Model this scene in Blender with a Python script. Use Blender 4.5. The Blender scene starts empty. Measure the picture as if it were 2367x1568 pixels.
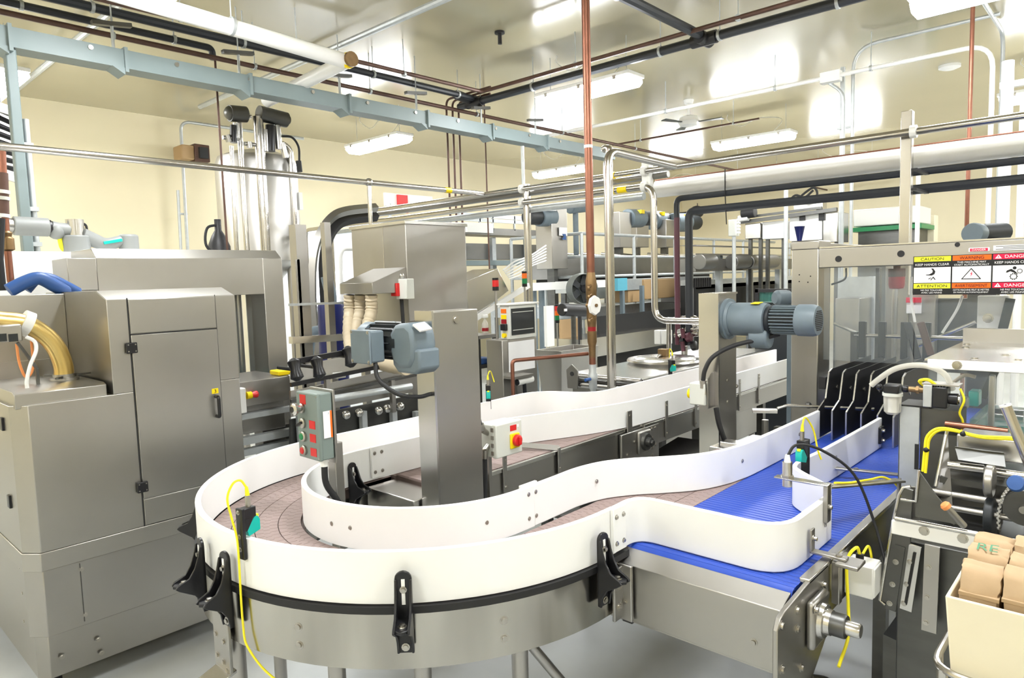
import bpy, bmesh, math, random
from mathutils import Vector as V, Matrix
random.seed(7)
sc = bpy.context.scene
col = sc.collection
# ------------------------------------------------------------------ camera
F, CX, CY, H = 1595.0, 1183.5, 784.0, 1.87          # focal length and centre in pixels of the 2367 x 1568 photograph
RW = Matrix(((0.6757795, -0.08447347, 0.73224743),
             (-0.73651642, -0.03773187, 0.67536647),
             (-0.02942149, -0.99571107, -0.08771452)))
cam_d = bpy.data.cameras.new('camera'); cam = bpy.data.objects.new('camera', cam_d); col.objects.link(cam)
cam_d.sensor_width = 36.0; cam_d.sensor_fit = 'HORIZONTAL'; cam_d.lens = 36.0 * F / 2367.0
cam_d.clip_start = 0.05; cam_d.clip_end = 100
c0, c1, c2 = RW.col[0], -RW.col[1], -RW.col[2]
cam.matrix_world = Matrix(((c0[0], c1[0], c2[0], 0), (c0[1], c1[1], c2[1], 0), (c0[2], c1[2], c2[2], H), (0, 0, 0, 1)))
sc.camera = cam
# ------------------------------------------------------------------ world, exposure
w = bpy.data.worlds.new('world'); sc.world = w; w.use_nodes = True
w.node_tree.nodes['Background'].inputs[0].default_value = (1.0, 0.97, 0.9, 1)
w.node_tree.nodes['Background'].inputs[1].default_value = 0.15
LAMP = 34.0                                          # emission of the fluorescent diffusers
sc.view_settings.view_transform = 'Standard'; sc.view_settings.look = 'None'
sc.view_settings.exposure = 1.2; sc.view_settings.gamma = 1.0
sc.view_settings.use_curve_mapping = False

# ------------------------------------------------------------------ measuring: where the sight line of a photo pixel meets a plane of the room
def at(x, y, X=None, Y=None, Z=None):
    r = RW @ V((x - CX, y - CY, F))
    t = X / r.x if X is not None else (Y / r.y if Y is not None else (Z - H) / r.z)
    return V((0, 0, H)) + r * t

# ------------------------------------------------------------------ materials
MATS = {}
def mat(name, c, rough=0.5, metal=0.0, noise=0.0, nscale=(6, 6, 6), bump=0.0, coat=0.0, trans=0.0, emit=0.0, ecol=None, ior=1.45, alpha=1.0, rvar=0.0, spec=0.5):
    m = bpy.data.materials.new(name); m.use_nodes = True; nt = m.node_tree
    b = nt.nodes['Principled BSDF']
    b.inputs['Base Color'].default_value = (*c, 1); b.inputs['Roughness'].default_value = rough; b.inputs['Metallic'].default_value = metal
    b.inputs['IOR'].default_value = ior; b.inputs['Specular IOR Level'].default_value = spec
    if coat: b.inputs['Coat Weight'].default_value = coat; b.inputs['Coat Roughness'].default_value = 0.12
    if trans: b.inputs['Transmission Weight'].default_value = trans
    if alpha < 1: b.inputs['Alpha'].default_value = alpha
    if emit:
        b.inputs['Emission Color'].default_value = (*(ecol or c), 1); b.inputs['Emission Strength'].default_value = emit
    if noise or bump or rvar:
        tc = nt.nodes.new('ShaderNodeTexCoord'); mp = nt.nodes.new('ShaderNodeMapping'); nz = nt.nodes.new('ShaderNodeTexNoise')
        mp.inputs['Scale'].default_value = nscale; nz.inputs['Scale'].default_value = 1.0; nz.inputs['Detail'].default_value = 4.0
        nt.links.new(tc.outputs['Object'], mp.inputs[0]); nt.links.new(mp.outputs[0], nz.inputs['Vector'])
        if noise:
            rp = nt.nodes.new('ShaderNodeValToRGB'); e = rp.color_ramp.elements
            e[0].position = 0.3; e[1].position = 0.7
            e[0].color = (*[max(0, k * (1 - noise)) for k in c], 1); e[1].color = (*[min(1, k * (1 + noise)) for k in c], 1)
            nt.links.new(nz.outputs[0], rp.inputs[0]); nt.links.new(rp.outputs[0], b.inputs['Base Color'])
        if rvar:
            mr = nt.nodes.new('ShaderNodeMapRange'); mr.inputs[3].default_value = max(0.02, rough - rvar); mr.inputs[4].default_value = rough + rvar
            nt.links.new(nz.outputs[0], mr.inputs[0]); nt.links.new(mr.outputs[0], b.inputs['Roughness'])
        if bump:
            bp = nt.nodes.new('ShaderNodeBump'); bp.inputs['Strength'].default_value = bump; bp.inputs['Distance'].default_value = 0.01
            nt.links.new(nz.outputs[0], bp.inputs['Height']); nt.links.new(bp.outputs[0], b.inputs['Normal'])
    MATS[name] = m
    return m
mat('steel', (0.42, 0.408, 0.38), 0.36, 1, noise=0.05, nscale=(2.5, 2.5, 2.5), rvar=0.05)
mat('steel_plain', (0.40, 0.388, 0.365), 0.36, 1, noise=0.05, nscale=(2, 2, 2), rvar=0.05)
mat('steel_skirt', (0.46, 0.44, 0.40), 0.19, 1, noise=0.14, nscale=(6, 6, .5), rvar=0.07)  # stretched noise paints reflection bands into the steel colour as upright streaks
mat('tank_steel', (0.60, 0.59, 0.57), 0.36, 1, noise=0.03, nscale=(3, 3, 3))
mat('robot_grey', (0.24, 0.25, 0.245), 0.45)
mat('sheet_blue', (0.10, 0.38, 0.50), 0.5)
mat('steel_bright', (0.58, 0.57, 0.55), 0.24, 1, noise=0.04, nscale=(4, 4, 4))
mat('steel_dark', (0.13, 0.13, 0.125), 0.42, 1, noise=0.1, nscale=(5, 5, 20))
mat('steel_pipe', (0.52, 0.50, 0.47), 0.2, 1)
mat('bolt_steel', (0.45, 0.43, 0.39), 0.28, 1)
mat('galvanised', (0.52, 0.55, 0.56), 0.45, 0.6, noise=0.06, nscale=(20, 20, 20))
mat('hdpe', (0.90, 0.90, 0.885), 0.38, 0, noise=0.02, nscale=(4, 4, 4))
mat('white_paint', (0.86, 0.86, 0.84), 0.4)
mat('white_plastic', (0.80, 0.80, 0.77), 0.35)
mat('cream_plastic', (0.82, 0.75, 0.56), 0.42, noise=0.03)
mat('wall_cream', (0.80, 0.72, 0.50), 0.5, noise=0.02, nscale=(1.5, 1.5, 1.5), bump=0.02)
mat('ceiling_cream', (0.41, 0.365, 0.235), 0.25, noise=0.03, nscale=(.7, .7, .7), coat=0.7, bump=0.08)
mat('tile_white', (0.85, 0.86, 0.87), 0.25)
mat('floor_grey', (0.50, 0.52, 0.52), 0.4, noise=0.16, nscale=(1.6, 1.6, 1.6), rvar=0.1)
mat('chain_brown', (0.29, 0.215, 0.20), 0.55, noise=0.08, nscale=(9, 9, 9))
mat('chain_gap', (0.10, 0.07, 0.06), 0.7)
mat('belt_blue', (0.02, 0.065, 0.40), 0.38, noise=0.1, nscale=(60, 8, 8))
mat('black_plastic', (0.012, 0.012, 0.014), 0.32)
mat('black_rubber', (0.015, 0.015, 0.016), 0.6)
mat('black_paint', (0.02, 0.02, 0.022), 0.45)
mat('motor_grey', (0.145, 0.185, 0.215), 0.45, noise=0.06, nscale=(12, 12, 12))
mat('steel_mid', (0.24, 0.235, 0.225), 0.4, 1, noise=0.1, nscale=(2, 2, 2))
mat('motor_dark', (0.022, 0.026, 0.03), 0.5)
mat('box_grey', (0.19, 0.235, 0.22), 0.45)
mat('box_light', (0.62, 0.63, 0.58), 0.42)
mat('red', (0.62, 0.02, 0.02), 0.35)
mat('green', (0.01, 0.22, 0.07), 0.35)
mat('orange', (0.85, 0.16, 0.01), 0.35)
mat('yellow', (0.90, 0.66, 0.0), 0.4)
mat('yellow_cable', (0.92, 0.80, 0.02), 0.45)
mat('sign_yellow', (0.85, 0.83, 0.03), 0.45)
mat('sign_orange', (0.85, 0.13, 0.0), 0.45)
mat('sign_red', (0.72, 0.0, 0.05), 0.45)
mat('sign_black', (0.004, 0.004, 0.006), 0.45)
mat('sign_white', (0.88, 0.88, 0.88), 0.45)
mat('teal', (0.0, 0.42, 0.36), 0.35)
mat('copper', (0.27, 0.12, 0.082), 0.40, 1, noise=0.1, nscale=(9, 9, 9))
mat('copper_old', (0.11, 0.06, 0.045), 0.5, 0.3, noise=0.2, nscale=(8, 8, 8))
mat('brass', (0.26, 0.17, 0.085), 0.45, 1, noise=0.12, nscale=(20, 20, 20))
mat('gold', (0.70, 0.52, 0.20), 0.3, 1)
mat('pipe_black', (0.03, 0.034, 0.042), 0.4)
mat('pipe_purple', (0.10, 0.03, 0.045), 0.4)
mat('beam_blue', (0.20, 0.25, 0.255), 0.45, noise=0.05, nscale=(3, 3, 3))
mat('blue_hose', (0.03, 0.09, 0.28), 0.45)
mat('blue_barrel', (0.006, 0.012, 0.10), 0.35)
mat('cream_hose', (0.52, 0.44, 0.31), 0.4)
mat('cable_orange', (0.80, 0.30, 0.10), 0.5)
mat('paper', (0.85, 0.85, 0.86), 0.6)
mat('kraft', (0.44, 0.31, 0.18), 0.65, noise=0.08, nscale=(14, 14, 14), bump=0.15)
mat('ink_green', (0.08, 0.25, 0.14), 0.6)
mat('cardboard', (0.42, 0.28, 0.14), 0.7)
mat('screen', (0.02, 0.025, 0.03), 0.15)
mat('glass', (0.55, 0.62, 0.63), 0.03, alpha=0.08, spec=0.7)
mat('glass_green', (0.10, 0.35, 0.30), 0.08, alpha=0.45)
mat('clear_plastic', (0.80, 0.78, 0.70), 0.1, alpha=0.45)
mat('diffuser', (1, 1, 1), 0.4, emit=LAMP, ecol=(0.965, 0.985, 1.0))
mat('daylight', (1, 1, 1), 0.5, emit=2.2, ecol=(0.82, 0.90, 1.0))
mat('red_lens', (0.28, 0.01, 0.015), 0.3)
mat('dark', (0.02, 0.02, 0.02), 0.7)
mat('fan_grey', (0.12, 0.13, 0.12), 0.5)

# ------------------------------------------------------------------ mesh helpers
WL = {}                                              # world position of each parent's origin
def tag(o, label=None, cat=None, group=None, kind=None):
    if label: o['label'] = label
    if cat: o['category'] = cat
    if group: o['group'] = group
    if kind: o['kind'] = kind
    return o
def thing(name, label, cat, loc, group=None):
    o = bpy.data.objects.new(name, None); col.objects.link(o); o.location = V(loc); o.empty_display_size = 0.05
    WL[o] = V(loc)
    return tag(o, label, cat, group)
def perp(d):
    d = d.normalized(); a = V((0, 0, 1)) if abs(d.z) < 0.9 else V((1, 0, 0))
    u = d.cross(a).normalized(); return u, d.cross(u).normalized()
def rounded(pts, r, n=6):
    pts = [V(p) for p in pts]; out = [pts[0]]
    for i in range(1, len(pts) - 1):
        a, b, c = pts[i - 1], pts[i], pts[i + 1]
        rr = r[i] if isinstance(r, (list, tuple)) else r
        d1, d2 = (a - b), (c - b); k = min(rr, d1.length * 0.49, d2.length * 0.49)
        if k < 1e-4: out.append(b); continue
        p, q = b + d1.normalized() * k, b + d2.normalized() * k
        for j in range(n + 1):
            t = j / n; out.append(p * (1 - t) ** 2 + b * 2 * t * (1 - t) + q * t * t)
    out.append(pts[-1]); return out
def catmull(pts, n=6):
    pts = [V(p) for p in pts]; P = [pts[0] * 2 - pts[1]] + pts + [pts[-1] * 2 - pts[-2]]; out = []
    for i in range(1, len(P) - 2):
        for j in range(n):
            t = j / n; a, b, c, d = P[i - 1], P[i], P[i + 1], P[i + 2]
            out.append(0.5 * ((2 * b) + (c - a) * t + (2 * a - 5 * b + 4 * c - d) * t * t + (3 * b - a - 3 * c + d) * t ** 3))
    out.append(pts[-1]); return out
class MB:
    def __init__(s): s.v = []; s.f = []
    def add(s, vs, fs):
        k = len(s.v); s.v += [V(p) for p in vs]; s.f += [tuple(i + k for i in f) for f in fs]; return s
    def box(s, x0, x1, y0, y1, z0, z1):
        x0, x1 = sorted((x0, x1)); y0, y1 = sorted((y0, y1)); z0, z1 = sorted((z0, z1))
        return s.add([(x0, y0, z0), (x1, y0, z0), (x1, y1, z0), (x0, y1, z0), (x0, y0, z1), (x1, y0, z1), (x1, y1, z1), (x0, y1, z1)],
                     [(0, 3, 2, 1), (4, 5, 6, 7), (0, 1, 5, 4), (1, 2, 6, 5), (2, 3, 7, 6), (3, 0, 4, 7)])
    def bar(s, p, q, w, h, up=(0, 0, 1)):            # straight bar p->q, w across, h along up
        p, q = V(p), V(q); d = (q - p).normalized(); u = V(up); sd = d.cross(u)
        if sd.length < 1e-4: sd = d.cross(V((1, 0, 0)))
        sd.normalize(); u = sd.cross(d).normalized(); a, b = sd * w / 2, u * h / 2
        return s.add([p - a - b, p + a - b, p + a + b, p - a + b, q - a - b, q + a - b, q + a + b, q - a + b],
                     [(3, 2, 1, 0), (4, 5, 6, 7), (0, 1, 5, 4), (1, 2, 6, 5), (2, 3, 7, 6), (3, 0, 4, 7)])
    def cyl(s, p, q, r, r2=None, n=16, cap=True):
        p, q = V(p), V(q); r2 = r if r2 is None else r2; u, v = perp(q - p); k = len(s.v)
        for c, rr in ((p, r), (q, r2)):
            s.v += [c + (u * math.cos(6.2831853 * i / n) + v * math.sin(6.2831853 * i / n)) * rr for i in range(n)]
        s.f += [(k + i, k + (i + 1) % n, k + n + (i + 1) % n, k + n + i) for i in range(n)]
        if cap: s.f += [tuple(k + i for i in reversed(range(n))), tuple(k + n + i for i in range(n))]
        return s
    def tube(s, pts, r, n=10, bend=0, cap=True, seg=6):
        pts = [V(p) for p in pts]
        if bend: pts = rounded(pts, bend, seg)
        pts = [p for i, p in enumerate(pts) if i == 0 or (p - pts[i - 1]).length > 1e-5]
        k = len(s.v); u = None
        for i, p in enumerate(pts):
            d = (pts[min(i + 1, len(pts) - 1)] - pts[max(i - 1, 0)]).normalized()
            if u is None: u, _ = perp(d)
            u = (u - d * u.dot(d)).normalized(); v = d.cross(u)
            rr = r(i / (len(pts) - 1)) if callable(r) else r
            s.v += [p + (u * math.cos(6.2831853 * j / n) + v * math.sin(6.2831853 * j / n)) * rr for j in range(n)]
        for i in range(len(pts) - 1):
            a, b = k + i * n, k + (i + 1) * n
            s.f += [(a + j, a + (j + 1) % n, b + (j + 1) % n, b + j) for j in range(n)]
        if cap:
            s.f += [tuple(k + j for j in reversed(range(n))), tuple(k + (len(pts) - 1) * n + j for j in range(n))]
        return s
    def lathe(s, prof, base, axis=(0, 0, 1), n=24):
        base, ax = V(base), V(axis).normalized(); u, v = perp(ax); k = len(s.v)
        for r, h in prof:
            s.v += [base + ax * h + (u * math.cos(6.2831853 * i / n) + v * math.sin(6.2831853 * i / n)) * max(r, 1e-4) for i in range(n)]
        m = len(prof)
        for j in range(m - 1):
            a, b = k + j * n, k + (j + 1) * n
            s.f += [(a + i, a + (i + 1) % n, b + (i + 1) % n, b + i) for i in range(n)]
        s.f += [tuple(k + i for i in reversed(range(n))), tuple(k + (m - 1) * n + i for i in range(n))]
        return s
    def sph(s, c, r, n=12):
        return s.lathe([(r * math.sin(math.pi * i / 8), -r * math.cos(math.pi * i / 8)) for i in range(9)], c, (0, 0, 1), n)
    def prism(s, poly, vec):                         # planar 3-D polygon pushed along vec
        poly = [V(p) for p in poly]; vec = V(vec); n = len(poly); k = len(s.v)
        s.v += poly + [p + vec for p in poly]
        s.f += [tuple(k + i for i in reversed(range(n))), tuple(k + n + i for i in range(n))]
        s.f += [(k + i, k + (i + 1) % n, k + n + (i + 1) % n, k + n + i) for i in range(n)]
        return s
    def wall(s, path, t, z0, z1, lean=0.0):          # upright strip along a plan path, thickness t to the left of travel
        P = [V((p[0], p[1])) for p in path]; n = len(P); k = len(s.v)
        for i in range(n):
            d = (P[min(i + 1, n - 1)] - P[max(i - 1, 0)]).normalized(); nn = V((-d.y, d.x)) * t
            a, b = P[i], P[i] + nn
            s.v += [V((a.x, a.y, z0)), V((b.x, b.y, z0)), V((b.x, b.y, z1)), V((a.x, a.y, z1))]
        for i in range(n - 1):
            a, b = k + 4 * i, k + 4 * i + 4
            for j in range(4): s.f.append((a + j, a + (j + 1) % 4, b + (j + 1) % 4, b + j))
        e = k + 4 * (n - 1); s.f += [(k + 3, k + 2, k + 1, k), (e, e + 1, e + 2, e + 3)]
        return s
    def build(s, name, m, parent=None, bevel=0.0, angle=35, smooth=True, label=None, kind=None):
        me = bpy.data.meshes.new(name)
        if parent is not None: off = WL[parent]
        else:
            xs = [p.x for p in s.v]; ys = [p.y for p in s.v]; zs = [p.z for p in s.v]
            off = V(((min(xs) + max(xs)) / 2, (min(ys) + max(ys)) / 2, min(zs)))
        me.from_pydata([tuple(p - off) for p in s.v], [], s.f); me.validate()
        bm = bmesh.new(); bm.from_mesh(me); bmesh.ops.recalc_face_normals(bm, faces=bm.faces); bm.to_mesh(me); bm.free()
        me.materials.append(MATS[m] if isinstance(m, str) else m)
        if smooth: me.shade_smooth(); me.set_sharp_from_angle(angle=math.radians(angle))
        o = bpy.data.objects.new(name, me); col.objects.link(o)
        if parent is not None: o.parent = parent
        else: o.location = off
        WL[o] = V(off)
        if bevel:
            b = o.modifiers.new('bevel', 'BEVEL'); b.width = bevel; b.segments = 2; b.limit_method = 'ANGLE'; b.angle_limit = math.radians(40)
        if label: o['label'] = label
        if kind: o['kind'] = kind
        return o
def solo(mb, name, m, label, cat, group=None, bevel=0.0): # a thing that is one mesh
    return tag(mb.build(name, m, None, bevel), label, cat, group)
def struct(mb, name, m, parent=None, bevel=0.0):
    o = mb.build(name, m, parent, bevel)
    if parent is None: o['kind'] = 'structure'
    return o
def copy_tree(o, parent=None):
    c = o.copy(); col.objects.link(c); c.parent = parent
    for ch in list(o.children): copy_tree(ch, c)
    return c
def dup(root, loc, rotz=0.0, label=None):
    c = copy_tree(root); c.location = V(loc); c.rotation_euler = (0, 0, rotz); WL[c] = V(loc)
    if label: c['label'] = label
    return c
def share(name, src, parent, offset=(0, 0, 0), rot=None):  # another piece of the same mesh under the same parent
    o = bpy.data.objects.new(name, src.data); col.objects.link(o); o.parent = parent; o.location = V(offset)
    if rot: o.rotation_euler = rot
    WL[o] = WL[parent]
    return o
def bolt(parent, p, axis, r=0.008, h=0.007, m='bolt_steel'):
    p, a = V(p), V(axis).normalized()
    return MB().lathe([(r * 1.5, 0), (r * 1.5, h * .25), (r, h * .3), (r * .95, h), (r * .5, h * 1.05)], p - a * .001, a, 10).build('bolt', m, parent)
def text(s, parent, centre, right, up, height, width, m, name='lettering'):
    cu = bpy.data.curves.new('t', 'FONT'); cu.body = s; cu.align_x = 'CENTER'; cu.align_y = 'CENTER'; cu.size = 1.0; cu.extrude = 0.0
    to = bpy.data.objects.new('t', cu); col.objects.link(to)
    bpy.context.view_layer.update()
    me = bpy.data.meshes.new_from_object(to.evaluated_get(bpy.context.evaluated_depsgraph_get()))
    bpy.data.objects.remove(to); bpy.data.curves.remove(cu)
    xs = [q.co.x for q in me.vertices]; ys = [q.co.y for q in me.vertices]
    wx, wy = max(xs) - min(xs), max(ys) - min(ys); mx, my = (max(xs) + min(xs)) / 2, (max(ys) + min(ys)) / 2
    sy = height / wy; sx = width / wx if width else sy
    R_, U_ = V(right).normalized(), V(up).normalized(); off = V(centre) - WL[parent]
    for q in me.vertices: q.co = off + R_ * ((q.co.x - mx) * sx) + U_ * ((q.co.y - my) * sy)
    me.name = name; me.materials.clear(); me.materials.append(MATS[m])
    o = bpy.data.objects.new(name, me); col.objects.link(o); o.parent = parent; WL[o] = WL[parent]
    return o
def facebox(x0, y0, x1, y1, d, Y=None, X=None):      # extents of a box whose near face spans these photo points on plane Y or X
    xm, ym = (x0 + x1) / 2, (y0 + y1) / 2
    if Y is not None:
        return at(x0, ym, Y=Y).x, at(x1, ym, Y=Y).x, Y, Y + d, at(xm, y1, Y=Y).z, at(xm, y0, Y=Y).z
    return X, X + d, at(x1, ym, X=X).y, at(x0, ym, X=X).y, at(xm, y1, X=X).z, at(xm, y0, X=X).z
def crumple(o, cuts, amp):
    bm = bmesh.new(); bm.from_mesh(o.data); bmesh.ops.triangulate(bm, faces=[f for f in bm.faces if len(f.verts) > 4])
    bmesh.ops.subdivide_edges(bm, edges=bm.edges[:], cuts=cuts, use_grid_fill=True)
    for v in bm.verts: v.co += V((random.uniform(-1, 1), random.uniform(-1, 1), random.uniform(-1, 1))) * amp
    for k in range(2): bmesh.ops.smooth_vert(bm, verts=bm.verts[:], factor=.35, use_axis_x=True, use_axis_y=True, use_axis_z=True)
    bm.to_mesh(o.data); bm.free(); o.data.shade_smooth(); o.data.set_sharp_from_angle(angle=math.radians(50))
# ------------------------------------------------------------------ the room
CEIL = 4.3; XW0, XW1, YW0, YW1 = -5.0, 19.0, -7.0, 10.4
struct(MB().box(XW0, XW1, YW0, YW1, -0.1, 0), 'floor', 'floor_grey')
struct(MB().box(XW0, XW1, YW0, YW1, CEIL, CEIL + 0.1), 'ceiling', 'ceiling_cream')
wl = struct(MB().box(XW0, XW1, YW1, YW1 + 0.1, 0, CEIL), 'wall_left', 'wall_cream')
struct(MB().box(XW1, XW1 + 0.1, YW0, YW1, 0, CEIL), 'wall_back', 'wall_cream')
struct(MB().box(XW0 - 0.1, XW0, YW0, YW1, 0, CEIL), 'wall_front', 'wall_cream')
struct(MB().box(XW0, XW1, YW0 - 0.1, YW0, 0, CEIL), 'wall_right', 'wall_cream')
# bright glazed opening low in the left wall, seen between the machines
wn = struct(MB().box(5.95, 7.05, YW1 - 0.06, YW1, 0.85, 2.12), 'window_1', 'white_paint')
for i in range(2):
    for j in range(2):
        MB().box(6.0 + i * .51, 6.49 + i * .51, YW1 - 0.075, YW1 - 0.062, 0.90 + j * .61, 1.46 + j * .61).build('pane', 'daylight', wn)
# white glazed tiles on the left wall around it
tl = struct(MB().box(5.3, 8.3, YW1 - 0.03, YW1 - 0.001, 0, 2.75), 'trim_1', 'tile_white')
t0 = None
for k in range(9):
    for i in range(8):
        x0 = 5.32 + i * .41 + (k % 2) * .2; z0 = .03 + k * .3
        if x0 + .4 > 8.3 or (5.55 < x0 < 7.05 and .6 < z0 < 2.12): continue
        if t0 is None:
            t0 = MB().box(x0, x0 + .395, YW1 - .038, YW1 - .029, z0, z0 + .285).build('tile', 'tile_white', tl); tb = (x0, z0)
        else: share('tile', t0, tl, (x0 - tb[0], 0, z0 - tb[1]))

# ------------------------------------------------------------------ fluorescent fixtures on a 4.24 x 3.7 m grid
def fixture(loc, label):
    t = thing('ceiling_light', label, 'ceiling light', loc, 'fluorescent fixtures hanging below the ceiling'); x, y, z = loc
    MB().box(x - .15, x + .15, y - .62, y + .62, z + .07, z + .11).build('housing', 'white_paint', t, .006)
    pr_ = [(x - .14, z + .068), (x + .14, z + .068), (x + .15, z + .03), (x + .09, z - .02), (x - .09, z - .02), (x - .15, z + .03)]
    MB().prism([(a, y - .6, b) for a, b in pr_], (0, 1.2, 0)).build('diffuser', 'diffuser', t, .01)
    for s in (-.5, .5):
        MB().cyl((x, y + s, z + .11), (x, y + s, CEIL), .003, n=6).build('hanger_wire', 'galvanised', t)
    pts = catmull([(x, y - .3, z + .11), (x + .05, y - .42, z + .3), (x - .02, y - .1, z + .36), (x + .04, y + .2, z + .3), (x, y + .4, z + .42), (x, y + .4, CEIL)], 6)
    MB().tube(pts, .005, 6).build('supply_cord', 'white_plastic', t)
    for s in (-.45, 0, .45):
        for q in (-1, 1): MB().box(x + q * .15 - .006, x + q * .15 + .006, y + s - .02, y + s + .02, z + .045, z + .085).build('latch', 'bolt_steel', t)
    return t
FL = {(1.95, 8.2): 'glowing fluorescent fixture at the far left beside the grey-blue column',
      (6.18, 8.2): 'glowing fluorescent fixture hanging over the tank side of the blue-grey beam',
      (6.18, 4.5): 'large glowing fluorescent fixture crossed by the vertical copper pipe',
      (6.18, .8): 'nearest glowing fluorescent fixture at the upper right corner',
      (10.4, 8.2): 'glowing fluorescent fixture just above the stainless rails left of copper pipe',
      (10.4, 4.5): 'glowing fluorescent fixture between ceiling fan and white insulated pipe',
      (14.7, 4.5): 'far glowing fluorescent fixture half hidden by the white insulated pipe on the right',
      (14.7, 8.2): 'far glowing fluorescent fixture under the left end of the white insulated pipe'}
fx0 = None
for X_ in (-2.3, 1.95, 6.18, 10.4, 14.7):
    for Y_ in (-2.9, .8, 4.5, 8.2):
        lb = FL.get((X_, Y_), 'fluorescent fixture in the part of the ceiling outside the photograph')
        xo = -.25 if (X_, Y_) == (1.95, 8.2) else 0
        if fx0 is None: fx0 = fixture((X_, Y_, 3.8), lb)
        else: dup(fx0, (X_ + xo, Y_, 3.8), 0, lb)

# ------------------------------------------------------------------ pipes under the ceiling
def run(name, label, pts, r, m, cat='pipe', hang=(), group=None, bend=.08, n=10, top=CEIL, rod='galvanised'):
    pts = [V(p) for p in pts]
    t = thing(name, label, cat, pts[0], group)
    MB().tube(pts, r, n, bend).build('pipe_run', m, t)
    for h in hang:
        h = V(h); MB().cyl((h.x, h.y, h.z + r), (h.x, h.y, top), .005, n=6).build('hanger_rod', rod, t)
        MB().lathe([(r + .001, -.012), (r + .009, -.012), (r + .009, .012), (r + .001, .012)], h, (pts[1] - pts[0]), 12).build('pipe_clamp', rod, t)
    return t
def alongX(y, z, pxs):                               # points of a run parallel to X from photo columns
    out = []
    for px, py in pxs: out.append(V((at(px, py, Y=y).x, y, z)))
    return out
# blue-grey channel beam
bm_ = thing('channel_beam', 'blue-grey steel channel beam running across the upper left', 'beam', (4.4, 5.85, 3.5))
MB().prism([(.4, 5.85, 3.567), (.4, 6.03, 3.567), (.4, 6.03, 3.578), (.4, 5.862, 3.578), (.4, 5.862, 3.692), (.4, 6.03, 3.692), (.4, 6.03, 3.705), (.4, 5.85, 3.705)], (8.3, 0, 0)).build('channel', 'beam_blue', bm_)
for px, py in ((289, 120), (578, 180), (807, 225), (988, 260), (1138, 290), (1265, 320), (20, 60)):
    X_ = at(px, py, Y=5.85).x
    MB().box(X_ - .012, X_ + .012, 5.825, 6.03, 3.535, 3.72).build('stiffener', 'beam_blue', bm_)
    MB().prism([(X_ - .012, 5.84, 3.567), (X_ - .10, 5.84, 3.567), (X_ - .012, 5.84, 3.515)], (0, .16, 0)).build('gusset', 'beam_blue', bm_)
for px in (268, 560, 793, 970, 1120, 1245):
    X_ = at(px, px * .21 + 60, Y=5.9).x
    MB().cyl((X_, 5.95, 3.70), (X_, 5.95, 3.90), .012, n=6).build('hanger_rod', 'galvanised', bm_)
    MB().bar((X_ - .14, 5.95, 3.89), (X_ + .14, 5.95, 3.93), .05, .03).build('hanger_clip', 'steel_dark', bm_)
    MB().cyl((X_, 5.95, 3.9), (X_, 5.95, CEIL), .006, n=6).build('hanger_wire', 'galvanised', bm_)
for i in range(11):
    MB().cyl((1.2 + i * .62, 5.838, 3.67), (1.2 + i * .62, 5.851, 3.67), .018, n=8).build('bolt', 'bolt_steel', bm_)
# column under its left end
cl = thing('steel_column', 'blue-grey twin-tube steel column at far left edge below the beam', 'column', (at(40, 300, Y=5.9).x, 5.9, 0))
X_ = at(22, 200, Y=5.9).x
MB().box(X_ - .01, X_ + .055, 5.88, 5.96, 0, 3.567).build('main_tube', 'beam_blue', cl, .008)
MB().cyl((X_ + .085, 5.93, 0), (X_ + .085, 5.93, 3.1), .02).build('conduit', 'galvanised', cl)
MB().box(X_ - .09, X_ + .14, 5.84, 6.02, 0, .02).build('base_plate', 'beam_blue', cl)
for z in (1.2, 2.2, 2.45, 2.9): MB().box(X_ + .05, X_ + .11, 5.89, 5.97, z, z + .03).build('pipe_strap', 'galvanised', cl)
run('brown_pipe', 'thin brown steel pipe running close above the blue-grey beam', [(.4, 6.2, 3.905), (12.5, 6.2, 3.905)], .022, 'copper_old', hang=[(x, 6.2, 3.905) for x in (2.1, 3.3, 4.6, 6.2, 7.9, 9.8)])
run('black_pipe', 'short black pipe ending in an elbow above the blue-grey beam', [(.4, 6.25, 4.0), (2.93, 6.25, 4.0), (2.93, 6.25, 3.9)], .03, 'pipe_black', hang=[(1.5, 6.25, 4.0), (2.6, 6.25, 4.0)])
run('copper_drop_pipe', 'thin copper pipe dropping left of the stainless tank from the short black pipe', [(2.95, 6.25, 3.9), (2.95, 6.25, 1.2)], .010, 'copper_old')
run('black_pipe', 'long black pipe crossing the upper left ceiling to the black cross run', [(1.0, 6.0, 4.02), (6.0, 6.0, 4.02)], .035, 'pipe_black', hang=[(x, 6.0, 4.02) for x in (1.9, 3.1, 4.5, 5.7)])
run('brown_pipe', 'brown pipe beside the white pipe in the upper left ceiling', [(1.0, 5.62, 3.95), (5.72, 5.62, 3.98), (5.72, .2, 3.98)], .02, 'copper_old', hang=[(x, 5.62, 3.96) for x in (2.4, 3.4, 4.6)] + [(5.72, y, 3.98) for y in (4.3, 2.6)])
run('black_pipe', 'long black pipe crossing the ceiling from centre to upper right', [(6.0, 6.3, 3.98), (6.0, .2, 3.98)], .042, 'pipe_black', hang=[(6.0, y, 3.98) for y in (5.1, 3.5, 2.9, 1.9)])
run('black_pipe', 'short black pipe coming from the top edge to a tee on the black cross pipe', [(3.2, 3.05, 4.0), (5.97, 3.05, 4.0)], .042, 'pipe_black', hang=[(4.6, 3.05, 4.0)])
MB_ = MB().cyl((5.9, 3.05, 3.985), (6.1, 3.05, 3.985), .06).cyl((6.0, 2.93, 3.98), (6.0, 3.17, 3.98), .058)
solo(MB_, 'pipe_tee', 'black_paint', 'black grooved tee where two black ceiling pipes meet', 'pipe fitting')
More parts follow.
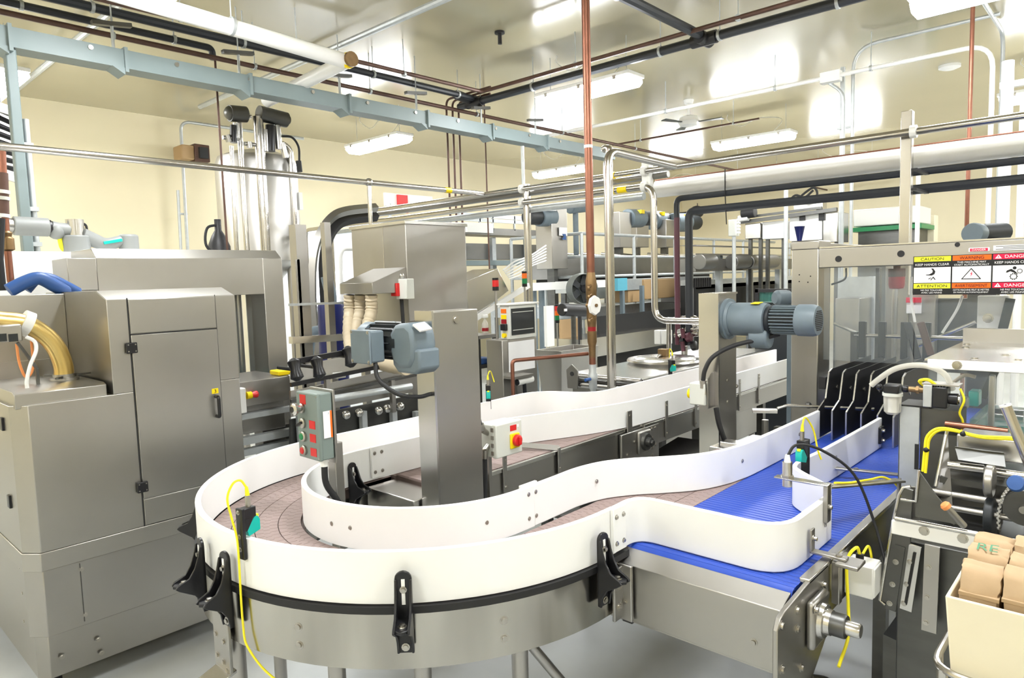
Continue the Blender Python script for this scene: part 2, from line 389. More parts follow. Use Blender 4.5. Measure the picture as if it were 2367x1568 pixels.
solo(MB().cyl((6.0, 6.08, 4.02), (5.7, 6.02, 4.02), .055).cyl((6.0, 6.15, 3.98), (6.0, 5.9, 3.98), .055), 'pipe_elbow', 'black_paint', 'black grooved elbow joining black pipes near the copper drops', 'pipe fitting')
t = run('white_pipe', 'thick white insulated pipe in the upper left ending at a yellow tipped elbow', [(1.0, 5.2, 3.9), (3.62, 5.2, 3.79), (3.62, 6.6, 3.72)], .062, 'white_paint', hang=[(2.6, 5.2, 3.84)], bend=.02, n=16)
MB().cyl((3.62, 5.14, 3.79), (3.62, 5.11, 3.79), .064).build('end_cap', 'brass', t)
MB().lathe([(.063, 0), (.067, 0), (.067, .03), (.063, .03)], (3.62, 5.16, 3.79), (0, 1, 0), 16).build('yellow_band', 'yellow', t)
# conduits on the ceiling parallel to Y
run('grey_conduit', 'dark grey conduit slanting behind white pipe near the top left', [(4.1, 9.2, 4.22), (4.1, 3.0, 4.22)], .03, 'galvanised')
run('grey_conduit', 'grey conduit at far left beside the glowing fixture', [(2.2, 9.9, 4.2), (2.2, 6.4, 4.2), (2.2, 5.6, 4.2)], .03, 'galvanised')
for k, (px, nm) in enumerate(((1030, 'leftmost'), (1044, 'middle'), (1058, 'rightmost'))):
    p = at(px, 200, Y=6.35)
    run('copper_drop_pipe', nm + ' of three thin copper pipes dropping behind the blue-grey beam', [(p.x, 5.6 + k * .1, 4.05), (p.x, 6.35, 4.05), (p.x, 6.35, 1.9)], .013, 'copper_old', group='three copper drop pipes')
p = at(1122, 330, Y=6.6)
run('copper_drop_pipe', 'single thin copper pipe dropping right of the three copper pipes', [(p.x, 6.6, CEIL), (p.x, 6.6, 1.9)], .010, 'copper_old')
z = 3.93; yb = at(2290, 107, X=8.0).y
cr = run('white_conduit', 'long white conduit crossing the upper right and bending down at the right edge', [(8.0, 6.6, z), (8.0, yb - .02, z), (8.0, yb - .02, 0)], .022, 'white_paint', hang=[(8.0, y, z) for y in (4.6, 3.2, 2.2)], bend=.22)
p = at(1925, 192, X=8.0); MB().box(7.95, 8.05, p.y - .08, p.y + .12, z - .06, z + .05).build('junction_box', 'white_paint', cr)
p = at(1950, 250, X=8.05)
run('grey_conduit', 'grey conduit bending down from the junction box of the white conduit', [(8.05, p.y + .15, 3.88), (8.05, p.y, 3.75), (8.05, p.y, 0)], .017, 'galvanised', bend=.12)
p = at(1971, 250, X=8.2)
run('grey_conduit', 'tall light grey conduit with upper bend beside junction box of the white conduit', [(8.2, p.y - 1.3, 4.24), (8.2, p.y, 4.24), (8.2, p.y, 0)], .018, 'galvanised', bend=.25)
p = at(1946, 250, X=8.3); q = at(1946, 155, X=8.3)
st = solo(MB().box(8.3, 8.34, p.y - .02, p.y + .02, 0, min(q.z, 4.28)).box(8.27, 8.3, p.y - .14, p.y + .04, at(1960, 295, X=8.3).z - .01, at(1960, 295, X=8.3).z + .01), 'strut_post', 'galvanised', 'thin strut post carrying the grey conduits in the right half', 'post')
run('brown_pipe', 'thin brown conduit hanging on a rod and ending in mid air on the right', [(9.6, 6.5, 3.98), (9.6, at(1755, 178, X=9.6).y, 3.98)], .014, 'copper_old', hang=[(9.6, at(1695, 190, X=9.6).y, 3.98), (9.6, at(1480, 240, X=9.6).y, 3.98)])
# crossing thin brown pipe network far left of fan, behind the stainless loop
run('brown_pipe', 'thin brown pipe going on behind the stainless loop toward far wall', [(12.5, 6.2, 3.905), (18.9, 6.2, 3.905)], .02, 'copper_old', hang=[(13.6, 6.2, 3.905), (15.6, 6.2, 3.905)])
# right edge verticals
for k, (px, r, m, lb) in enumerate(((2322, .045, 'white_paint', 'wide white vertical pipe standing near the right edge'), (2362, .03, 'white_paint', 'white vertical pipe cut by right edge of view'))):
    p = at(px, 400, X=7.2); run('white_pipe', lb, [(7.2, p.y, 0), (7.2, p.y, 3.55 - k * .3)], r, m)
p = at(2310, 200, X=7.3)
solo(MB().box(7.3, 7.36, p.y - .8, p.y, p.z - .02, p.z + .03), 'strut_rail', 'white_paint', 'white strut rail holding the vertical pipes at the right edge', 'rail')
p = at(2245, 150, X=7.5)
run('copper_pipe', 'tall thin red copper pipe on the right side crossing all rails', [(7.5, p.y, CEIL), (7.5, p.y, 0)], .018, 'copper')
p = at(2280, 100, X=8.6)
run('grey_conduit', 'thin conduit slanting along the ceiling at the upper right corner', [(5.0, p.y - .1, 4.24), (8.9, p.y - .1, 4.24), (8.9, p.y - .1, 1)], .02, 'galvanised', bend=.2)
# small ceiling things
p = at(1155, 78, Z=4.28)
solo(MB().cyl((p.x, p.y, CEIL), (p.x, p.y, CEIL - .02), .05).cyl((p.x, p.y, CEIL), (p.x, p.y, CEIL - .12), .02), 'ceiling_hook', 'black_paint', 'small black hook on the bare ceiling left of copper pipe', 'hook')
p = at(2195, 155, Z=4.28)
solo(MB().lathe([(.12, 0), (.12, -.03), (.07, -.05), (.02, -.05)], (p.x, p.y, CEIL), (0, 0, 1), 20), 'smoke_detector', 'white_plastic', 'round white detector on the ceiling at the right', 'detector')
p = at(1592, 285, Z=3.98)
FZ = 3.93
fn = thing('ceiling_fan', 'white ceiling fan with dark blades right of the copper pipe', 'ceiling fan', (p.x, p.y, FZ))
MB().cyl((p.x, p.y, FZ + .1), (p.x, p.y, CEIL), .02).lathe([(.02, CEIL - FZ - .06), (.06, CEIL - FZ - .05), (.07, CEIL - FZ)], (p.x, p.y, FZ), (0, 0, 1)).build('stem', 'white_paint', fn)
MB().lathe([(.03, 0), (.12, .02), (.15, .07), (.12, .13), (.04, .16)], (p.x, p.y, FZ), (0, 0, 1)).build('motor_housing', 'white_paint', fn)
for k in range(3):
    a = .75 + k * 2.094; d = V((math.cos(a), math.sin(a), 0)); s_ = V((-d.y, d.x, 0)) * .06
    b0 = V((p.x, p.y, FZ + .05)); MB().prism([b0 + d * .14 - s_ * .3, b0 + d * .46 - s_, b0 + d * .48 + s_, b0 + d * .14 + s_ * .3], (0, 0, .012)).build('blade', 'fan_grey', fn)
# ------------------------------------------------------------------ curved chain conveyor
CCX, CCY = 1.79, 2.13
BZ = .955                                            # top of chain and belts
def arc(cx, cy, r, a0, a1, n=36): return [(cx + r * math.cos(math.radians(a0 + (a1 - a0) * i / n)), cy + r * math.sin(math.radians(a0 + (a1 - a0) * i / n))) for i in range(n + 1)]
cv = thing('curved_chain_conveyor', 'brown chain conveyor with white guards making a half turn in the foreground', 'conveyor', (CCX, CCY, 0))
def flat(path): return [(p[0], p[1]) for p in path]
# bed under the chain
mb = MB()
for r0, r1 in ((.50, .862),):
    o_ = arc(CCX, CCY, r1, 90, 270); i_ = arc(CCX, CCY, r0, 270, 90)
    poly = [(1.97, CCY + r1)] + o_ + [(3.36, CCY - r1), (3.36, CCY - r0)] + i_ + [(1.97, CCY + r0)]
    mb.prism([(x, y, .90) for x, y in poly], (0, 0, .043))
mb.build('chain_bed', 'chain_gap', cv, smooth=False)
# links
PITCH, LW = .0381, .0845
links = 0; rest = MB()
def link_poly(e0, e1, inn, out, step):               # plan outline of a link with stepped ends; e along travel, inn..out across
    m1, m2 = inn + (out - inn) * .36, inn + (out - inn) * .64
    return [(e0 - step, inn), (e0 - step, m1), (e0 + step, m1), (e0 + step, m2), (e0 - step, m2), (e0 - step, out),
            (e1 - step, out), (e1 - step, m2), (e1 + step, m2), (e1 + step, m1), (e1 - step, m1), (e1 - step, inn)]
for k in range(4):
    r0 = .512 + k * LW; r1 = r0 + LW - .003; rm = (r0 + r1) / 2; n = round(math.pi * rm / PITCH); da = math.pi / n
    g = .0011 / rm
    base = None
    for i in range(n):
        a = math.pi / 2 + i * da
        if base is None:
            pol = link_poly(a + g, a + da - g, r0, r1, da * .16)
            base = MB().prism([(CCX + r * math.cos(t), CCY + r * math.sin(t), .946) for t, r in pol], (0, 0, .009)).build('chain_link', 'chain_brown', cv, smooth=False); a_b = a
        else: share('chain_link', base, cv, (0, 0, 0), (0, 0, a - a_b))
        links += 1
    y0, y1 = CCY - r1, CCY - r0
    base = None
    for i in range(41):
        x = 1.793 + i * PITCH
        pol = link_poly(x + .001, x + PITCH - .001, y0, y1, .006)
        if 0 <= i < 19:
            if base is None: base = MB().prism([(px, py, .946) for px, py in pol], (0, 0, .009)).build('chain_link', 'chain_brown', cv, smooth=False)
            else: share('chain_link', base, cv, (i * PITCH, 0, 0))
        else: rest.prism([(px, py, .946) for px, py in pol], (0, 0, .009))
    for i in range(4):
        x = 1.787 - PITCH + (i + 1) * PITCH
        pol = link_poly(x + .0012, x + PITCH - .0012, CCY + r0, CCY + r1, .005)
        rest.prism([(px, py, .946) for px, py in pol], (0, 0, .009))
rest.build('chain_links', 'chain_brown', cv, smooth=False, kind='stuff')
# skirts, wear strip
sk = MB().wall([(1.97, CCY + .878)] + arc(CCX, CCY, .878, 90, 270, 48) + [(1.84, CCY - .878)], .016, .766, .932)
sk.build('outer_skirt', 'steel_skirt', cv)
MB().wall([(1.97, CCY + .884)] + arc(CCX, CCY, .884, 90, 270, 48) + [(1.9, CCY - .884)], .02, .932, .953).build('wear_strip', 'black_rubber', cv)
MB().wall([(1.97, CCY + .50)] + arc(CCX, CCY, .50, 90, 270, 40) + [(3.36, CCY - .50)], -.014, .80, .94).build('inner_skirt', 'steel', cv)
MB().prism([(x, y, .772) for x, y in arc(CCX, CCY, .85, 90, 270, 24) + arc(CCX, CCY, .52, 270, 90, 24)], (0, 0, .01)).build('under_pan', 'steel_dark', cv)
# guards
G0, G1 = .958, 1.11
outer = flat(rounded([(6.6, 2.635, 0), (3.63, 2.635, 0), (3.5, 3.03, 0), (2.9, 3.0, 0), (1.79, 3.0, 0)], [0, .16, .2, .2, 0], 8)) + arc(CCX, CCY, .872, 90, 270, 56) + [(1.84, 1.258)]
MB().wall(outer, .02, G0, G1).build('guard_rail', 'hdpe', cv, .003)
ofr = flat(rounded([(1.842, 1.258, 0), (1.985, 1.264, 0), (1.985, .757, 0), (2.39, .757, 0)], [0, .15, .13, 0], 9))
MB().wall(ofr, .02, G0, G1).build('guard_rail', 'hdpe', cv, .003)
inner = flat(rounded([(6.6, 2.262, 0), (3.42, 2.262, 0), (2.62, 2.60, 0), (1.79, 2.632, 0)], [0, .35, .3, 0], 8)) + arc(CCX, CCY, .502, 90, 270, 48) + [(1.86, 1.628)]
MB().wall(inner, .02, G0, G1).build('guard_rail', 'hdpe', cv, .003)
ifr = flat(catmull([(1.86, 1.628, 0), (2.0, 1.63, 0), (2.14, 1.632, 0), (2.27, 1.605, 0), (2.38, 1.54, 0), (2.47, 1.46, 0), (2.58, 1.372, 0), (2.69, 1.32, 0), (2.83, 1.287, 0), (3.05, 1.272, 0), (3.8, 1.27, 0)], 5))
MB().wall(ifr, .02, G0, G1 + .002).build('guard_rail', 'hdpe', cv, .003)
# joint plates with four bolts
def joint(c, along, outn, w=.075, z0=.968, z1=1.115, th=.013, both=None):
    c, a, o = V(c), V(along).normalized(), V(outn).normalized()
    pl = MB().prism([c - a * w / 2 + V((0, 0, z0)), c + a * w / 2 + V((0, 0, z0)), c + a * w / 2 + V((0, 0, z1)), c - a * w / 2 + V((0, 0, z1))], o * th).build('joint_plate', 'hdpe', cv, .002)
    for s in (-.27, .27):
        for z in (z0 + .028, z1 - .03): bolt(pl, c + a * w * s + V((0, 0, z)) + o * th, o, .006, .006)
    return pl
joint((1.845, 1.257, 0), (1, 0, 0), (0, -1, 0))
joint((1.875, 2.606, 0), (1, .0, 0), (0, -1, 0))
jp = joint((1.86, 1.65, 0), (1, 0, 0), (0, 1, 0), w=.09)
for s in (1.83, 1.87):
    for z in (.995, 1.085): bolt(cv, (s, 1.627, z), (0, -1, 0), .0055, .003)
for th in (186, 196, 252):
    a = math.radians(th); d = V((math.cos(a), math.sin(a), 0)); bolt(cv, V((CCX, CCY, 1.03)) + d * .502, d, .006, .003)
for x, y in ((2.23, 1.612), (2.86, 1.281), (3.5, 1.268)): bolt(cv, (x, y, 1.04), (-.1, -1, 0), .006, .003)
bolt(cv, (1.80, 2.981, 1.03), (0, -1, 0), .008, .003); bolt(cv, (1.02, 2.50, 1.02), (1, -.5, 0), .006, .003)
# black guide brackets
def bracket(parent, p, outd, z0=.83, zt=1.045):
    p, u = V((p[0], p[1], 0)), V((outd[0], outd[1], 0)).normalized(); w = V((-u.y, u.x, 0))
    P = lambda a, z, s: p + u * a + w * s + V((0, 0, z))
    mb = MB()
    prof = [(0, z0), (.014, z0), (.02, z0 + .035), (.038, z0 + .062), (.082, z0 + .088), (.094, z0 + .098), (.086, z0 + .108), (.052, z0 + .122), (.034, z0 + .148), (.022, z0 + .182), (.014, zt), (0, zt)]
    for s in (-.024, .017): mb.prism([P(a, z, s) for a, z in prof], w * .007)
    top = [(math.cos(t) * .024, zt + math.sin(t) * .022) for t in [math.pi * i / 8 for i in range(9)]]
    mb.prism([P(0, z, s) for s, z in [(.024, z0)] + top + [(-.024, z0)]], u * .01)
    mb.prism([P(a, z0 + .094, s) for a, s in ((.005, -.02), (.084, -.02), (.096, 0), (.084, .02), (.005, .02))], (0, 0, .010))
    b = mb.build('guide_bracket', 'black_plastic', parent, .002)
    MB().prism([P(.0102, z, s) for s, z in ((-.005, .972), (.005, .972), (.005, 1.045), (-.005, 1.045))], u * .002).build('slot', 'hdpe', b)
    bolt(b, P(.012, 1.015, 0), u, .007, .009); bolt(b, P(.062, z0 + .104, 0), (0, 0, 1), .009, .008); bolt(b, P(.012, z0 + .018, 0), u, .008, .006)
    return b
for th in (139, 174.5, 185.5, 224.5, 266):
    a = math.radians(th); d = (math.cos(a), math.sin(a)); bracket(cv, (CCX + .896 * d[0], CCY + .896 * d[1]), d)
bracket(cv, (1.735, 2.607), (.25, -1), .845)
# skirt fixings, leg plate, legs
for th in (203, 243):
    a = math.radians(th); d = V((math.cos(a), math.sin(a), 0))
    for z in (.82, .875): bolt(cv, V((CCX, CCY, z)) + d * .878, d, .009, .006)
a = math.radians(181); d = V((math.cos(a), math.sin(a), 0)); tn = V((-d.y, d.x, 0)); c = V((CCX, CCY, 0)) + d * .884
lp = MB().prism([c + tn * s + V((0, 0, z)) for s, z in ((-.05, .66), (.05, .66), (.05, .80), (.03, .93), (-.03, .93), (-.05, .86))], d * .012).build('leg_plate', 'steel_plain', cv, .003)
for s, z in ((-.03, .86), (.025, .83), (-.03, .77), (.02, .76), (-.03, .70), (.01, .69), (.035, .67)): bolt(lp, c + tn * s + V((0, 0, z)) + d * .012, d, .008, .006)
MB().prism([c + tn * s + d * e + V((0, 0, .655 - e * .35)) for s, e in ((-.05, -.01), (.05, -.01), (.05, .12), (.0, .14), (-.05, .12))], (0, 0, .01)).build('foot_tab', 'steel_bright', cv, .002)
for x, y in ((.97, 2.17), (1.50, 1.39), (1.06, 1.72), (1.22, 1.52), (1.62, 1.5), (1.4, 2.72), (3.2, 1.45)):
    MB().cyl((x, y, .05), (x, y, .775), .026, n=16).lathe([(.05, 0), (.05, .02), (.03, .05)], (x, y, 0), (0, 0, 1)).build('leg', 'steel_plain', cv)
MB().cyl((1.53, 1.39, .745), (1.95, 1.25, .12), .016).build('leg_brace', 'steel_plain', cv)
MB().cyl((1.22, 1.52, .35), (1.5, 1.39, .35), .014).cyl((1.06, 1.72, .35), (1.22, 1.52, .35), .014).build('leg_brace', 'steel_plain', cv)
# guard end bracket and tail of the chain run
MB().box(3.30, 3.42, 1.27, 1.66, .90, .962).box(3.38, 3.46, 1.3, 1.64, .93, .975).build('chain_end_plate', 'steel_bright', cv, .004)
MB().cyl((3.36, 1.30, .93), (3.36, 1.64, .93), .03).build('end_roller', 'steel_bright', cv)
MB().box(3.42, 3.75, 1.33, 1.62, .925, .945).build('transfer_plate', 'white_plastic', cv)

# steel cross box inside the loop (frame end of the turn)
cb = MB().prism([(1.812, 2.27, .80), (1.812, 2.605, .80), (1.975, 2.605, .80), (1.975, 2.27, .80)], (0, 0, .135)).build('frame_box', 'steel_bright', cv, .004)

# ------------------------------------------------------------------ infeed conveyor behind
inf = thing('infeed_conveyor', 'stainless conveyor with pinkish brown belt feeding the turn, behind the drive column', 'conveyor', (2.7, 2.6, 0))
MB().box(1.985, 3.66, 2.27, 2.284, .79, .952).build('side_frame', 'steel_plain', inf, .003)
MB().box(1.985, 3.66, 2.264, 2.272, .935, .952).build('side_lip', 'steel_bright', inf)
MB().box(1.985, 3.66, 3.01, 3.025, .79, .952).build('side_frame', 'steel_plain', inf)
MB().box(1.985, 3.5, 2.285, 3.0, .905, .945).build('belt_bed', 'chain_gap', inf)
b0 = None
for i in range(29):
    for j in range(6):
        x = 1.99 + i * .0515; y = 2.29 + j * .118 - (.059 if i % 2 else 0)
        if y < 2.28: y0_, y1_ = 2.288, y + .116
        else: y0_, y1_ = y, y + .116
        if y0_ > 2.288 and b0 is not None: share('belt_brick', b0, inf, (x - bx0, y - by0, 0))
        else:
            o = MB().box(x, x + .05, y0_, y1_, .945, BZ).build('belt_brick', 'chain_brown', inf, smooth=False)
            if y0_ > 2.3 and b0 is None: b0, bx0, by0 = o, x, y
def strap(parent, x, y, z0, z1, w=.03):
    s = MB().box(x - w / 2, x + w / 2, y - .008, y, z0, z1).build('guard_strap', 'steel_plain', parent, .002)
    bolt(s, (x, y - .008, z1 - .03), (0, -1, 0), .007, .006); bolt(s, (x, y - .008, z0 + .03), (0, -1, 0), .007, .006)
    return s
# bent arm holding the guard over the belt
ba = MB().tube(rounded([(2.645, 2.51, 1.075), (2.645, 2.51, 1.0), (2.70, 2.42, .985), (2.79, 2.262, .972), (2.79, 2.258, .83)], .012, 3), .001, 4)
ba = MB()
for p_, q_ in (((2.60, 2.528, 1.08), (2.60, 2.528, .995)), ((2.60, 2.525, .998), (2.66, 2.45, .985)), ((2.66, 2.45, .985), (2.79, 2.258, .968)), ((2.79, 2.258, .972), (2.79, 2.258, .83))): ba.bar(p_, q_, .034, .007, up=(.3, -1, .3))
ba = ba.build('guard_arm', 'steel_plain', inf, .002); bolt(ba, (2.60, 2.524, 1.05), (0, -1, 0), .006, .006); bolt(ba, (2.79, 2.254, .86), (0, -1, 0), .006, .006)
strap(inf, 2.37, 2.262, .83, 1.02, .026); strap(inf, 3.46, 2.258, .78, 1.06, .05)
# second far conveyor
fcv = thing('far_lane_conveyor', 'stainless lane conveyor with white guards continuing to the right behind the second column', 'conveyor', (5.0, 2.45, 0))
MB().box(3.62, 6.6, 2.25, 2.268, .80, .945).build('side_frame', 'steel_plain', fcv, .003)
MB().box(3.62, 6.6, 2.246, 2.252, .93, .945).build('side_lip', 'steel_bright', fcv)
MB().box(3.62, 6.6, 2.63, 2.65, .80, .945).build('side_frame', 'steel_plain', fcv)
mb = MB()
for i in range(60): mb.box(3.62 + i * .0497, 3.62 + i * .0497 + .0475, 2.27, 2.63, .935, BZ)
mb.build('belt', 'chain_brown', fcv, smooth=False)
for x in (3.87, 4.26, 4.95, 5.3, 6.0): strap(fcv, x, 2.245, .82, 1.06)
pl = MB().box(3.36, 3.78, 2.245, 2.262, .70, .93).build('bearing_plate', 'steel_plain', inf, .004)
MB().box(3.52, 3.66, 2.225, 2.246, .78, .92).build('bearing_flange', 'steel_plain', pl, .01)
MB().lathe([(.055, 0), (.05, .02), (.03, .02), (.028, .045), (.016, .045), (.015, .06)], (3.59, 2.228, .85), (0, -1, 0), 20).build('bearing', 'steel_dark', pl)
for x, z in ((3.50, .865), (3.545, .80), (3.64, .90), (3.70, .91), (3.74, .91), (3.70, .85), (3.70, .79), (3.74, .80), (3.70, .74), (3.42, .74), (3.42, .80), (3.5, .755)): bolt(pl, (x, 2.245, z), (0, -1, 0), .009, .007)
for x, y in ((3.2, 2.4), (3.5, 2.4), (2.3, 2.95), (3.5, 2.95)): MB().box(x - .03, x + .03, y - .03, y + .03, 0, .80).build('leg', 'steel_dark', inf)
for x, y in ((4.4, 2.3), (6.2, 2.3), (4.4, 2.6), (6.2, 2.6)): MB().box(x - .03, x + .03, y - .03, y + .03, 0, .81).build('leg', 'steel_dark', fcv)
# low dark return frame below the lanes
lo = thing('lower_frame', 'dark low steel frame with crossbars beneath the far lanes', 'frame', (3.6, 1.95, 0))
for z in (.62, .45, .25): MB().box(3.0, 5.2, 1.98, 2.02, z, z + .06).build('rail', 'steel_dark', lo)
MB().prism([(2.9, 1.9, .55), (4.3, 1.9, .72), (4.3, 1.9, .70), (2.9, 1.9, .53)], (0, .5, 0)).build('slide_plate', 'steel_dark', lo)
for x in (3.05, 3.9, 5.1): MB().box(x - .03, x + .03, 1.97, 2.03, 0, .7).build('leg', 'steel_dark', lo)
for y in (1.75, 2.2): MB().box(4.1, 5.1, y, y + .04, .5, .56).build('rail', 'steel_dark', lo)
MB().cyl((4.6, 1.9, 0), (4.6, 1.9, .85), .022).build('post', 'steel_plain', lo)

# ------------------------------------------------------------------ blue belt conveyor
bl = thing('blue_belt_conveyor', 'stainless conveyor with ribbed blue belt in the right foreground', 'conveyor', (3.2, 1.0, 0))
m0 = None
NB = 132
for i in range(NB):
    x = 1.955 + i * .0254
    if m0 is None: m0 = MB().prism([(x, .718, .944), (x + .0242, .718, .944), (x + .0242, .718, .9535), (x + .020, .718, BZ), (x + .004, .718, BZ), (x, .718, .9535)], (0, .563, 0)).build('belt_module', 'belt_blue', bl, smooth=False)
    else: share('belt_module', m0, bl, (i * .0254, 0, 0))
MB().prism([(1.957, .72, .9535), (1.94, .72, .945), (1.93, .72, .93), (1.93, .72, .90), (1.957, .72, .90)], (0, .56, 0)).build('belt_nose', 'belt_blue', bl)
MB().box(1.95, 5.3, .72, 1.28, .925, .944).build('belt_bed', 'belt_blue', bl)
# front fascia: sloping plate down to an upright plate
MB().prism([(1.935, .722, .945), (1.86, .722, .918), (1.86, .722, .73), (1.875, .722, .73), (1.875, .722, .908), (1.937, .722, .935)], (0, .575, 0)).build('front_fascia', 'steel', bl, .002)
MB().box(1.862, 2.0, .73, 1.29, .725, .735).build('fascia_return', 'steel', bl)
cp = MB().box(1.838, 1.852, 1.20, 1.30, .735, .925).build('corner_plate', 'steel_plain', bl, .004)
MB().box(1.79, 1.85, 1.232, 1.243, .745, .92).build('corner_flange', 'steel_plain', bl, .003)
for z in (.86, .79): bolt(bl, (1.815, 1.231, z), (0, -1, 0), .009, .007)
for z in (.88, .80): bolt(cp, (1.838, 1.225, z), (-1, 0, 0), .007, .005)
# right side frame
MB().box(1.98, 5.3, .690, .706, .80, .972).build('side_frame', 'steel', bl, .003)
MB().box(1.98, 5.3, .686, .716, .962, .977).build('side_lip', 'steel_bright', bl, .003)
MB().box(3.7, 5.3, 1.285, 1.30, .80, .95).build('side_frame', 'steel', bl)
sp = MB().prism([(x, .686, z) for x, z in ((1.745, .60), (1.745, .918), (1.765, .945), (1.80, .955), (1.99, .972), (2.14, .972), (2.14, .75), (2.0, .66), (1.86, .60))], (0, .014, 0)).build('end_plate', 'steel', bl, .003)
fl = MB().box(1.945, 2.075, .660, .686, .78, .925).build('bearing_flange', 'steel_plain', sp, .012)
MB().lathe([(.052, 0), (.048, .014), (.038, .016), (.036, .03)], (2.01, .662, .853), (0, -1, 0), 24).build('bearing', 'steel_bright', sp)
MB().lathe([(.034, 0), (.034, .035), (.032, .04)], (2.01, .633, .853), (0, -1, 0), 20).build('collar', 'steel_dark', sp)
MB().lathe([(.021, 0), (.021, .035), (.018, .04)], (2.01, .595, .853), (0, -1, 0), 20).build('shaft', 'steel_bright', sp)
for x, z in ((1.77, .925), (1.88, .925), (1.885, .87), (1.775, .80), (1.84, .72), (1.92, .74), (1.775, .68), (1.955, .905), (2.065, .80), (1.80, .63), (2.10, .92), (2.12, .885)): bolt(sp, (x, .686 if not 1.94 < x < 2.08 else .66, z), (0, -1, 0), .009, .009)
bolt(bl, (1.859, .80, .80), (-1, 0, 0), .008, .007)
for x, y in ((3.1, .78), (3.1, 1.22), (4.6, .78), (4.6, 1.22)): MB().box(x - .025, x + .025, y - .025, y + .025, 0, .80).build('leg', 'steel_dark', bl)
MB().tube(catmull([(2.0, .69, .66), (2.08, .66, .62), (2.12, .64, .55), (2.16, .63, .50)], 6), .02, 10).build('drain_pipe', 'steel_dark', bl)
# right-hand guard over the belt with curved nose
rg = flat(catmull([(3.80, .985, 0), (3.4, .988, 0), (3.0, .995, 0), (2.82, 1.005, 0), (2.72, 1.005, 0), (2.65, .985, 0), (2.59, .93, 0), (2.53, .86, 0), (2.47, .80, 0)], 5))
MB().wall(rg, .018, G0, G1).build('guard_rail', 'hdpe', bl, .003)
# steel straps that hold guards
g1 = MB().bar((2.17, .745, 1.06), (2.17, .745, .985), .03, .007, up=(0, 1, 0)).bar((2.17, .748, .988), (2.17, .64, .988), .03, .008).build('guard_arm', 'steel_plain', bl, .002)
bolt(g1, (2.17, .741, 1.03), (0, -1, 0), .007, .012); bolt(g1, (2.17, .665, .992), (0, 0, 1), .010, .006)
MB().box(2.13, 2.21, .60, .665, .972, .984).box(2.16, 2.19, .66, .684, .84, .975).build('arm_post', 'steel_plain', bl, .003)
g2 = MB().bar((2.50, .82, 1.10), (2.86, .66, 1.065), .045, .008).bar((2.86, .665, 1.07), (2.86, .665, .84), .035, .008, up=(0, 1, 0)).build('guard_arm', 'steel_plain', bl, .002)
bolt(g2, (2.52, .81, 1.105), (0, 0, 1), .01, .006)
for z in (.93, .87): bolt(g2, (2.86, .66, z), (0, -1, 0), .008, .007)
g3 = MB().bar((3.12, .985, 1.085), (3.12, .985, 1.0), .035, .007, up=(0, 1, 0)).bar((3.12, .985, 1.0), (3.22, .70, .99), .03, .008).build('guard_arm', 'steel_plain', bl, .002)
bolt(g3, (3.12, .98, 1.05), (0, -1, 0), .009, .01); bolt(g3, (3.15, .9, 1.002), (0, 0, 1), .009, .006)
MB().box(3.74, 3.80, .955, .985, .985, 1.07).build('guard_clip', 'black_plastic', bl, .004); bolt(bl, (3.77, .955, 1.05), (0, -1, 0), .009, .012); bolt(bl, (3.77, .955, 1.0), (0, -1, 0), .009, .012)
# flat rod arm across the belt to the lane dividers
ar = MB().bar((3.74, 1.62, 1.085), (3.80, 1.50, 1.085), .05, .02).tube([(3.80, 1.5, 1.10), (3.84, 1.46, 1.115), (3.98, 1.05, 1.115)], .009, 8).build('divider_arm', 'steel_bright', bl, .003)

# ------------------------------------------------------------------ lane dividers on the belt
DIV = [1.278, 1.205, 1.135, 1.062, .985, .912]
for k, y in enumerate(DIV):
    nm = ('leftmost', 'second from left', 'third from left', 'third from right', 'second from right', 'rightmost')[k]
    d_ = thing('lane_divider', nm + ' of the black upright lane divider plates on the blue belt', 'lane divider', (4.3, y, BZ), 'lane dividers on the blue belt')
    pr_ = [(3.80, .962), (3.80, 1.118), (3.92, 1.16), (3.97, 1.30), (4.02, 1.315), (4.75, 1.315), (4.75, .962)]
    MB().prism([(a, y, b) for a, b in pr_], (0, .005, 0)).build('plate', 'black_paint', d_)
    for i in range(len(pr_) - 3):
        (a, b), (c, e) = pr_[i], pr_[i + 1]
        MB().bar((a - .002, y + .0025, b), (c - .002, y + .0025, e), .0075, .006).build('edge_trim', 'steel_bright', d_)
    for x, z in ((4.1, 1.2), (4.2, 1.1)): MB().cyl((x, y - .004, z), (x, y, z), .012, n=10).build('bolt', 'bolt_steel', d_)
    MB().bar((4.05, y - .03, 1.12), (4.2, y - .03, 1.15), .004, .008).build('rod', 'steel_bright', d_)
# side shrouds behind the plates
dv = thing('divider_support', 'black support bars with upright black fingers behind the lane dividers', 'support', (4.6, 1.3, BZ))
MB().box(3.98, 4.7, 1.30, 1.34, 1.20, 1.27).build('side_bar', 'black_paint', dv, .004)
MB().box(4.0, 4.7, 1.296, 1.30, 1.0, 1.2).build('smoked_panel', 'glass', dv)
MB().cyl((4.75, 1.38, 1.44), (4.75, .45, 1.44), .012).build('cross_rod', 'steel_bright', dv)
for y in (1.33, 1.215, 1.09, .97): MB().box(4.73, 4.77, y - .02, y + .02, 1.30, 1.53).build('finger', 'black_paint', dv, .004)
MB().box(4.74, 4.78, 1.36, 1.40, .95, 1.46).box(4.74, 4.78, .44, .48, .95, 1.46).build('stand', 'steel_dark', dv)

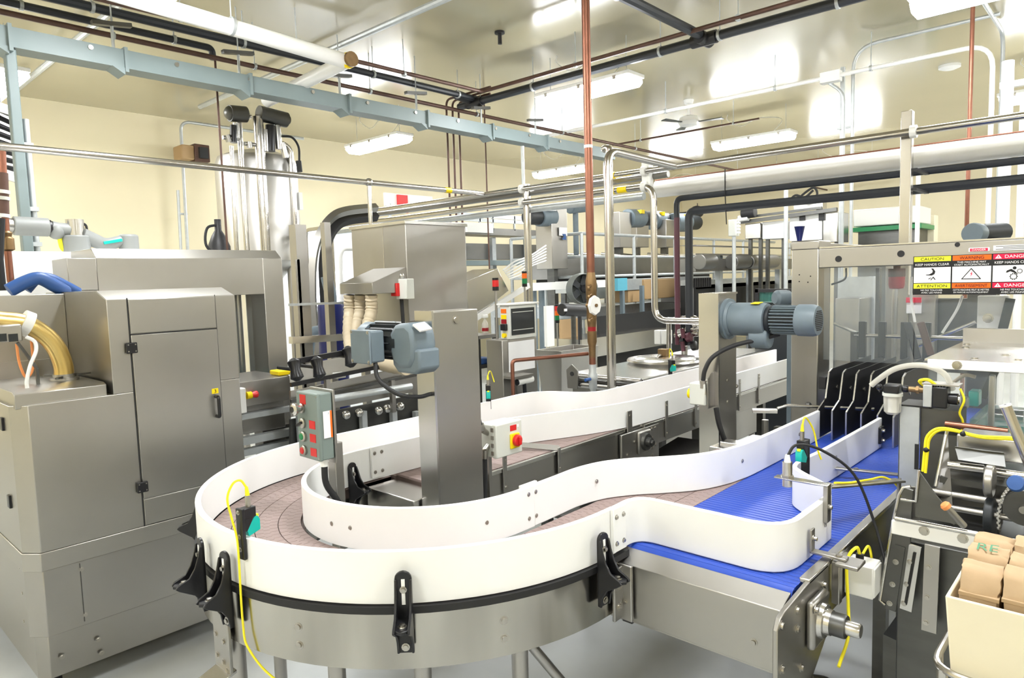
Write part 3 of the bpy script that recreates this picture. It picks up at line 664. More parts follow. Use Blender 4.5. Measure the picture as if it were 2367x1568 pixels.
# ------------------------------------------------------------------ drive column one with its gearmotor
dc = thing('drive_column', 'wide stainless drive column standing inside the conveyor loop', 'column', (1.98, 2.2, 0))
MB().box(1.852, 2.118, 2.152, 2.255, .62, 1.742).build('column_cover', 'steel', dc, .004)
MB().box(1.8495, 1.860, 2.149, 2.258, .63, 1.746).build('edge_strip', 'steel_bright', dc)
bolt(dc, (1.985, 2.152, 1.70), (0, -1, 0), .014, .008)
gm = thing('gearmotor', 'grey gearmotor with square junction box on left of the wide drive column', 'motor', (1.78, 2.25, 1.5))
MB().prism([(1.85, y, z) for y, z in ((2.125, 1.56), (2.15, 1.52), (2.22, 1.515), (2.265, 1.54), (2.28, 1.60), (2.275, 1.66), (2.24, 1.70), (2.17, 1.705), (2.13, 1.68), (2.12, 1.62))], (-.125, 0, 0)).build('gear_housing', 'motor_grey', gm, .02)
MB().prism([(1.845, y, z) for y, z in ((2.10, 1.52), (2.13, 1.50), (2.24, 1.50), (2.27, 1.53), (2.28, 1.60), (2.10, 1.60))], (-.11, 0, 0)).build('gear_foot', 'motor_grey', gm, .01)
MB().cyl((1.79, 2.24, 1.62), (1.79, 2.46, 1.62), .068, n=20).build('motor_body', 'motor_dark', gm)
for i in range(16):
    a = i * math.pi / 8; MB().bar((1.79 + .07 * math.cos(a), 2.27, 1.62 + .07 * math.sin(a)), (1.79 + .07 * math.cos(a), 2.45, 1.62 + .07 * math.sin(a)), .003, .018, up=(math.cos(a), 0, math.sin(a))).build('fin', 'motor_dark', gm)
MB().lathe([(.078, 0), (.08, .05), (.06, .075), (.02, .08)], (1.79, 2.45, 1.62), (0, 1, 0), 24).build('fan_cowl', 'motor_grey', gm)
jb = MB().box(1.64, 1.71, 2.285, 2.41, 1.545, 1.675).build('junction_box', 'motor_grey', gm, .008)
MB().box(1.632, 1.642, 2.282, 2.413, 1.541, 1.679).build('box_lid', 'motor_grey', jb, .006)
for y in (2.292, 2.403):
    for z in (1.55, 1.67): bolt(jb, (1.632, y, z), (-1, 0, 0), .005, .004)
MB().prism([(1.74, 2.095, 1.67), (1.80, 2.095, 1.675), (1.80, 2.14, 1.70), (1.74, 2.14, 1.695)], (0, -.004, .006)).build('rating_plate', 'paper', gm)
MB().tube(catmull([(1.67, 2.30, 1.545), (1.66, 2.27, 1.48), (1.70, 2.20, 1.42), (1.78, 2.17, 1.40), (1.85, 2.18, 1.40)], 6), .009, 10).build('power_cable', 'black_rubber', gm)

# ------------------------------------------------------------------ drive column two with its gearmotor
dc2 = thing('drive_column', 'narrower stainless drive column carrying the gearmotor that points right', 'column', (3.6, 1.75, 0))
MB().box(3.474, 3.715, 1.70, 1.80, 0, 1.752).build('column_cover', 'steel', dc2, .004)
MB().box(3.470, 3.482, 1.69, 1.805, .5, 1.757).box(3.474, 3.72, 1.696, 1.806, 1.746, 1.757).build('edge_strip', 'steel_bright', dc2)
MB().prism([(3.474, 1.715, z) for z in (1.14, 1.33)] + [(3.45, 1.715, 1.33), (3.40, 1.715, 1.30), (3.40, 1.715, 1.14)], (0, .006, 0)).build('switch_bracket', 'steel_plain', dc2)
for x, z in ((3.6, 1.27), (3.6, 1.15), (3.72, 1.22)): bolt(dc2, (x, 1.70, z), (0, -1, 0), .008, .006)
gm2 = thing('gearmotor', 'blue-grey gearmotor with ribbed motor and yellow tag pointing right', 'motor', (3.59, 1.5, 1.45))
c = V((3.60, 1.70, 1.612)); ax = V((0, -1, 0))
MB().lathe([(.112, 0), (.112, .018), (.095, .02), (.09, .035)], c, ax, 32).build('mounting_flange', 'motor_grey', gm2)
MB().lathe([(.085, .03), (.09, .06), (.09, .20), (.085, .225), (.05, .23)], c, ax, 32).build('gear_housing', 'motor_grey', gm2)
MB().cyl((3.60, 1.56, 1.52), (3.60, 1.46, 1.52), .062, n=24).build('pinion_housing', 'motor_grey', gm2, .01)
MB().lathe([(.07, .225), (.078, .25), (.07, .255)], c, ax, 28).build('adapter_ring', 'motor_dark', gm2)
MB().lathe([(.064, .25), (.064, .40)], c, ax, 24).build('motor_body', 'motor_dark', gm2)
for i in range(26):
    a = i * 2 * math.pi / 26; p0 = c + ax * .258 + V((math.cos(a), 0, math.sin(a))) * .068; MB().bar(p0, p0 + ax * .13, .004, .018, up=(math.cos(a), 0, math.sin(a))).build('fin', 'motor_grey', gm2)
cw = MB().lathe([(.078, .385), (.082, .39), (.082, .46), (.074, .485), (.055, .487)], c, ax, 32).build('fan_cowl', 'motor_grey', gm2)
for i in range(11): MB().box(c.x - math.sqrt(max(.001, .055 ** 2 - (.0095 * (i - 5)) ** 2)), c.x + math.sqrt(max(.001, .055 ** 2 - (.0095 * (i - 5)) ** 2)), c.y - .489, c.y - .486, c.z + .0095 * (i - 5) - .003, c.z + .0095 * (i - 5) + .003).build('grille_slot', 'dark', cw)
MB().prism([(3.545, 1.545, 1.697), (3.60, 1.545, 1.703), (3.60, 1.50, 1.703), (3.545, 1.50, 1.697)], (0, 0, .003)).build('yellow_tag', 'yellow', gm2)
MB().tube(catmull([(3.62, 1.42, 1.535), (3.57, 1.50, 1.51), (3.50, 1.62, 1.475), (3.43, 1.70, 1.42), (3.405, 1.735, 1.35), (3.40, 1.745, 1.29)], 6), .012, 10).build('power_cable', 'black_rubber', gm2)
sw = thing('switch_box', 'cream switch box with yellow knob on the narrower drive column', 'switch box', (3.42, 1.78, 1.15))
MB().box(3.385, 3.465, 1.728, 1.82, 1.155, 1.275).build('enclosure', 'box_light', sw, .006)
MB().lathe([(.03, 0), (.028, .02), (.018, .025)], (3.425, 1.82, 1.21), (0, 1, 0), 20).build('knob', 'yellow', sw)
MB().cyl((3.40, 1.745, 1.29), (3.40, 1.745, 1.25), .018).cyl((3.40, 1.74, 1.25), (3.40, 1.735, 1.215), .014).build('cable_gland', 'bolt_steel', sw)
MB().tube(catmull([(3.44, 1.69, 1.14), (3.45, 1.68, 1.06), (3.49, 1.675, .98), (3.52, 1.67, .93)], 5), .014, 10).build('conduit', 'black_rubber', sw)

# ------------------------------------------------------------------ push-button station on its post
pb = thing('push_button_station', 'grey push-button box with red labels on a steel post inside the loop', 'control box', (1.45, 2.36, .78))
x0 = at(737, 1000, Y=2.33).x; x1 = at(773, 1000, Y=2.33).x; yb = at(690, 1000, X=x0).y
zt, zb = 1.447, 1.185
MB().box(x0, x1 - .004, 2.33, yb, zb, zt).build('enclosure', 'box_grey', pb, .005)
MB().box(x0 - .002, x0 + .016, 2.328, yb + .002, zb - .002, zt + .002).build('box_cover', 'box_grey', pb, .006)
MB().box(x1 - .004, x1 + .006, 2.322, yb + .01, zb - .02, zt + .01).build('back_plate', 'steel_plain', pb, .002)
MB().box(x1 + .006, x1 + .045, 2.345, 2.40, .80, 1.24).build('post', 'steel_plain', pb, .003)
yc = 2.33 + (yb - 2.33) * .70
for z, kind in ((1.385, 'mush'), (1.325, 'sel'), (1.272, 'grn'), (1.216, 'red')):
    MB().lathe([(.020, 0), (.020, .009), (.014, .013)], (x0 - .002, yc, z), (-1, 0, 0), 20).build('bezel', 'bolt_steel', pb)
    if kind == 'mush':
        MB().lathe([(.013, .01), (.013, .026), (.024, .03), (.025, .040), (.016, .046)], (x0 - .002, yc, z), (-1, 0, 0), 20).build('push_button', 'steel_bright', pb)
        MB().cyl((x0 - .046, yc, z), (x0 - .050, yc, z), .012).build('button_cap', 'black_plastic', pb)
    elif kind == 'sel': MB().bar((x0 - .016, yc - .012, z + .006), (x0 - .016, yc + .022, z - .010), .016, .010).build('selector_knob', 'black_plastic', pb, .002)
    else: MB().lathe([(.0135, .009), (.0135, .015), (.011, .017)], (x0 - .002, yc, z), (-1, 0, 0), 16).build('push_button', 'green' if kind == 'grn' else 'red', pb)
yl = 2.33 + (yb - 2.33) * .27
for z, yy, h in ((1.42, yc - .005, .030), (1.325, yl, .026), (1.272, yl, .026), (1.216, yl, .026)): MB().box(x0 - .0035, x0 - .002, yy - .021, yy + .021, z - h * .62, z + h * .62).build('red_label', 'red', pb)
for y_ in (2.336, yb - .006):
    for z in (zb + .01, zt - .01): bolt(pb, (x0 - .002, y_, z), (-1, 0, 0), .003, .002)
MB().box(x0 + .020, x1 - .010, 2.3265, 2.3275, 1.272, 1.378).build('notice_label', 'paper', pb)
MB().box(x1 - .018, x1 - .010, 2.3255, 2.3264, 1.272, 1.378).build('orange_strip', 'orange', pb)
text('7', pb, (x1 - .025, 2.3255, 1.367), (1, 0, 0), (0, 0, 1), .007, None, 'sign_black')
MB().lathe([(.02, 0), (.02, -.012), (.016, -.012), (.016, -.03)], ((x0 + x1) / 2, 2.36, zb), (0, 0, 1), 16).build('cable_gland', 'white_plastic', pb)
MB().tube(catmull([((x0 + x1) / 2, 2.36, zb - .02), ((x0 + x1) / 2 + .005, 2.36, 1.08), (x1 + .01, 2.345, 1.0), (x1 + .03, 2.34, .90)], 6), .0125, 12).build('conduit', 'black_rubber', pb)

# ------------------------------------------------------------------ disconnect switch box
ds = thing('disconnect_switch', 'pale grey box with red rotary switch on yellow plate right of wide drive column', 'switch box', (2.3, 2.2, .8))
x0, x1 = at(1148, 1015, Y=2.14).x, at(1206, 1010, Y=2.14).x; zt, zb = at(1178, 978, Y=2.14).z, at(1178, 1052, Y=2.14).z
MB().box(x0, x1, 2.165, 2.25, zb, zt).build('enclosure', 'box_light', ds, .004)
MB().box(x0 - .003, x1 + .003, 2.14, 2.167, zb - .003, zt + .004).build('door', 'box_light', ds, .005)
xk, zk = x0 + (x1 - x0) * .70, zb + (zt - zb) * .42
MB().box(xk - .033, xk + .028, 2.130, 2.141, zk - .036, zk + .034).build('yellow_plate', 'yellow', ds, .004)
MB().lathe([(.028, 0), (.027, .014), (.022, .018)], (xk + .003, 2.131, zk), (0, -1, 0), 24).build('rotary_knob', 'red', ds)
MB().box(xk - .004, xk + .010, 2.100, 2.114, zk - .018, zk + .02).build('knob_grip', 'red', ds, .004)
MB().box(xk - .028, xk + .014, 2.1385, 2.1405, zt - .040, zt - .014).build('red_label', 'red', ds)
MB().box(xk + .018, xk + .032, 2.1385, 2.1405, zt - .028, zt - .016).build('white_label', 'paper', ds)
for i in range(4): MB().box(x0 - .008, x0 - .002, 2.155, 2.170, zb + .012 + i * .036, zb + .03 + i * .036).build('hinge', 'bolt_steel', ds)
MB().cyl((x0 + .005, 2.2, zt - .04), (x0 - .03, 2.2, zt - .02), .013).cyl((x0 - .03, 2.2, zt - .02), (x0 - .04, 2.2, zt + .01), .016).build('conduit_elbow', 'bolt_steel', ds)
MB().cyl((x0 + .005, 2.2, zb + .05), (x0 - .018, 2.2, zb + .035), .014).cyl((x0 - .018, 2.2, zb + .035), (x0 - .02, 2.2, zb - .005), .015).build('conduit_elbow', 'bolt_steel', ds)
MB().tube(catmull([(x0 - .02, 2.2, zb), (x0 - .022, 2.2, .95), (x0 - .03, 2.2, .85), (x0 - .03, 2.2, .78)], 4), .011).build('conduit', 'black_rubber', ds)
MB().tube(catmull([(x0 - .04, 2.2, zt), (x0 - .055, 2.2, zt + .05), (x0 - .075, 2.21, zt + .09)], 4), .010).build('conduit', 'black_rubber', ds)
MB().box(x0 + .025, x0 + .045, 2.22, 2.266, .84, zb).build('strap', 'steel_plain', ds)

# ------------------------------------------------------------------ teal photo-eye sensors
def sensor(label, loc, rz, cable, flip=1):
    t = thing('photo_sensor', label, 'sensor', loc); t.rotation_euler = (0, 0, rz)
    o = V(loc)
    B = lambda *a: tuple(o + V(a))
    MB().box(o.x - .004, o.x + .006, o.y - .016, o.y + .016, o.z - .105, o.z + .052).build('bracket_plate', 'black_plastic', t, .002)
    MB().box(o.x + .004, o.x + .046, o.y - .015, o.y + .015, o.z + .018, o.z + .05).prism([B(.006, -.014, .02), B(.04, -.014, .02), B(.014, -.014, -.02), B(.006, -.014, -.02)], (0, .028, 0)).build('holder', 'black_plastic', t, .002)
    MB().prism([B(.012, -.013, -.018), B(.040, -.013, .017), B(.052, -.013, .017), B(.060, -.013, .005), B(.060, -.013, -.028), B(.02, -.013, -.038)], (0, .026, 0)).build('sensor_body', 'teal', t, .002)
    MB().box(o.x + .050, o.x + .060, o.y - .006, o.y + .006, o.z + .012, o.z + .020).build('indicator', 'sign_yellow', t)
    MB().cyl(B(.030, 0, .05), B(.030, 0, .085), .008).build('connector', 'bolt_steel', t)
    MB().cyl(B(.030, 0, .085), B(.028, 0, .112), .007, .0045).build('plug', 'yellow_cable', t)
    for z in (-.035, -.075, .04): bolt(t, B(-.004, .004, z), (-1, 0, 0), .005, .004)
    MB().tube(catmull([B(.028, 0, .11)] + [B(*c_) for c_ in cable], 7), .0035, 8).build('cable', 'yellow_cable', t)
    return t
a = math.radians(189.5)
ps = V((CCX + .880 * math.cos(a), CCY + .880 * math.sin(a), 1.117))
ps.z = 1.152
sensor('teal sensor on black plate clipped over the left front of the white guard', ps, a + math.pi, [(.012, .004, .135), (-.012, .008, .13), (-.03, .012, .09), (-.022, .01, .03), (-.012, .006, -.03), (-.012, .002, -.09), (-.014, 0, -.30), (-.012, -.02, -.38), (.02, -.1, -.47), (.10, -.26, -.56)])
sensor('teal sensor at the nose of the inner guard above the blue belt', (2.70, .955, 1.165), math.pi * .97, [(.012, .0, .135), (-.02, 0, .12), (-.05, .01, .07), (-.06, .02, 0), (-.07, .03, -.04)])
sensor('teal sensor with yellow cable on far guard just right of the wide drive column', (3.02, 3.0, 1.165), math.pi * 1.25, [(.03, .01, .135), (-.04, .02, .125), (-.09, .03, .09), (-.10, .04, .05)])
sensor('small teal sensor on the far guard beside the round vat lid', (4.62, 2.64, 1.17), math.pi * 1.35, [(.02, 0, .12), (-.02, .01, .13), (-.04, .02, .06)])
# silver proximity sensor on bent plate at the outer guard end
px_ = thing('proximity_sensor', 'silver cylinder sensor on a bent steel plate at front guard end', 'sensor', (2.36, .80, 1.03))
MB().box(2.315, 2.325, .752, .757, 1.02, 1.16).box(2.30, 2.335, .742, .757, 1.04, 1.165).build('bent_plate', 'steel_plain', px_, .002)
MB().box(2.30, 2.335, .742, .92, 1.16, 1.166).build('top_plate', 'steel_bright', px_, .002)
MB().cyl((2.318, .88, 1.135), (2.318, .88, 1.22), .016, n=20).build('sensor_barrel', 'steel_bright', px_)
MB().lathe([(.022, 0), (.022, .008)], (2.318, .88, 1.166), (0, 0, 1), 6).build('lock_nut', 'bolt_steel', px_)
MB().cyl((2.318, .88, 1.22), (2.318, .88, 1.245), .011, .007).build('plug', 'white_plastic', px_)
bolt(px_, (2.318, .742, 1.09), (0, -1, 0), .007, .01)
MB().tube(catmull([(2.318, .88, 1.24), (2.35, .86, 1.275), (2.42, .80, 1.25), (2.50, .72, 1.16), (2.52, .66, 1.0), (2.46, .60, .86), (2.43, .57, .78), (2.47, .53, .72), (2.5, .55, .80)], 7), .005, 8).build('cable', 'black_rubber', px_)
# small white junction box hanging on the side frame
jbx = thing('junction_box', 'small white junction box with yellow cables at the side of blue conveyor', 'box', (2.46, .62, .8))
xa, xb, ya, yb_, za, zb_ = facebox(1998, 1288, 2023, 1350, .05, Y=.60)
JX = 2.29
MB().box(JX, JX + .085, .60, .685, .825, .93).build('enclosure', 'white_plastic', jbx, .004)
MB().box(JX + .004, JX + .081, .596, .603, .83, .925).build('lid', 'white_plastic', jbx, .003)
MB().cyl((JX + .02, .645, .93), (JX + .02, .645, .96), .012).build('cable_gland', 'black_plastic', jbx)
MB().tube(catmull([(JX + .02, .645, .955), (JX, .65, .985), (JX - .025, .67, .94), (JX - .04, .66, .80), (JX - .07, .65, .72), (JX - .16, .65, .66)], 6), .005, 8).build('cable', 'yellow_cable', jbx)
MB().tube(catmull([(JX + .025, .64, .955), (JX + .06, .63, .975), (JX + .10, .63, .90), (JX + .13, .64, .80)], 6), .004, 8).build('cable', 'yellow_cable', jbx)
solo(MB().tube(catmull([(2.55, .80, 1.105), (2.62, .765, 1.096), (2.72, .728, 1.09), (2.80, .70, 1.083), (2.86, .665, 1.03), (2.87, .64, .9), (2.84, .64, .82)], 6), .004, 8), 'sensor_cable', 'yellow_cable', 'yellow cable tied along the flat guard arm above the blue belt', 'cable')
# ------------------------------------------------------------------ case packer frame with warning signs
pk = thing('case_packer', 'stainless case packer frame with warning signs and clear guard panels at the right', 'machine', (4.3, .5, 0))
MB().box(4.2, 4.40, 1.42, 1.578, 0, 2.0).build('corner_post', 'steel', pk, .006)
MB().box(4.196, 4.404, 1.416, 1.582, 1.985, 2.04).build('post_cap', 'steel_plain', pk, .008)
MB().box(4.2, 4.32, -1.6, 1.42, 1.876, 1.99).build('front_beam', 'steel_plain', pk, .005)
MB().box(4.2, 4.33, -1.6, 1.42, 1.99, 1.998).build('beam_top', 'steel_bright', pk)
MB().box(4.40, 6.3, 1.47, 1.57, 1.95, 2.03).build('side_beam', 'steel_plain', pk, .005)
MB().box(6.2, 6.35, 1.42, 1.57, 0, 2.0).build('rear_post', 'steel_plain', pk)
MB().box(4.2, 4.4, -1.62, -1.5, 0, 1.99).build('corner_post', 'steel_plain', pk)
for y, z in ((1.31, 1.925), (.99, 1.94)):
    MB().cyl((4.197, y, z), (4.21, y, z), .018, n=20).build('hole', 'dark', pk)
for y, z in ((1.465, 1.83), (1.53, 1.84), (1.53, 1.80), (1.48, 1.795)): MB().cyl((4.198, y, z), (4.205, y, z), .004, n=8).build('hole', 'dark', pk)
MB().cyl((4.197, .73, 1.975), (4.205, .73, 1.975), .012).build('hole', 'dark', pk)
cvr = MB().box(4.198, 4.2, 1.425, 1.505, .5, 1.35).build('post_cover', 'steel_plain', pk)
MB().sph((4.195, 1.47, 1.06), .02).build('post_bolt', 'steel_dark', pk)
MB().box(4.235, 4.241, .93, 1.40, 1.335, 1.876).build('clear_panel', 'glass', pk)
MB().box(4.235, 4.241, -1.5, .925, 1.335, 1.876).build('clear_panel', 'glass', pk)
MB().box(4.41, 6.2, 1.50, 1.506, 1.2, 1.95).build('clear_panel', 'glass', pk)
# sign board: local axes -> right is -Y, up is Z, face is -X
XS = 4.192
ysg = [.928, .752, .578, .402]
sb = MB().box(XS, 4.2, ysg[3], ysg[0], 1.718, 1.922).build('sign_board', 'sign_black', pk)
def panel(y0, y1, z0, z1, m, name, k=1): return MB().box(XS - .0012 * k, XS - .0012 * (k - 1), y1, y0, z0, z1).build(name, m, sb)
RT, UP = (0, -1, 0), (0, 0, 1)
def tx(s, yc, zc, h, wdt, m): return text(s, sb, (XS - .004, yc, zc), RT, UP, h, wdt, m)
cols = (('CAUTION', 'KEEP HANDS CLEAR', None, 'ATTENTION', 'NE PAS TOUCHER', 'AVEC LES MAINS', 'sign_yellow', 'sign_black'),
        ('WARNING', 'THIS MACHINE MAY', 'START AUTOMATICALLY', 'AVERTISSEMENT', 'CETTE MACHINE PEUT SE METTRE', 'EN MARCHE AUTOMATIQUEMENT', 'sign_orange', 'sign_black'),
        ('DANGER', 'KEEP HANDS CLEAR', None, 'DANGER', 'NE PAS TOUCHER', 'AVEC LES MAINS', 'sign_red', 'sign_white'))
for k, (a, b, b2, c_, d_, e_, bandm, txtm) in enumerate(cols):
    y0, y1 = ysg[k] - .004, ysg[k + 1] + .003; ym = (y0 + y1) / 2; sh = .014 if k == 2 else 0
    panel(y0, y1, 1.893, 1.919, bandm, 'header_band'); panel(y0, y1, 1.751, 1.777, bandm, 'header_band'); panel(y0, y1, 1.781, 1.862, 'sign_white', 'pictogram_panel')
    tx(a, ym - sh, 1.906, .015, .105 if k != 2 else .10, txtm); tx(c_, ym - sh, 1.764, .015, .14 if k < 2 else .10, txtm)
    if b2: tx(b, ym, 1.884, .009, .125, 'sign_white'); tx(b2, ym, 1.871, .009, .15, 'sign_white')
    else: tx(b, ym, 1.877, .012, .155, 'sign_white')
    tx(d_, ym, 1.742, .0085, .10 if k != 1 else .155, 'sign_white'); tx(e_, ym, 1.729, .0085, .095 if k != 1 else .15, 'sign_white')
def shape(pts, yc, zc, m='sign_black', name='pictogram', k=2): return MB().prism([(XS - .0012 * k, yc - u, zc + v) for u, v in pts], (.0008, 0, 0)).build(name, m, sb, smooth=False)
yc = (ysg[0] + ysg[1]) / 2
shape([(-.028, .002), (-.012, .003), (.002, .012), (.004, .022), (-.004, .034), (.006, .034), (.016, .018), (.012, .004), (.0, -.003), (-.026, -.001)], yc, 1.822)
shape([(-.006, -.026), (.004, -.012), (.007, -.014), (-.003, -.028)], yc, 1.822); shape([(.004, -.012), (.014, -.026), (.018, -.025), (.008, -.009)], yc, 1.822); shape([(-.016, -.020), (-.004, -.013), (-.003, -.016), (-.014, -.023)], yc, 1.822)
yc = (ysg[1] + ysg[2]) / 2
shape([(-.044, -.026), (0, .032), (.044, -.026)], yc, 1.822); shape([(-.036, -.022), (0, .025), (.036, -.022)], yc, 1.822, 'sign_white', 'pictogram', 3)
shape([(.004, .014), (-.004, 0), (.001, 0), (-.004, -.015), (.007, .003), (.002, .003), (.006, .014)], yc, 1.822, 'sign_red', 'pictogram', 4)
yc = (ysg[2] + ysg[3]) / 2
def gear(u, v, r, k=2):
    pts = []
    for i in range(20):
        a = i * math.pi / 10; rr = r if i % 2 else r * 1.22
        pts += [(u + rr * math.cos(a - .1), v + rr * math.sin(a - .1)), (u + rr * math.cos(a + .1), v + rr * math.sin(a + .1))]
    shape(pts, yc, 1.822, 'sign_black', 'pictogram', k); shape([(u + r * .82 * math.cos(i * .5236), v + r * .82 * math.sin(i * .5236)) for i in range(12)], yc, 1.822, 'sign_white', 'pictogram', k + 1)
gear(.002, -.016, .014); gear(.026, .010, .010)
shape([(.005 + .008 * math.cos(i * .6283), .026 + .008 * math.sin(i * .6283)) for i in range(10)], yc, 1.822); shape([(-.03, .004), (-.026, .014), (-.008, .022), (.006, .012), (.016, .0), (.02, -.004), (.014, -.004), (.0, .004), (-.012, .010), (-.024, .004)], yc, 1.822)
for zc in (1.906, 1.764):
    y_ = ysg[2] - .026; MB().prism([(XS - .0026, y_ + .014, zc - .009), (XS - .0026, y_ - .014, zc - .009), (XS - .0026, y_, zc + .011)], (.0008, 0, 0)).build('warning_triangle', 'sign_white', sb, smooth=False)
    MB().box(XS - .0036, XS - .0028, y_ - .0015, y_ + .0015, zc - .005, zc + .005).build('exclamation_mark', 'sign_red', sb)
# small oval danger sticker above
MB().box(XS, 4.2, .590, .680, 1.934, 1.955).build('danger_sticker', 'sign_white', pk, .004)
MB().box(XS - .002, XS, .597, .673, 1.937, 1.952).build('danger_oval', 'sign_red', pk, .004)
o_ = text('DANGER', pk, (XS - .0035, .635, 1.9445), RT, UP, .009, .06, 'sign_white')
MB().box(XS, 4.2, .43, .575, 1.936, 1.962).build('instruction_sticker', 'paper', pk)
for i in range(3): MB().box(XS - .001, XS, .44, .565 - .03 * (i % 2), 1.941 + i * .007, 1.944 + i * .007).build('printed_line', 'steel_dark', pk)

# inside of the packer, seen through the panels
pi_ = thing('packer_mechanism', 'grey posts and slides inside case packer behind the clear panel', 'machine', (5.1, .8, 0))
def fb(parent, name, m, x0, y0, x1, y1, d, bevel=.004, **k): return MB().box(*facebox(x0, y0, x1, y1, d, **k)).build(name, m, parent, bevel)
fb(pi_, 'post', 'steel_dark', 2022, 620, 2032, 870, .05, X=5.0); fb(pi_, 'post', 'steel_plain', 2046, 620, 2062, 880, .05, X=5.0)
fb(pi_, 'backing_panel', 'galvanised', 1935, 640, 2020, 860, .03, X=5.6); fb(pi_, 'backing_panel', 'steel_dark', 2080, 690, 2250, 860, .03, X=5.8)
fb(pi_, 'cabinet', 'steel_plain', 1930, 690, 1985, 870, .3, X=5.3); fb(pi_, 'notice', 'paper', 2095, 690, 2130, 725, .005, X=5.55); fb(pi_, 'notice', 'sign_red', 2094, 688, 2130, 700, .004, X=5.52)
fb(pi_, 'mount', 'steel_plain', 2070, 680, 2160, 850, .1, X=5.6)
fb(pi_, 'white_post', 'white_paint', 2258, 684, 2330, 800, .05, X=4.6)
p, q = at(2336, 690, X=4.58), at(2312, 785, X=4.58); MB().bar(p, q, .045, .01, up=(1, 0, 0)).build('black_strip', 'black_paint', pi_)
bolt(pi_, at(2284, 736, X=4.6), (-1, 0, 0), .018, .012)
for (a, b), m in ((((2098, 745), (2122, 830)), 'black_paint'), (((2128, 745), (2152, 822)), 'copper_old')): MB().bar(at(*a, X=4.5), at(*b, X=4.5), .04, .02, up=(1, 0, 0)).build('swing_arm', m, pi_, .006)
MB().tube([at(2255, 745, X=4.9), at(2170, 780, X=4.9), at(2120, 800, X=4.9)], .012).build('slide_rod', 'steel_bright', pi_)
MB().tube([at(1928, 748, X=5.2), at(1998, 778, X=5.2)], .012).build('slide_rod', 'steel_bright', pi_)
MB().tube(catmull([at(2108, 640, X=4.45), at(2106, 690, X=4.45), at(2115, 745, X=4.45)], 6), .007).build('air_hose', 'white_plastic', pi_)
MB().tube(catmull([at(2225, 684, X=4.45), at(2210, 720, X=4.45), at(2178, 770, X=4.45)], 6), .007).build('air_hose', 'white_plastic', pi_)
MB().tube(catmull([at(1956, 620, X=4.6), at(1953, 645, X=4.6), at(1922, 658, X=4.6)], 6), .006).build('air_hose', 'black_rubber', pi_)
MB().box(4.9, 5.7, .2, 1.45, 0, .9).build('base', 'steel_dark', pi_)
bc = thing('beacon_light', 'red beacon lamp hanging under the packer beam left of signs', 'beacon', at(2073, 655, X=4.7))
p = at(2073, 640, X=4.7)
MB().lathe([(.02, -.075), (.04, -.07), (.045, -.05), (.045, 0)], (p.x, p.y, p.z), (0, 0, 1), 20).build('lens', 'red_lens', bc)
MB().cyl((p.x, p.y, p.z), (p.x, p.y, p.z + .05), .047, n=20).cyl((p.x, p.y, p.z + .05), (p.x, p.y, 1.9), .02).box(p.x - .03, 4.3, p.y - .02, p.y + .02, 1.88, 1.9).build('base', 'copper_old', bc)

# ------------------------------------------------------------------ carton feeder cover (steel edged clear box)
fc = thing('feeder_cover', 'clear feeder cover with bright steel top edge under the warning signs', 'machine cover', (3.5, .2, 0))
MB().box(3.19, 3.21, -.7, .648, 1.455, 1.492).build('front_edge', 'white_paint', fc, .003)
MB().box(3.2, 4.0, -.7, .66, 1.485, 1.493).build('top_sheet', 'steel_bright', fc)
MB().box(3.99, 4.02, -.7, .66, 1.485, 1.56).build('rear_lip', 'steel_plain', fc)
for x, y in ((3.28, .5), (3.7, .6), (3.85, .62), (3.45, .42), (3.3, .36)): bolt(fc, (x, y, 1.493), (0, 0, 1), .012, .006)
bolt(fc, (3.19, .545, 1.474), (-1, 0, 0), .012, .006)
MB().box(3.198, 3.204, -.7, .64, 1.02, 1.455).build('clear_panel', 'glass', fc)
MB().box(3.2, 4.0, .640, .646, 1.1, 1.485).build('clear_panel', 'glass', fc)
fb(fc, 'frame_post', 'steel_plain', 2283, 868, 2297, 1030, .03, X=3.24); MB().box(3.22, 3.26, -.7, .62, 1.03, 1.06).build('frame_rail', 'steel_plain', fc)
for x, y in ((3.25, .6), (3.95, .6), (3.25, -.65), (3.95, -.65)): MB().box(x - .02, x + .02, y - .02, y + .02, 0, 1.03).build('leg', 'steel_dark', fc)
fg = thing('feeder_mechanism', 'teal and steel air cylinders inside clear feeder cover', 'machine', (3.5, .3, 1.03))
fb(fg, 'teal_valve', 'teal', 2238, 905, 2262, 940, .08, X=3.5, bevel=.006); fb(fg, 'valve_block', 'steel_plain', 2195, 920, 2235, 945, .06, X=3.4)
MB().cyl(at(2300, 960, X=3.6), at(2367, 965, X=3.6), .03).build('air_cylinder', 'steel_bright', fg); MB().cyl(at(2305, 1000, X=3.6), at(2367, 1003, X=3.6), .03).build('air_cylinder', 'teal', fg)
MB().bar(at(2302, 855, X=3.7), at(2272, 920, X=3.7), .03, .02, up=(1, 0, 0)).build('link_arm', 'black_paint', fg)
fb(fg, 'base_plate', 'glass_green', 2240, 975, 2367, 1020, .4, X=3.4); MB().box(3.3, 3.98, -.6, .6, 1.03, 1.05).build('deck', 'steel_dark', fg)
MB().tube(catmull([at(2203, 885, X=3.4), at(2230, 868, X=3.4), at(2255, 872, X=3.4)], 6), .008).build('air_hose', 'cream_hose', fg)

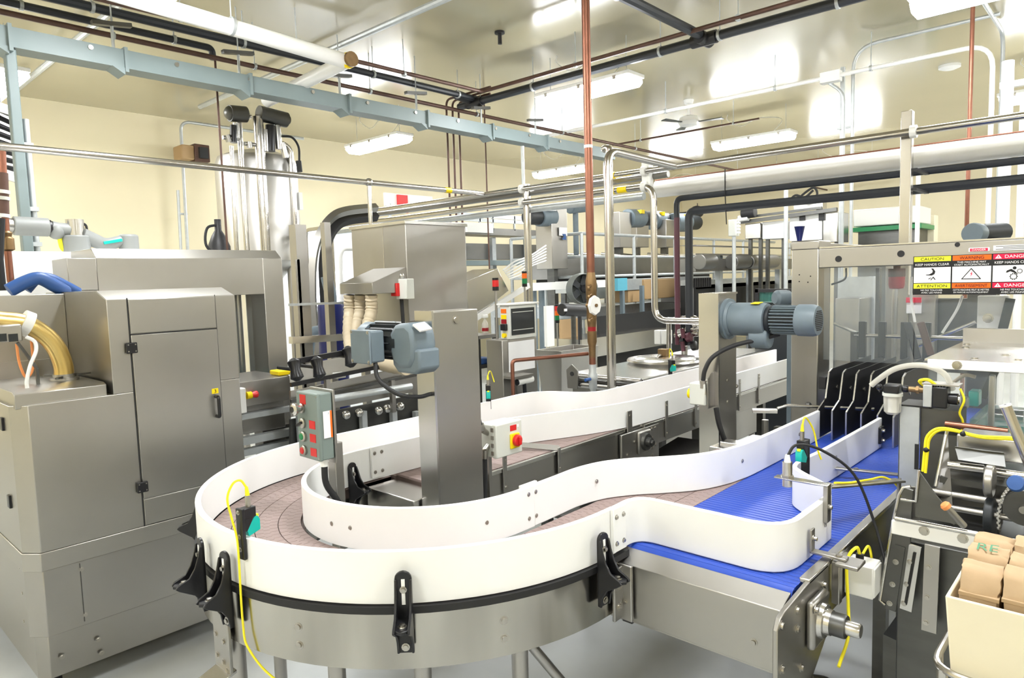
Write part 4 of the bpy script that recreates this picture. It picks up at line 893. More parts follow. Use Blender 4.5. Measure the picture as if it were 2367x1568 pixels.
# ------------------------------------------------------------------ pneumatic column beside the belt
pc = thing('pneumatic_column', 'grey sheet-metal column with air fittings beside the blue belt', 'column', (3.05, .66, 0))
MB().box(3.0, 3.012, .632, .703, .80, 1.325).box(3.0, 3.14, .697, .703, .80, 1.325).build('cover_sheet', 'galvanised', pc, .002)
MB().box(3.0, 3.14, .60, .703, 1.325, 1.331).build('cover_top', 'black_paint', pc)
MB().box(3.02, 3.14, .50, .632, .80, 1.32).build('inner_frame', 'steel_dark', pc)
MB().box(2.996, 3.0, .632, .645, 1.08, 1.18).build('latch', 'dark', pc)
MB().box(3.0, 3.12, .55, .70, 0, .80).build('foot', 'steel_dark', pc)
fr = thing('air_filter', 'clear air filter bowl with black cap on top of grey column', 'air filter', (2.98, .722, 1.29))
MB().lathe([(.02, 0), (.03, .01), (.033, .075)], (2.98, .722, 1.293), (0, 0, 1), 20).build('bowl', 'clear_plastic', fr)
MB().cyl((2.98, .722, 1.30), (2.98, .722, 1.36), .016).build('filter_element', 'white_plastic', fr)
MB().lathe([(.036, 0), (.036, .012)], (2.98, .722, 1.366), (0, 0, 1), 20).build('ring', 'box_light', fr)
MB().box(2.95, 3.01, .694, .75, 1.378, 1.412).cyl((2.98, .76, 1.397), (2.98, .78, 1.397), .012).cyl((2.98, .69, 1.397), (2.98, .665, 1.397), .014).build('cap', 'black_plastic', fr, .006)
MB().cyl((2.98, .665, 1.397), (2.98, .615, 1.397), .011).cyl((2.98, .64, 1.397), (2.98, .63, 1.397), .016, n=6).build('brass_fitting', 'brass', fr)
MB().tube(catmull([(2.98, .80, 1.40), (2.98, .77, 1.43), (2.98, .72, 1.47), (2.98, .66, 1.49), (2.98, .60, 1.49), (3.0, .55, 1.46), (3.03, .53, 1.40)], 6), .011, 12).build('air_hose', 'clear_plastic', fr)
vb = thing('valve_block', 'black and grey air valve with round black knob beside filter bowl', 'valve', (3.0, .56, 1.33))
MB().box(2.965, 3.03, .585, .615, 1.335, 1.42).build('grey_plate', 'galvanised', vb, .003)
MB().box(2.965, 3.03, .535, .585, 1.335, 1.415).build('body', 'black_plastic', vb, .005)
MB().box(2.97, 3.05, .50, .62, 1.42, 1.425).build('top_plate', 'steel_plain', vb)
for i in range(5): MB().box(2.97, 3.03, .54 + i * .009, .544 + i * .009, 1.412, 1.419).build('rib', 'black_plastic', vb)
MB().lathe([(.02, 0), (.022, .03), (.018, .032)], (2.995, .535, 1.37), (0, -1, 0), 20).build('knob', 'black_plastic', vb); MB().cyl((2.995, .503, 1.37), (2.995, .498, 1.37), .016).build('knob_ring', 'steel_bright', vb)
MB().tube(catmull([(3.0, .50, 1.41), (2.99, .485, 1.37), (3.0, .50, 1.32), (3.01, .49, 1.28), (3.02, .5, 1.20)], 6), .004).tube(catmull([(3.0, .6, 1.40), (2.98, .63, 1.43), (2.97, .60, 1.44), (2.98, .575, 1.42)], 5), .006).build('air_hose', 'yellow_cable', vb)

# ------------------------------------------------------------------ carton magazine in the right foreground
XM = 2.36
mg = thing('carton_magazine', 'stainless carton magazine with slanted side plates at the lower right', 'machine', (2.6, .3, 0))
def pp(x, y, X): return at(x, y, X=X)
# left slanted side plate, bright edge
MB().prism([pp(2088, 1125, XM + .04), pp(2128, 1128, XM + .04), pp(2125, 1205, XM + .04), pp(2080, 1205, XM + .04)], (.01, 0, 0)).build('hood_back', 'steel_plain', mg)
MB().tube([pp(2105, 1125, XM), pp(2088, 1127, XM), pp(2078, 1145, XM), pp(2066, 1200, XM), pp(2050, 1290, XM), pp(2034, 1388, XM), pp(2046, 1398, XM)], .005, 8).build('plate_edge', 'steel_bright', mg)
MB().prism([pp(2088, 1128, XM), pp(2110, 1135, XM), pp(2105, 1205, XM), pp(2100, 1400, XM), pp(2036, 1390, XM), pp(2066, 1205, XM)], (.012, 0, 0)).build('side_plate', 'steel_dark', mg)
# folded flap in front
MB().prism([pp(2124, 1090, XM - .04), pp(2165, 1148, XM - .04), pp(2225, 1215, XM - .04), pp(2116, 1195, XM - .04), pp(2117, 1165, XM - .04)], (.008, 0, 0)).build('folded_flap', 'steel_dark', mg)
MB().tube([pp(2124, 1088, XM - .045), pp(2117, 1160, XM - .045), pp(2082, 1155, XM - .045)], .0045, 8).build('flap_edge', 'steel_bright', mg)
# white cross bar
p0, p1 = pp(2066, 1208, XM), pp(2400, 1286, XM); zb0 = (p0.z + p1.z) / 2
MB().box(XM - .03, XM - .015, p1.y - .6, p0.y, p0.z - .028, p0.z + .016).build('cross_bar', 'white_paint', mg, .003)
MB().cyl((XM - .03, p0.y - .01, p0.z + .024), (XM - .03, p1.y - .6, p0.z + .024), .007).build('cross_rod', 'steel_bright', mg)
for k in (.09, .19, .30): bolt(mg, (XM - .03, p0.y - k, p0.z + .002), (-1, 0, 0), .01, .006)
# vertical slotted strips under the bar
for x0, x1, m in ((2062, 2085, 'steel_dark'), (2094, 2122, 'steel_bright'), (2130, 2165, 'steel_plain')):
    a, b = pp((x0 + x1) / 2 + 8, 1262, XM), pp((x0 + x1) / 2 - 14 if x0 < 2130 else (x0 + x1) / 2, 1410 if x0 < 2130 else 1460, XM)
    wd = abs(pp(x0, 1300, XM).y - pp(x1, 1300, XM).y); s_ = MB().bar(a, b, wd, .01, up=(1, 0, 0)).build('slotted_strip', m, mg)
    if x0 == 2094: MB().bar(a + V((-.007, 0, -.02)), b + V((-.007, 0, .02)), .008, .004, up=(1, 0, 0)).build('slot', 'dark', s_)
    for f_ in (.25, .6, .9): bolt(s_, a.lerp(b, f_) + V((-.006, wd * .2, 0)), (-1, 0, 0), .006, .005)
MB().box(XM + .05, XM + .6, -.6, .56, .42, 1.0).build('magazine_box', 'steel_dark', mg, .004)
MB().box(XM + .16, XM + .18, -.6, .60, .80, 1.03).build('rear_plate', 'steel_dark', mg)
for k, yy in enumerate((.34, .22, .02)): MB().box(2.75, 2.77, yy - .012, yy + .012, .95, 1.20).build('mechanism_post', 'steel_mid', mg)
MB().bar((2.72, .5, 1.06), (2.72, .15, 1.10), .02, .03).build('link_bar', 'steel_mid', mg)
MB().cyl((2.66, .52, 1.10), (2.66, -.2, 1.10), .012).build('drive_shaft', 'steel_plain', mg)
MB().prism([(XM + .28, .655, 0), (XM + .28, .655, .55), (XM + .28, .50, .52), (XM + .28, .50, 0)], (.6, 0, 0)).build('lower_cabinet', 'steel_dark', mg)
MB().box(XM + .25, XM + .27, .08, .50, 0, .60).build('grey_skirt', 'galvanised', mg)
# slanted upright plate with bright edge
MB().prism([pp(2190, 997, 2.75), pp(2196, 1125, 2.75), pp(2205, 1215, 2.6), pp(2150, 1180, 2.6), pp(2163, 1122, 2.7)], (.01, 0, 0)).build('upright_plate', 'steel_plain', mg)
MB().tube([pp(2189, 997, 2.745), pp(2163, 1125, 2.69)], .006).build('plate_edge', 'steel_bright', mg)
MB().box(2.95, 2.96, .36, .60, 1.02, 1.24).build('back_plate', 'steel_dark', mg)
ck = thing('carton_carriage', 'bright steel carriage block with cable on top, behind the slanted plates', 'machine part', pp(2270, 1040, 2.9))
MB().box(2.78, 2.9, .18, .47, 1.205, 1.285).build('carriage', 'steel_bright', ck, .006)
MB().prism([pp(2207, 1033, 2.72), pp(2320, 1047, 2.72), pp(2325, 1080, 2.68), pp(2215, 1063, 2.68)], (.006, 0, 0)).build('tilted_tray', 'steel_dark', ck)
MB().cyl(pp(2185, 980, 2.95), pp(2330, 998, 2.95), .012).build('guide_rod', 'copper', ck); MB().cyl(pp(2192, 1075, 2.7), pp(2275, 1085, 2.7), .014).build('guide_rod', 'steel_bright', ck); MB().cyl(pp(2300, 1092, 2.7), pp(2400, 1106, 2.7), .014).build('guide_rod', 'steel_bright', ck)
MB().box(2.68, 2.9, .05, .5, 1.13, 1.15).build('carriage_base', 'steel_dark', ck)
rl = thing('feed_roller', 'grey rubber feed roller on a shaft in the carton magazine', 'roller', pp(2285, 1150, 2.6))
for y0, y1, m in ((1076, 1148, 'steel_plain'), (1152, 1232, 'motor_dark')):
    a, b = pp(2288, y0, 2.6), pp(2288, y1, 2.6); MB().cyl((2.6, (a.y + b.y) / 2 - .012, (a.z + b.z) / 2), (2.6, (a.y + b.y) / 2 + .012, (a.z + b.z) / 2), abs(a.z - b.z) / 2, n=24).build('wheel', m, rl, .004)
a = pp(2288, 1190, 2.6); MB().cyl((2.6, .5, a.z), (2.6, .05, a.z), .01).build('shaft', 'steel_plain', rl)
kn = thing('adjuster_handwheel', 'round blue knob on the feed chain at right edge', 'knob', pp(2349, 1118, 2.55))
p = pp(2349, 1118, 2.55); MB().lathe([(.006, -.012), (.024, -.008), (.026, 0), (.022, .01), (.006, .012)], p, (-1, .2, .4), 20).build('grip', 'blue_hose', kn); MB().cyl(p + V((.01, 0, 0)), p + V((.16, 0, -.05)), .008).build('stem', 'steel_plain', kn)
ch = thing('feed_chain', 'curved bright roller chain at the right edge below blue knob', 'chain', pp(2330, 1200, 2.58))
pts = catmull([pp(2345, 1125, 2.58), pp(2328, 1150, 2.58), pp(2318, 1190, 2.58), pp(2320, 1235, 2.58)], 8)
for i in range(len(pts) - 1): MB().bar(pts[i] + V((0, .012 if i % 2 else .009, 0)), pts[i + 1] + V((0, .012 if i % 2 else .009, 0)), .02, .006, up=(0, 1, 0)).build('chain_link', 'steel_bright', ch)
MB().cyl((2.60, pts[12].y - .05, pts[12].z), (2.58, pts[12].y - .05, pts[12].z), .055, n=24).build('sprocket', 'steel_dark', ch)
MB().cyl((2.56, pts[12].y - .05, pts[12].z), (2.85, pts[12].y - .05, pts[12].z), .012).build('axle', 'steel_plain', ch)
hd = thing('clamp_handle', 'polished steel rod handle rising at the right edge', 'handle', pp(2367, 1060, 2.6))
MB().cyl(pp(2325, 940, 2.6), pp(2385, 1085, 2.6), .016, n=20).build('rod', 'steel_pipe', hd); d_ = (pp(2325, 940, 2.6) - pp(2385, 1085, 2.6)).normalized(); p = pp(2325, 940, 2.6)
MB().cyl(p, p + d_ * .006, .017, n=20).build('end_cap', 'white_plastic', hd); MB().cyl(p + d_ * .006, p + d_ * .007, .004).build('end_hole', 'dark', hd)
MB().cyl(pp(2385, 1085, 2.6), V((2.75, pp(2385, 1085, 2.6).y, 1.14)), .014).build('foot', 'steel_plain', hd)
oh = thing('release_lever', 'steel lever with orange tip above the white cross bar', 'handle', pp(2232, 1215, 2.3))
MB().cyl(pp(2188, 1172, 2.28), pp(2228, 1216, 2.32), .010, n=16).build('rod', 'steel_plain', oh); MB().lathe([(.013, -.004), (.014, .006), (.010, .012)], pp(2188, 1172, 2.28), (-.2, .5, .6), 18).build('orange_tip', 'cable_orange', oh)
ycb = thing('yellow_cable_bundle', 'bundle of yellow cables arching over the carton magazine', 'cable', pp(2145, 1090, 2.85))
for k in range(2):
    o2 = V((0, -.008 * k, -.004 * k)); MB().tube([q + o2 for q in catmull([pp(2133, 1090, 2.70), pp(2138, 1040, 2.70), pp(2143, 1010, 2.70), pp(2165, 992, 2.70), pp(2200, 993, 2.70), pp(2260, 1008, 2.70), pp(2330, 1012, 2.70), pp(2380, 1015, 2.70)], 6)], .005, 8).build('cable', 'yellow_cable', ycb)
for x, y in ((2141, 1040), (2226, 1003)): MB().sph(pp(x, y, 2.70), .010).build('cable_tie', 'black_plastic', ycb)
solo(MB().box(2.66, 2.72, .545, .60, 1.055, 1.075), 'yellow_clamp', 'yellow', 'small yellow clamp behind the folded flap of magazine', 'clamp', bevel=.004)

# ------------------------------------------------------------------ tub of kraft bags
tb = thing('plastic_tub', 'cream plastic tub holding kraft paper bags in the lower right corner', 'tub', (2.0, .1, .72))
def tub(x0, x1, y0, y1, z0, z1, t_, tap):
    mb = MB(); o0 = [(x0 + tap, y0 + tap), (x1 - tap, y0 + tap), (x1 - tap, y1 - tap), (x0 + tap, y1 - tap)]; o1 = [(x0, y0), (x1, y0), (x1, y1), (x0, y1)]
    i0 = [(x0 + tap + t_, y0 + tap + t_), (x1 - tap - t_, y0 + tap + t_), (x1 - tap - t_, y1 - tap - t_), (x0 + tap + t_, y1 - tap - t_)]; i1 = [(x0 + t_, y0 + t_), (x1 - t_, y0 + t_), (x1 - t_, y1 - t_), (x0 + t_, y1 - t_)]
    v = [(*p, z0) for p in o0] + [(*p, z1) for p in o1] + [(*p, z0 + t_) for p in i0] + [(*p, z1) for p in i1]
    f = [(3, 2, 1, 0), (8, 9, 10, 11)] + [(i, (i + 1) % 4, 4 + (i + 1) % 4, 4 + i) for i in range(4)] + [(4 + i, 4 + (i + 1) % 4, 12 + (i + 1) % 4, 12 + i) for i in range(4)] + [(8 + (i + 1) % 4, 8 + i, 12 + i, 12 + (i + 1) % 4) for i in range(4)]
    return mb.add(v, f)
tub(1.795, 2.15, -.12, .318, .74, 1.11, .008, .025).build('tub_body', 'cream_plastic', tb, .006)
bag_l = {(0, 0): 'kraft paper bag at the front left corner of cream tub', (0, 1): 'kraft paper bag second from left in the front row of the cream tub', (0, 2): 'kraft paper bag third from left in front row of the cream tub',
         (1, 0): 'kraft paper bag marked RE in green behind the front left bag', (1, 1): 'kraft paper bag in the second row behind the middle front bag', (2, 0): 'kraft paper bag at the back left of the cream tub',
         (1, 2): 'kraft paper bag at the right of the second row in cream tub', (2, 1): 'kraft paper bag in the back row next to the back left bag'}
for (i, j), lb in bag_l.items():
    x = 1.822 + i * .083; y = .296 - j * .082; h = 1.175 + .006 * ((i + j) % 2) + i * .008
    b = thing('paper_bag', lb, 'paper bag', (x + .04, y - .038, .76), 'kraft bags in the tub')
    dz = .018
    # body with a folded, gabled top
    v = [(x + .016, y - .06, .76), (x + .062, y - .06, .76), (x + .062, y - .018, .76), (x + .016, y - .018, .76),
         (x, y - .076, h - .06), (x + .078, y - .076, h - .06), (x + .078, y, h - .06), (x, y, h - .06),
         (x + .022, y - .08, h - .012), (x + .022, y + .002, h - .006), (x + .066, y - .08, h), (x + .066, y + .002, h + .004), (x + .078, y - .078, h - .02), (x + .078, y, h - .018)]
    f = [(3, 2, 1, 0), (0, 1, 5, 4), (1, 2, 6, 5), (2, 3, 7, 6), (3, 0, 4, 7), (4, 8, 9, 7), (8, 10, 11, 9), (10, 12, 13, 11), (12, 5, 6, 13), (4, 5, 12, 10, 8), (7, 9, 11, 13, 6)]
    crumple(MB().add(v, f).build('bag_body', 'kraft', b), 4, .0045)
    MB().box(x - .003, x + .024, y - .078, y, h - .064, h - .056).build('folded_flap', 'kraft', b)
    if (i, j) == (1, 0): text('RE', b, (x + .042, y - .037, h + .002), (0, -1, .05), (1, 0, .35), .026, .042, 'ink_green')
rs = thing('wire_stand', 'round wire rack stand carrying the cream tub', 'stand', (1.97, .1, 0))
lp_ = rounded([(1.78, -.16, .93), (1.78, .34, .93), (2.18, .34, .93), (2.18, -.16, .93), (1.78, -.16, .93)], .08, 5)
MB().tube(lp_, .009, 10).build('ring', 'steel_pipe', rs); MB().tube([p_ + V((0, 0, -.2)) for p_ in lp_], .008, 10).build('ring', 'steel_pipe', rs)
for x, y in ((1.78, .2), (1.78, .1), (1.78, 0), (1.9, .34), (2.05, .34)): MB().cyl((x, y, .93), (x, y, .73), .004).build('wire', 'steel_pipe', rs)
for x, y in ((1.8, .32), (2.16, .32), (1.8, -.14), (2.16, -.14)): MB().cyl((x, y, 0), (x, y, .93), .012).build('leg', 'steel_pipe', rs)
MB().box(1.80, 2.16, -.14, .32, .735, .741).build('shelf', 'steel_plain', rs)

p = at(1848, 552, X=4.3)
solo(MB().lathe([(.012, 0), (.03, .09), (.032, .092), (.02, .088)], (4.3, p.y, 2.04), (0, 0, 1), 16), 'small_funnel', 'blue_barrel', 'small dark blue funnel standing on the packer corner post', 'funnel')
# ------------------------------------------------------------------ stainless filling machine, left foreground
fm = thing('filling_machine', 'large stainless filling machine cabinet with hinged door at the left', 'machine', (1.2, 4.2, 0))
def plan(x0, x1, y0, y1, ch, z0, z1, dl=0): return MB().prism([(x0 + dl, y1, z0), (x0 + dl, y0 + ch, z0), (x0 + ch * .8, y0 + dl, z0), (x1, y0 + dl, z0), (x1, y1, z0)], (0, 0, z1 - z0))
plan(.70, 1.72, 3.60, 4.9, .07, .705, 1.375).build('lower_body', 'steel', fm, .003)
plan(.695, 1.725, 3.595, 4.9, .07, .62, .705).build('ledge_band', 'steel', fm, .003)
plan(.70, 1.72, 3.604, 4.9, .07, .31, .62).build('plinth_panel', 'steel_plain', fm, .003)
plan(.715, 1.70, 3.615, 4.9, .05, .11, .31).build('base', 'steel_plain', fm, .003)
for x, y in ((.78, 3.7), (1.62, 3.7), (.78, 4.8), (1.62, 4.8)): MB().cyl((x, y, 0), (x, y, .11), .035).build('foot', 'black_rubber', fm)
MB().box(.9, .903, 3.6005, 3.604, .33, .61).build('seam', 'steel_dark', fm)
for x, z in ((.86, .655), (1.35, .66), (.905, .58), (.905, .36), (.95, .22), (.96, .15), (.80, .2)): bolt(fm, (x, 3.602, z), (0, -1, 0), .008, .004)
for y, z in ((3.75, .62), (3.74, .5), (3.76, .36)): bolt(fm, (.70, y, z), (-1, 0, 0), .008, .004)
for z in (1.28, .92): MB().box(.690, .702, 3.78, 3.82, z - .03, z + .03).build('black_latch', 'black_plastic', fm, .003)
# tall part
tl_ = MB().prism([(1.10, y, z) for y, z in ((3.60, 1.375), (3.60, 1.825), (3.74, 1.868), (4.6, 1.868), (4.6, 1.375))], (.62, 0, 0)).build('tall_housing', 'steel', fm, .003)
# deck on the left
MB().prism([(.715, y, z) for y, z in ((3.625, 1.36), (3.625, 1.425), (3.66, 1.435), (4.25, 1.435), (4.25, 1.36))], (.365, 0, 0)).build('deck', 'steel', fm, .003)
MB().box(.70, 1.10, 4.25, 4.32, 1.375, 1.858).build('back_panel', 'steel', fm, .003)
MB().box(.70, 1.10, 4.24, 4.25, 1.375, 1.52).build('back_step', 'steel_plain', fm)
# door, upper panel, gaps
dz0, dz1 = .845, 1.650
MB().box(1.187, 1.193, 3.5985, 3.6005, .705, 1.83).build('door_gap', 'dark', fm); MB().box(1.19, 1.615, 3.5985, 3.6005, 1.648, 1.656).build('door_gap', 'dark', fm); MB().box(1.612, 1.616, 3.5985, 3.6005, .80, 1.83).build('door_gap', 'steel_dark', fm)
dr = MB().box(1.194, 1.611, 3.592, 3.6, dz0, dz1).build('door', 'steel', fm, .002)
MB().box(1.194, 1.611, 3.594, 3.6, 1.658, 1.822).build('upper_panel', 'steel', fm, .002)
MB().box(1.194, 1.72, 3.594, 3.6, .71, .838).build('lower_panel', 'steel', fm, .002)
for z in (1.59, .905):
    h = MB().box(1.165, 1.215, 3.578, 3.594, z - .026, z + .026).build('hinge', 'black_plastic', fm, .004)
    for x in (1.174, 1.206):
        for q in (-.016, .016): bolt(h, (x, 3.578, z + q), (0, -1, 0), .0035, .002)
hz = at(502, 938, Y=3.59)
MB().tube([(hz.x - .005, 3.592, hz.z + .05), (hz.x - .005, 3.555, hz.z + .05), (hz.x - .005, 3.555, hz.z - .055), (hz.x - .005, 3.592, hz.z - .055)], .009, 10, .012).build('handle', 'black_plastic', dr)
yt = MB().box(hz.x - .022, hz.x + .012, 3.590, 3.592, hz.z + .065, hz.z + .092).build('number_tag', 'yellow', dr)
text('3', yt, (hz.x - .005, 3.589, hz.z + .0785), (1, 0, 0), (0, 0, 1), .018, None, 'sign_black')
# deck fittings
gp = thing('product_pipe', 'polished gold pipe bending down onto the machine deck', 'pipe', at(150, 875, Y=3.9))
D = 3.92
gpts = catmull([at(-60, 735, Y=D), at(0, 741, Y=D), at(55, 748, Y=D), at(100, 772, Y=D), at(130, 805, Y=D), at(146, 845, Y=D), at(148, 872, Y=D)], 6)
MB().tube(gpts, .043, 20).build('pipe_bend', 'gold', gp)
p = at(149, 870, Y=D); MB().lathe([(.062, 0), (.062, .012), (.05, .014), (.05, .03)], (p.x, D, 1.436), (0, 0, 1), 24).build('flange', 'steel_plain', gp)
for a in (0, 2.1, 4.2): MB().bar((p.x + .05 * math.cos(a), D + .05 * math.sin(a), 1.455), (p.x + .12 * math.cos(a), D + .12 * math.sin(a), 1.457), .015, .008).build('clamp_lever', 'steel_dark', gp)
q = at(60, 748, Y=D); MB().lathe([(.045, -.02), (.06, -.02), (.06, .02), (.045, .02)], q, gpts[14] - gpts[11], 24).build('ring_clamp', 'white_plastic', gp)
rb = thing('pump_head', 'grey metal pump head with black windows under the gold pipe', 'machine part', at(20, 800, Y=3.8))
MB().box(*facebox(-40, 752, 52, 792, .12, Y=3.80)).build('body', 'steel_plain', rb, .006)
for x0, x1 in ((-10, 16), (20, 42)): MB().box(*facebox(x0, 772, x1, 790, .004, Y=3.796)).build('window', 'screen', rb)
MB().bar(at(40, 792, Y=3.86), at(85, 852, Y=3.86), .02, .012).build('stay', 'steel_dark', rb); MB().bar(at(85, 852, Y=3.86), V((at(85, 852, Y=3.86).x, 3.86, 1.436)), .02, .012).build('stay_foot', 'steel_dark', rb)
def cable(name, label, pts, r, m, cat='cable'): return solo(MB().tube(catmull(pts, 7), r, 8), name, m, label, cat)
cable('white_tube', 'white tube rising from the machine deck to the pump head', [at(60, 779, Y=3.78), at(80, 790, Y=3.78), at(83, 812, Y=3.76), at(70, 845, Y=3.74), at(62, 880, Y=3.74), V((at(62, 890, Y=3.74).x, 3.74, 1.436))], .008, 'white_plastic', 'tube')
cable('orange_cable', 'thin orange cable loop hanging behind the white tube', [at(38, 795, Y=3.95), at(45, 840, Y=3.95), at(60, 872, Y=3.95), at(76, 850, Y=3.95), at(72, 780, Y=3.95)], .006, 'cable_orange')
# ------------------------------------------------------------------ gantry behind
ga = thing('gantry_frame', 'stainless gantry frame with wide beam behind the filling machine', 'machine', (1.9, 4.7, 0))
bx_ = facebox(225, 597, 612, 682, .3, Y=4.62)
x1g = at(657, 700, Y=4.62).x; xpl = at(612, 700, Y=4.62).x; zt = at(400, 597, Y=4.62).z; zb = at(560, 682, Y=4.62).z
MB().prism([(bx_[0], y, z) for y, z in ((4.62, zb), (4.62, zt), (4.70, zt + .06), (5.1, zt + .06), (5.1, zb))], (x1g - bx_[0], 0, 0)).build('top_beam', 'steel', ga, .003)
MB().box(xpl, x1g, 4.617, 4.9, 0, zt).build('front_post', 'steel', ga, .004)
xpi = at(540, 780, Y=4.75).x
MB().box(xpi - .25, xpi, 4.7, 4.9, 0, zb).build('inner_post', 'steel_plain', ga)
MB().box(bx_[0], bx_[0] + .1, 4.72, 5.0, 0, zb).build('rear_post', 'steel_plain', ga)
MB().box(*facebox(157, 597, 225, 672, .3, Y=4.60)).build('side_box', 'steel_plain', ga, .004)
MB().box(xpi + .02, xpl - .01, 4.80, 4.806, 1.22, zb).build('inner_panel', 'glass', ga)
pz = at(580, 868, Y=4.8).z
MB().box(xpi, xpl, 4.66, 4.78, pz, pz + .02).build('glass_shelf', 'glass_green', ga)
for px in (556, 585): p = at(px, 700, Y=4.9); MB().cyl((p.x, 4.95, 1.2), (p.x, 4.95, zb), .03).build('inner_tube', 'steel_bright', ga)
# table to the right with emergency stop
tbq = thing('machine_table', 'dark stainless control table with emergency stop right of the filling machine', 'machine', (2.0, 4.2, 0))
MB().box(1.75, at(672, 905, Y=4.05).x, 4.05, 4.5, at(600, 936, Y=4.05).z, at(600, 878, Y=4.05).z).build('table_box', 'steel_plain', tbq, .004)
MB().box(1.78, at(665, 905, Y=4.05).x, 4.10, 4.45, .95, at(600, 936, Y=4.05).z).build('lower_rail', 'steel_plain', tbq, .004)
for y0, y1 in ((950, 962), (1003, 1020), (1030, 1045)): MB().box(*facebox(540, y0, 690, y1, .05, Y=4.04)).build('cross_rail', 'galvanised', tbq)
for x in (1.8, 2.25): MB().box(x, x + .05, 4.12, 4.42, 0, .96).build('leg', 'steel_dark', tbq)
ytag = at(655, 862, Y=4.15)
MB().prism([V((ytag.x - .07, 4.08, at(600, 878, Y=4.05).z + .002)) + V(o) for o in ((0, 0, 0), (.14, 0, 0), (.14, .12, 0), (0, .12, 0))], (0, 0, .03)).build('yellow_pad', 'yellow', tbq, .006)
es = thing('emergency_stop', 'white emergency stop box with red mushroom button on control table', 'control box', at(560, 955, Y=4.0))
MB().box(*facebox(549, 898, 570, 957, .05, Y=4.0)).build('box', 'white_plastic', es, .006)
p = at(570, 915, Y=4.02); MB().cyl((p.x, 4.02, p.z), (p.x + .03, 4.02, p.z), .022).build('yellow_base', 'yellow', es); MB().lathe([(.012, 0), (.02, .02), (.022, .035), (.015, .042)], (p.x + .03, 4.02, p.z), (1, 0, 0), 18).build('red_button', 'red', es)
# white tank cover and robot on top
wc = thing('white_cover', 'white machine cover between the gantry and the robot arm', 'machine cover', (1.3, 5.4, 0))
zc_ = at(200, 582, Y=5.2).z
MB().box(.6, at(465, 600, Y=5.2).x, 5.2, 5.7, .2, zc_).build('cover', 'white_paint', wc, .02)
for x in (.7, 1.9): MB().box(x, x + .08, 5.3, 5.6, 0, .2).build('foot', 'steel_dark', wc)
rbt = thing('robot_arm', 'grey articulated robot arm lying above the white cover', 'robot arm', at(170, 580, Y=5.45))
R5 = lambda x, y, Y=5.45: at(x, y, Y=Y)
MB().cyl(R5(30, 522), R5(112, 526), .062, n=24).build('forearm', 'robot_grey', rbt, .006); MB().cyl(R5(5, 518), R5(30, 521), .045, n=20).build('forearm_joint', 'steel_plain', rbt)
MB().cyl(R5(112, 526), R5(118, 526), .05, n=20).build('forearm_cap', 'black_plastic', rbt)
p = R5(175, 545); MB().cyl((p.x, 5.45, zc_), (p.x, 5.45, p.z), .085, n=24).build('shoulder', 'robot_grey', rbt, .01); MB().cyl((p.x, 5.45, p.z), (p.x, 5.45, R5(175, 508).z), .055, n=24).build('shoulder_axis', 'steel_bright', rbt)
MB().tube([R5(118, 526), R5(135, 530), R5(160, 532)], .045, 14).sph(R5(130, 535), .055).build('wrist', 'robot_grey', rbt)
MB().tube(catmull([R5(190, 545), R5(215, 555), R5(245, 565), R5(285, 556)], 5), lambda t_: .055 - .015 * t_, 14).build('upper_arm', 'robot_grey', rbt); MB().bar(R5(240, 562, 5.40), R5(282, 555, 5.40), .01, .02).build('teal_cable', 'teal', rbt)
q = R5(298, 565); MB().cyl((q.x, 5.45, zc_), (q.x, 5.45, q.z + .07), .065, n=24).build('elbow', 'robot_grey', rbt, .015)
MB().tube(catmull([R5(310, 550), R5(316, 565), R5(316, 582)], 5), .01).build('cable', 'black_rubber', rbt)
MB().tube(catmull([R5(135, 520), R5(137, 545), R5(142, 570), R5(150, 580)], 5), .014).build('green_cable', 'sign_yellow', rbt); MB().tube(catmull([R5(190, 515), R5(200, 525), R5(199, 555)], 5), .008).build('cable', 'black_rubber', rbt)
solo(MB().tube(catmull([at(20, 672, Y=4.3), at(60, 652, Y=4.3), at(92, 644, Y=4.3), at(125, 660, Y=4.3), at(150, 674, Y=4.36)], 6), .035, 14), 'blue_hose', 'blue_hose', 'thick blue hose bending over the back panel, nearer strand', 'hose')
solo(MB().tube(catmull([at(60, 670, Y=4.42), at(85, 645, Y=4.42), at(115, 644, Y=4.42), at(150, 660, Y=4.42), at(180, 676, Y=4.44)], 6), .028, 14), 'blue_hose', 'blue_hose', 'thick blue hose bending over the back panel, farther strand', 'hose')
# left edge pipes with valves
lv = thing('copper_riser', 'copper riser pipe with brass valve at the left edge', 'pipe', at(20, 660, Y=4.6))
Y4 = 4.62; p = at(20, 660, Y=Y4)
MB().tube([at(5, 350, Y=Y4), at(14, 540, Y=Y4), at(25, 655, Y=Y4), at(45, 664, Y=Y4)], .018, 12, .03).build('pipe', 'copper', lv)
MB().lathe([(.02, -.05), (.035, -.04), (.035, .02), (.024, .03), (.03, .05), (.02, .06)], at(16, 560, Y=Y4), (0, 0, 1), 16).build('brass_valve', 'brass', lv)
MB().box(*facebox(-10, 355, 15, 400, .06, Y=Y4)).build('brass_body', 'brass', lv, .01); MB().cyl(at(5, 400, Y=Y4), at(8, 500, Y=Y4), .028).build('valve_body', 'copper_old', lv)
for y, m in ((440, 'white_plastic'), (455, 'box_light'), (495, 'white_plastic')): MB().cyl(at(6, y, Y=Y4), at(6, y + 8, Y=Y4), .035).build('band', m, lv)
MB().tube([at(2, 505, Y=4.5), at(-2, 600, Y=4.5), at(5, 672, Y=4.5)], .02, 10).build('black_hose', 'black_rubber', lv)
vt = thing('wall_louvre', 'dark louvred vent at far left edge behind the grey-blue column', 'vent', at(10, 330, Y=6.4))
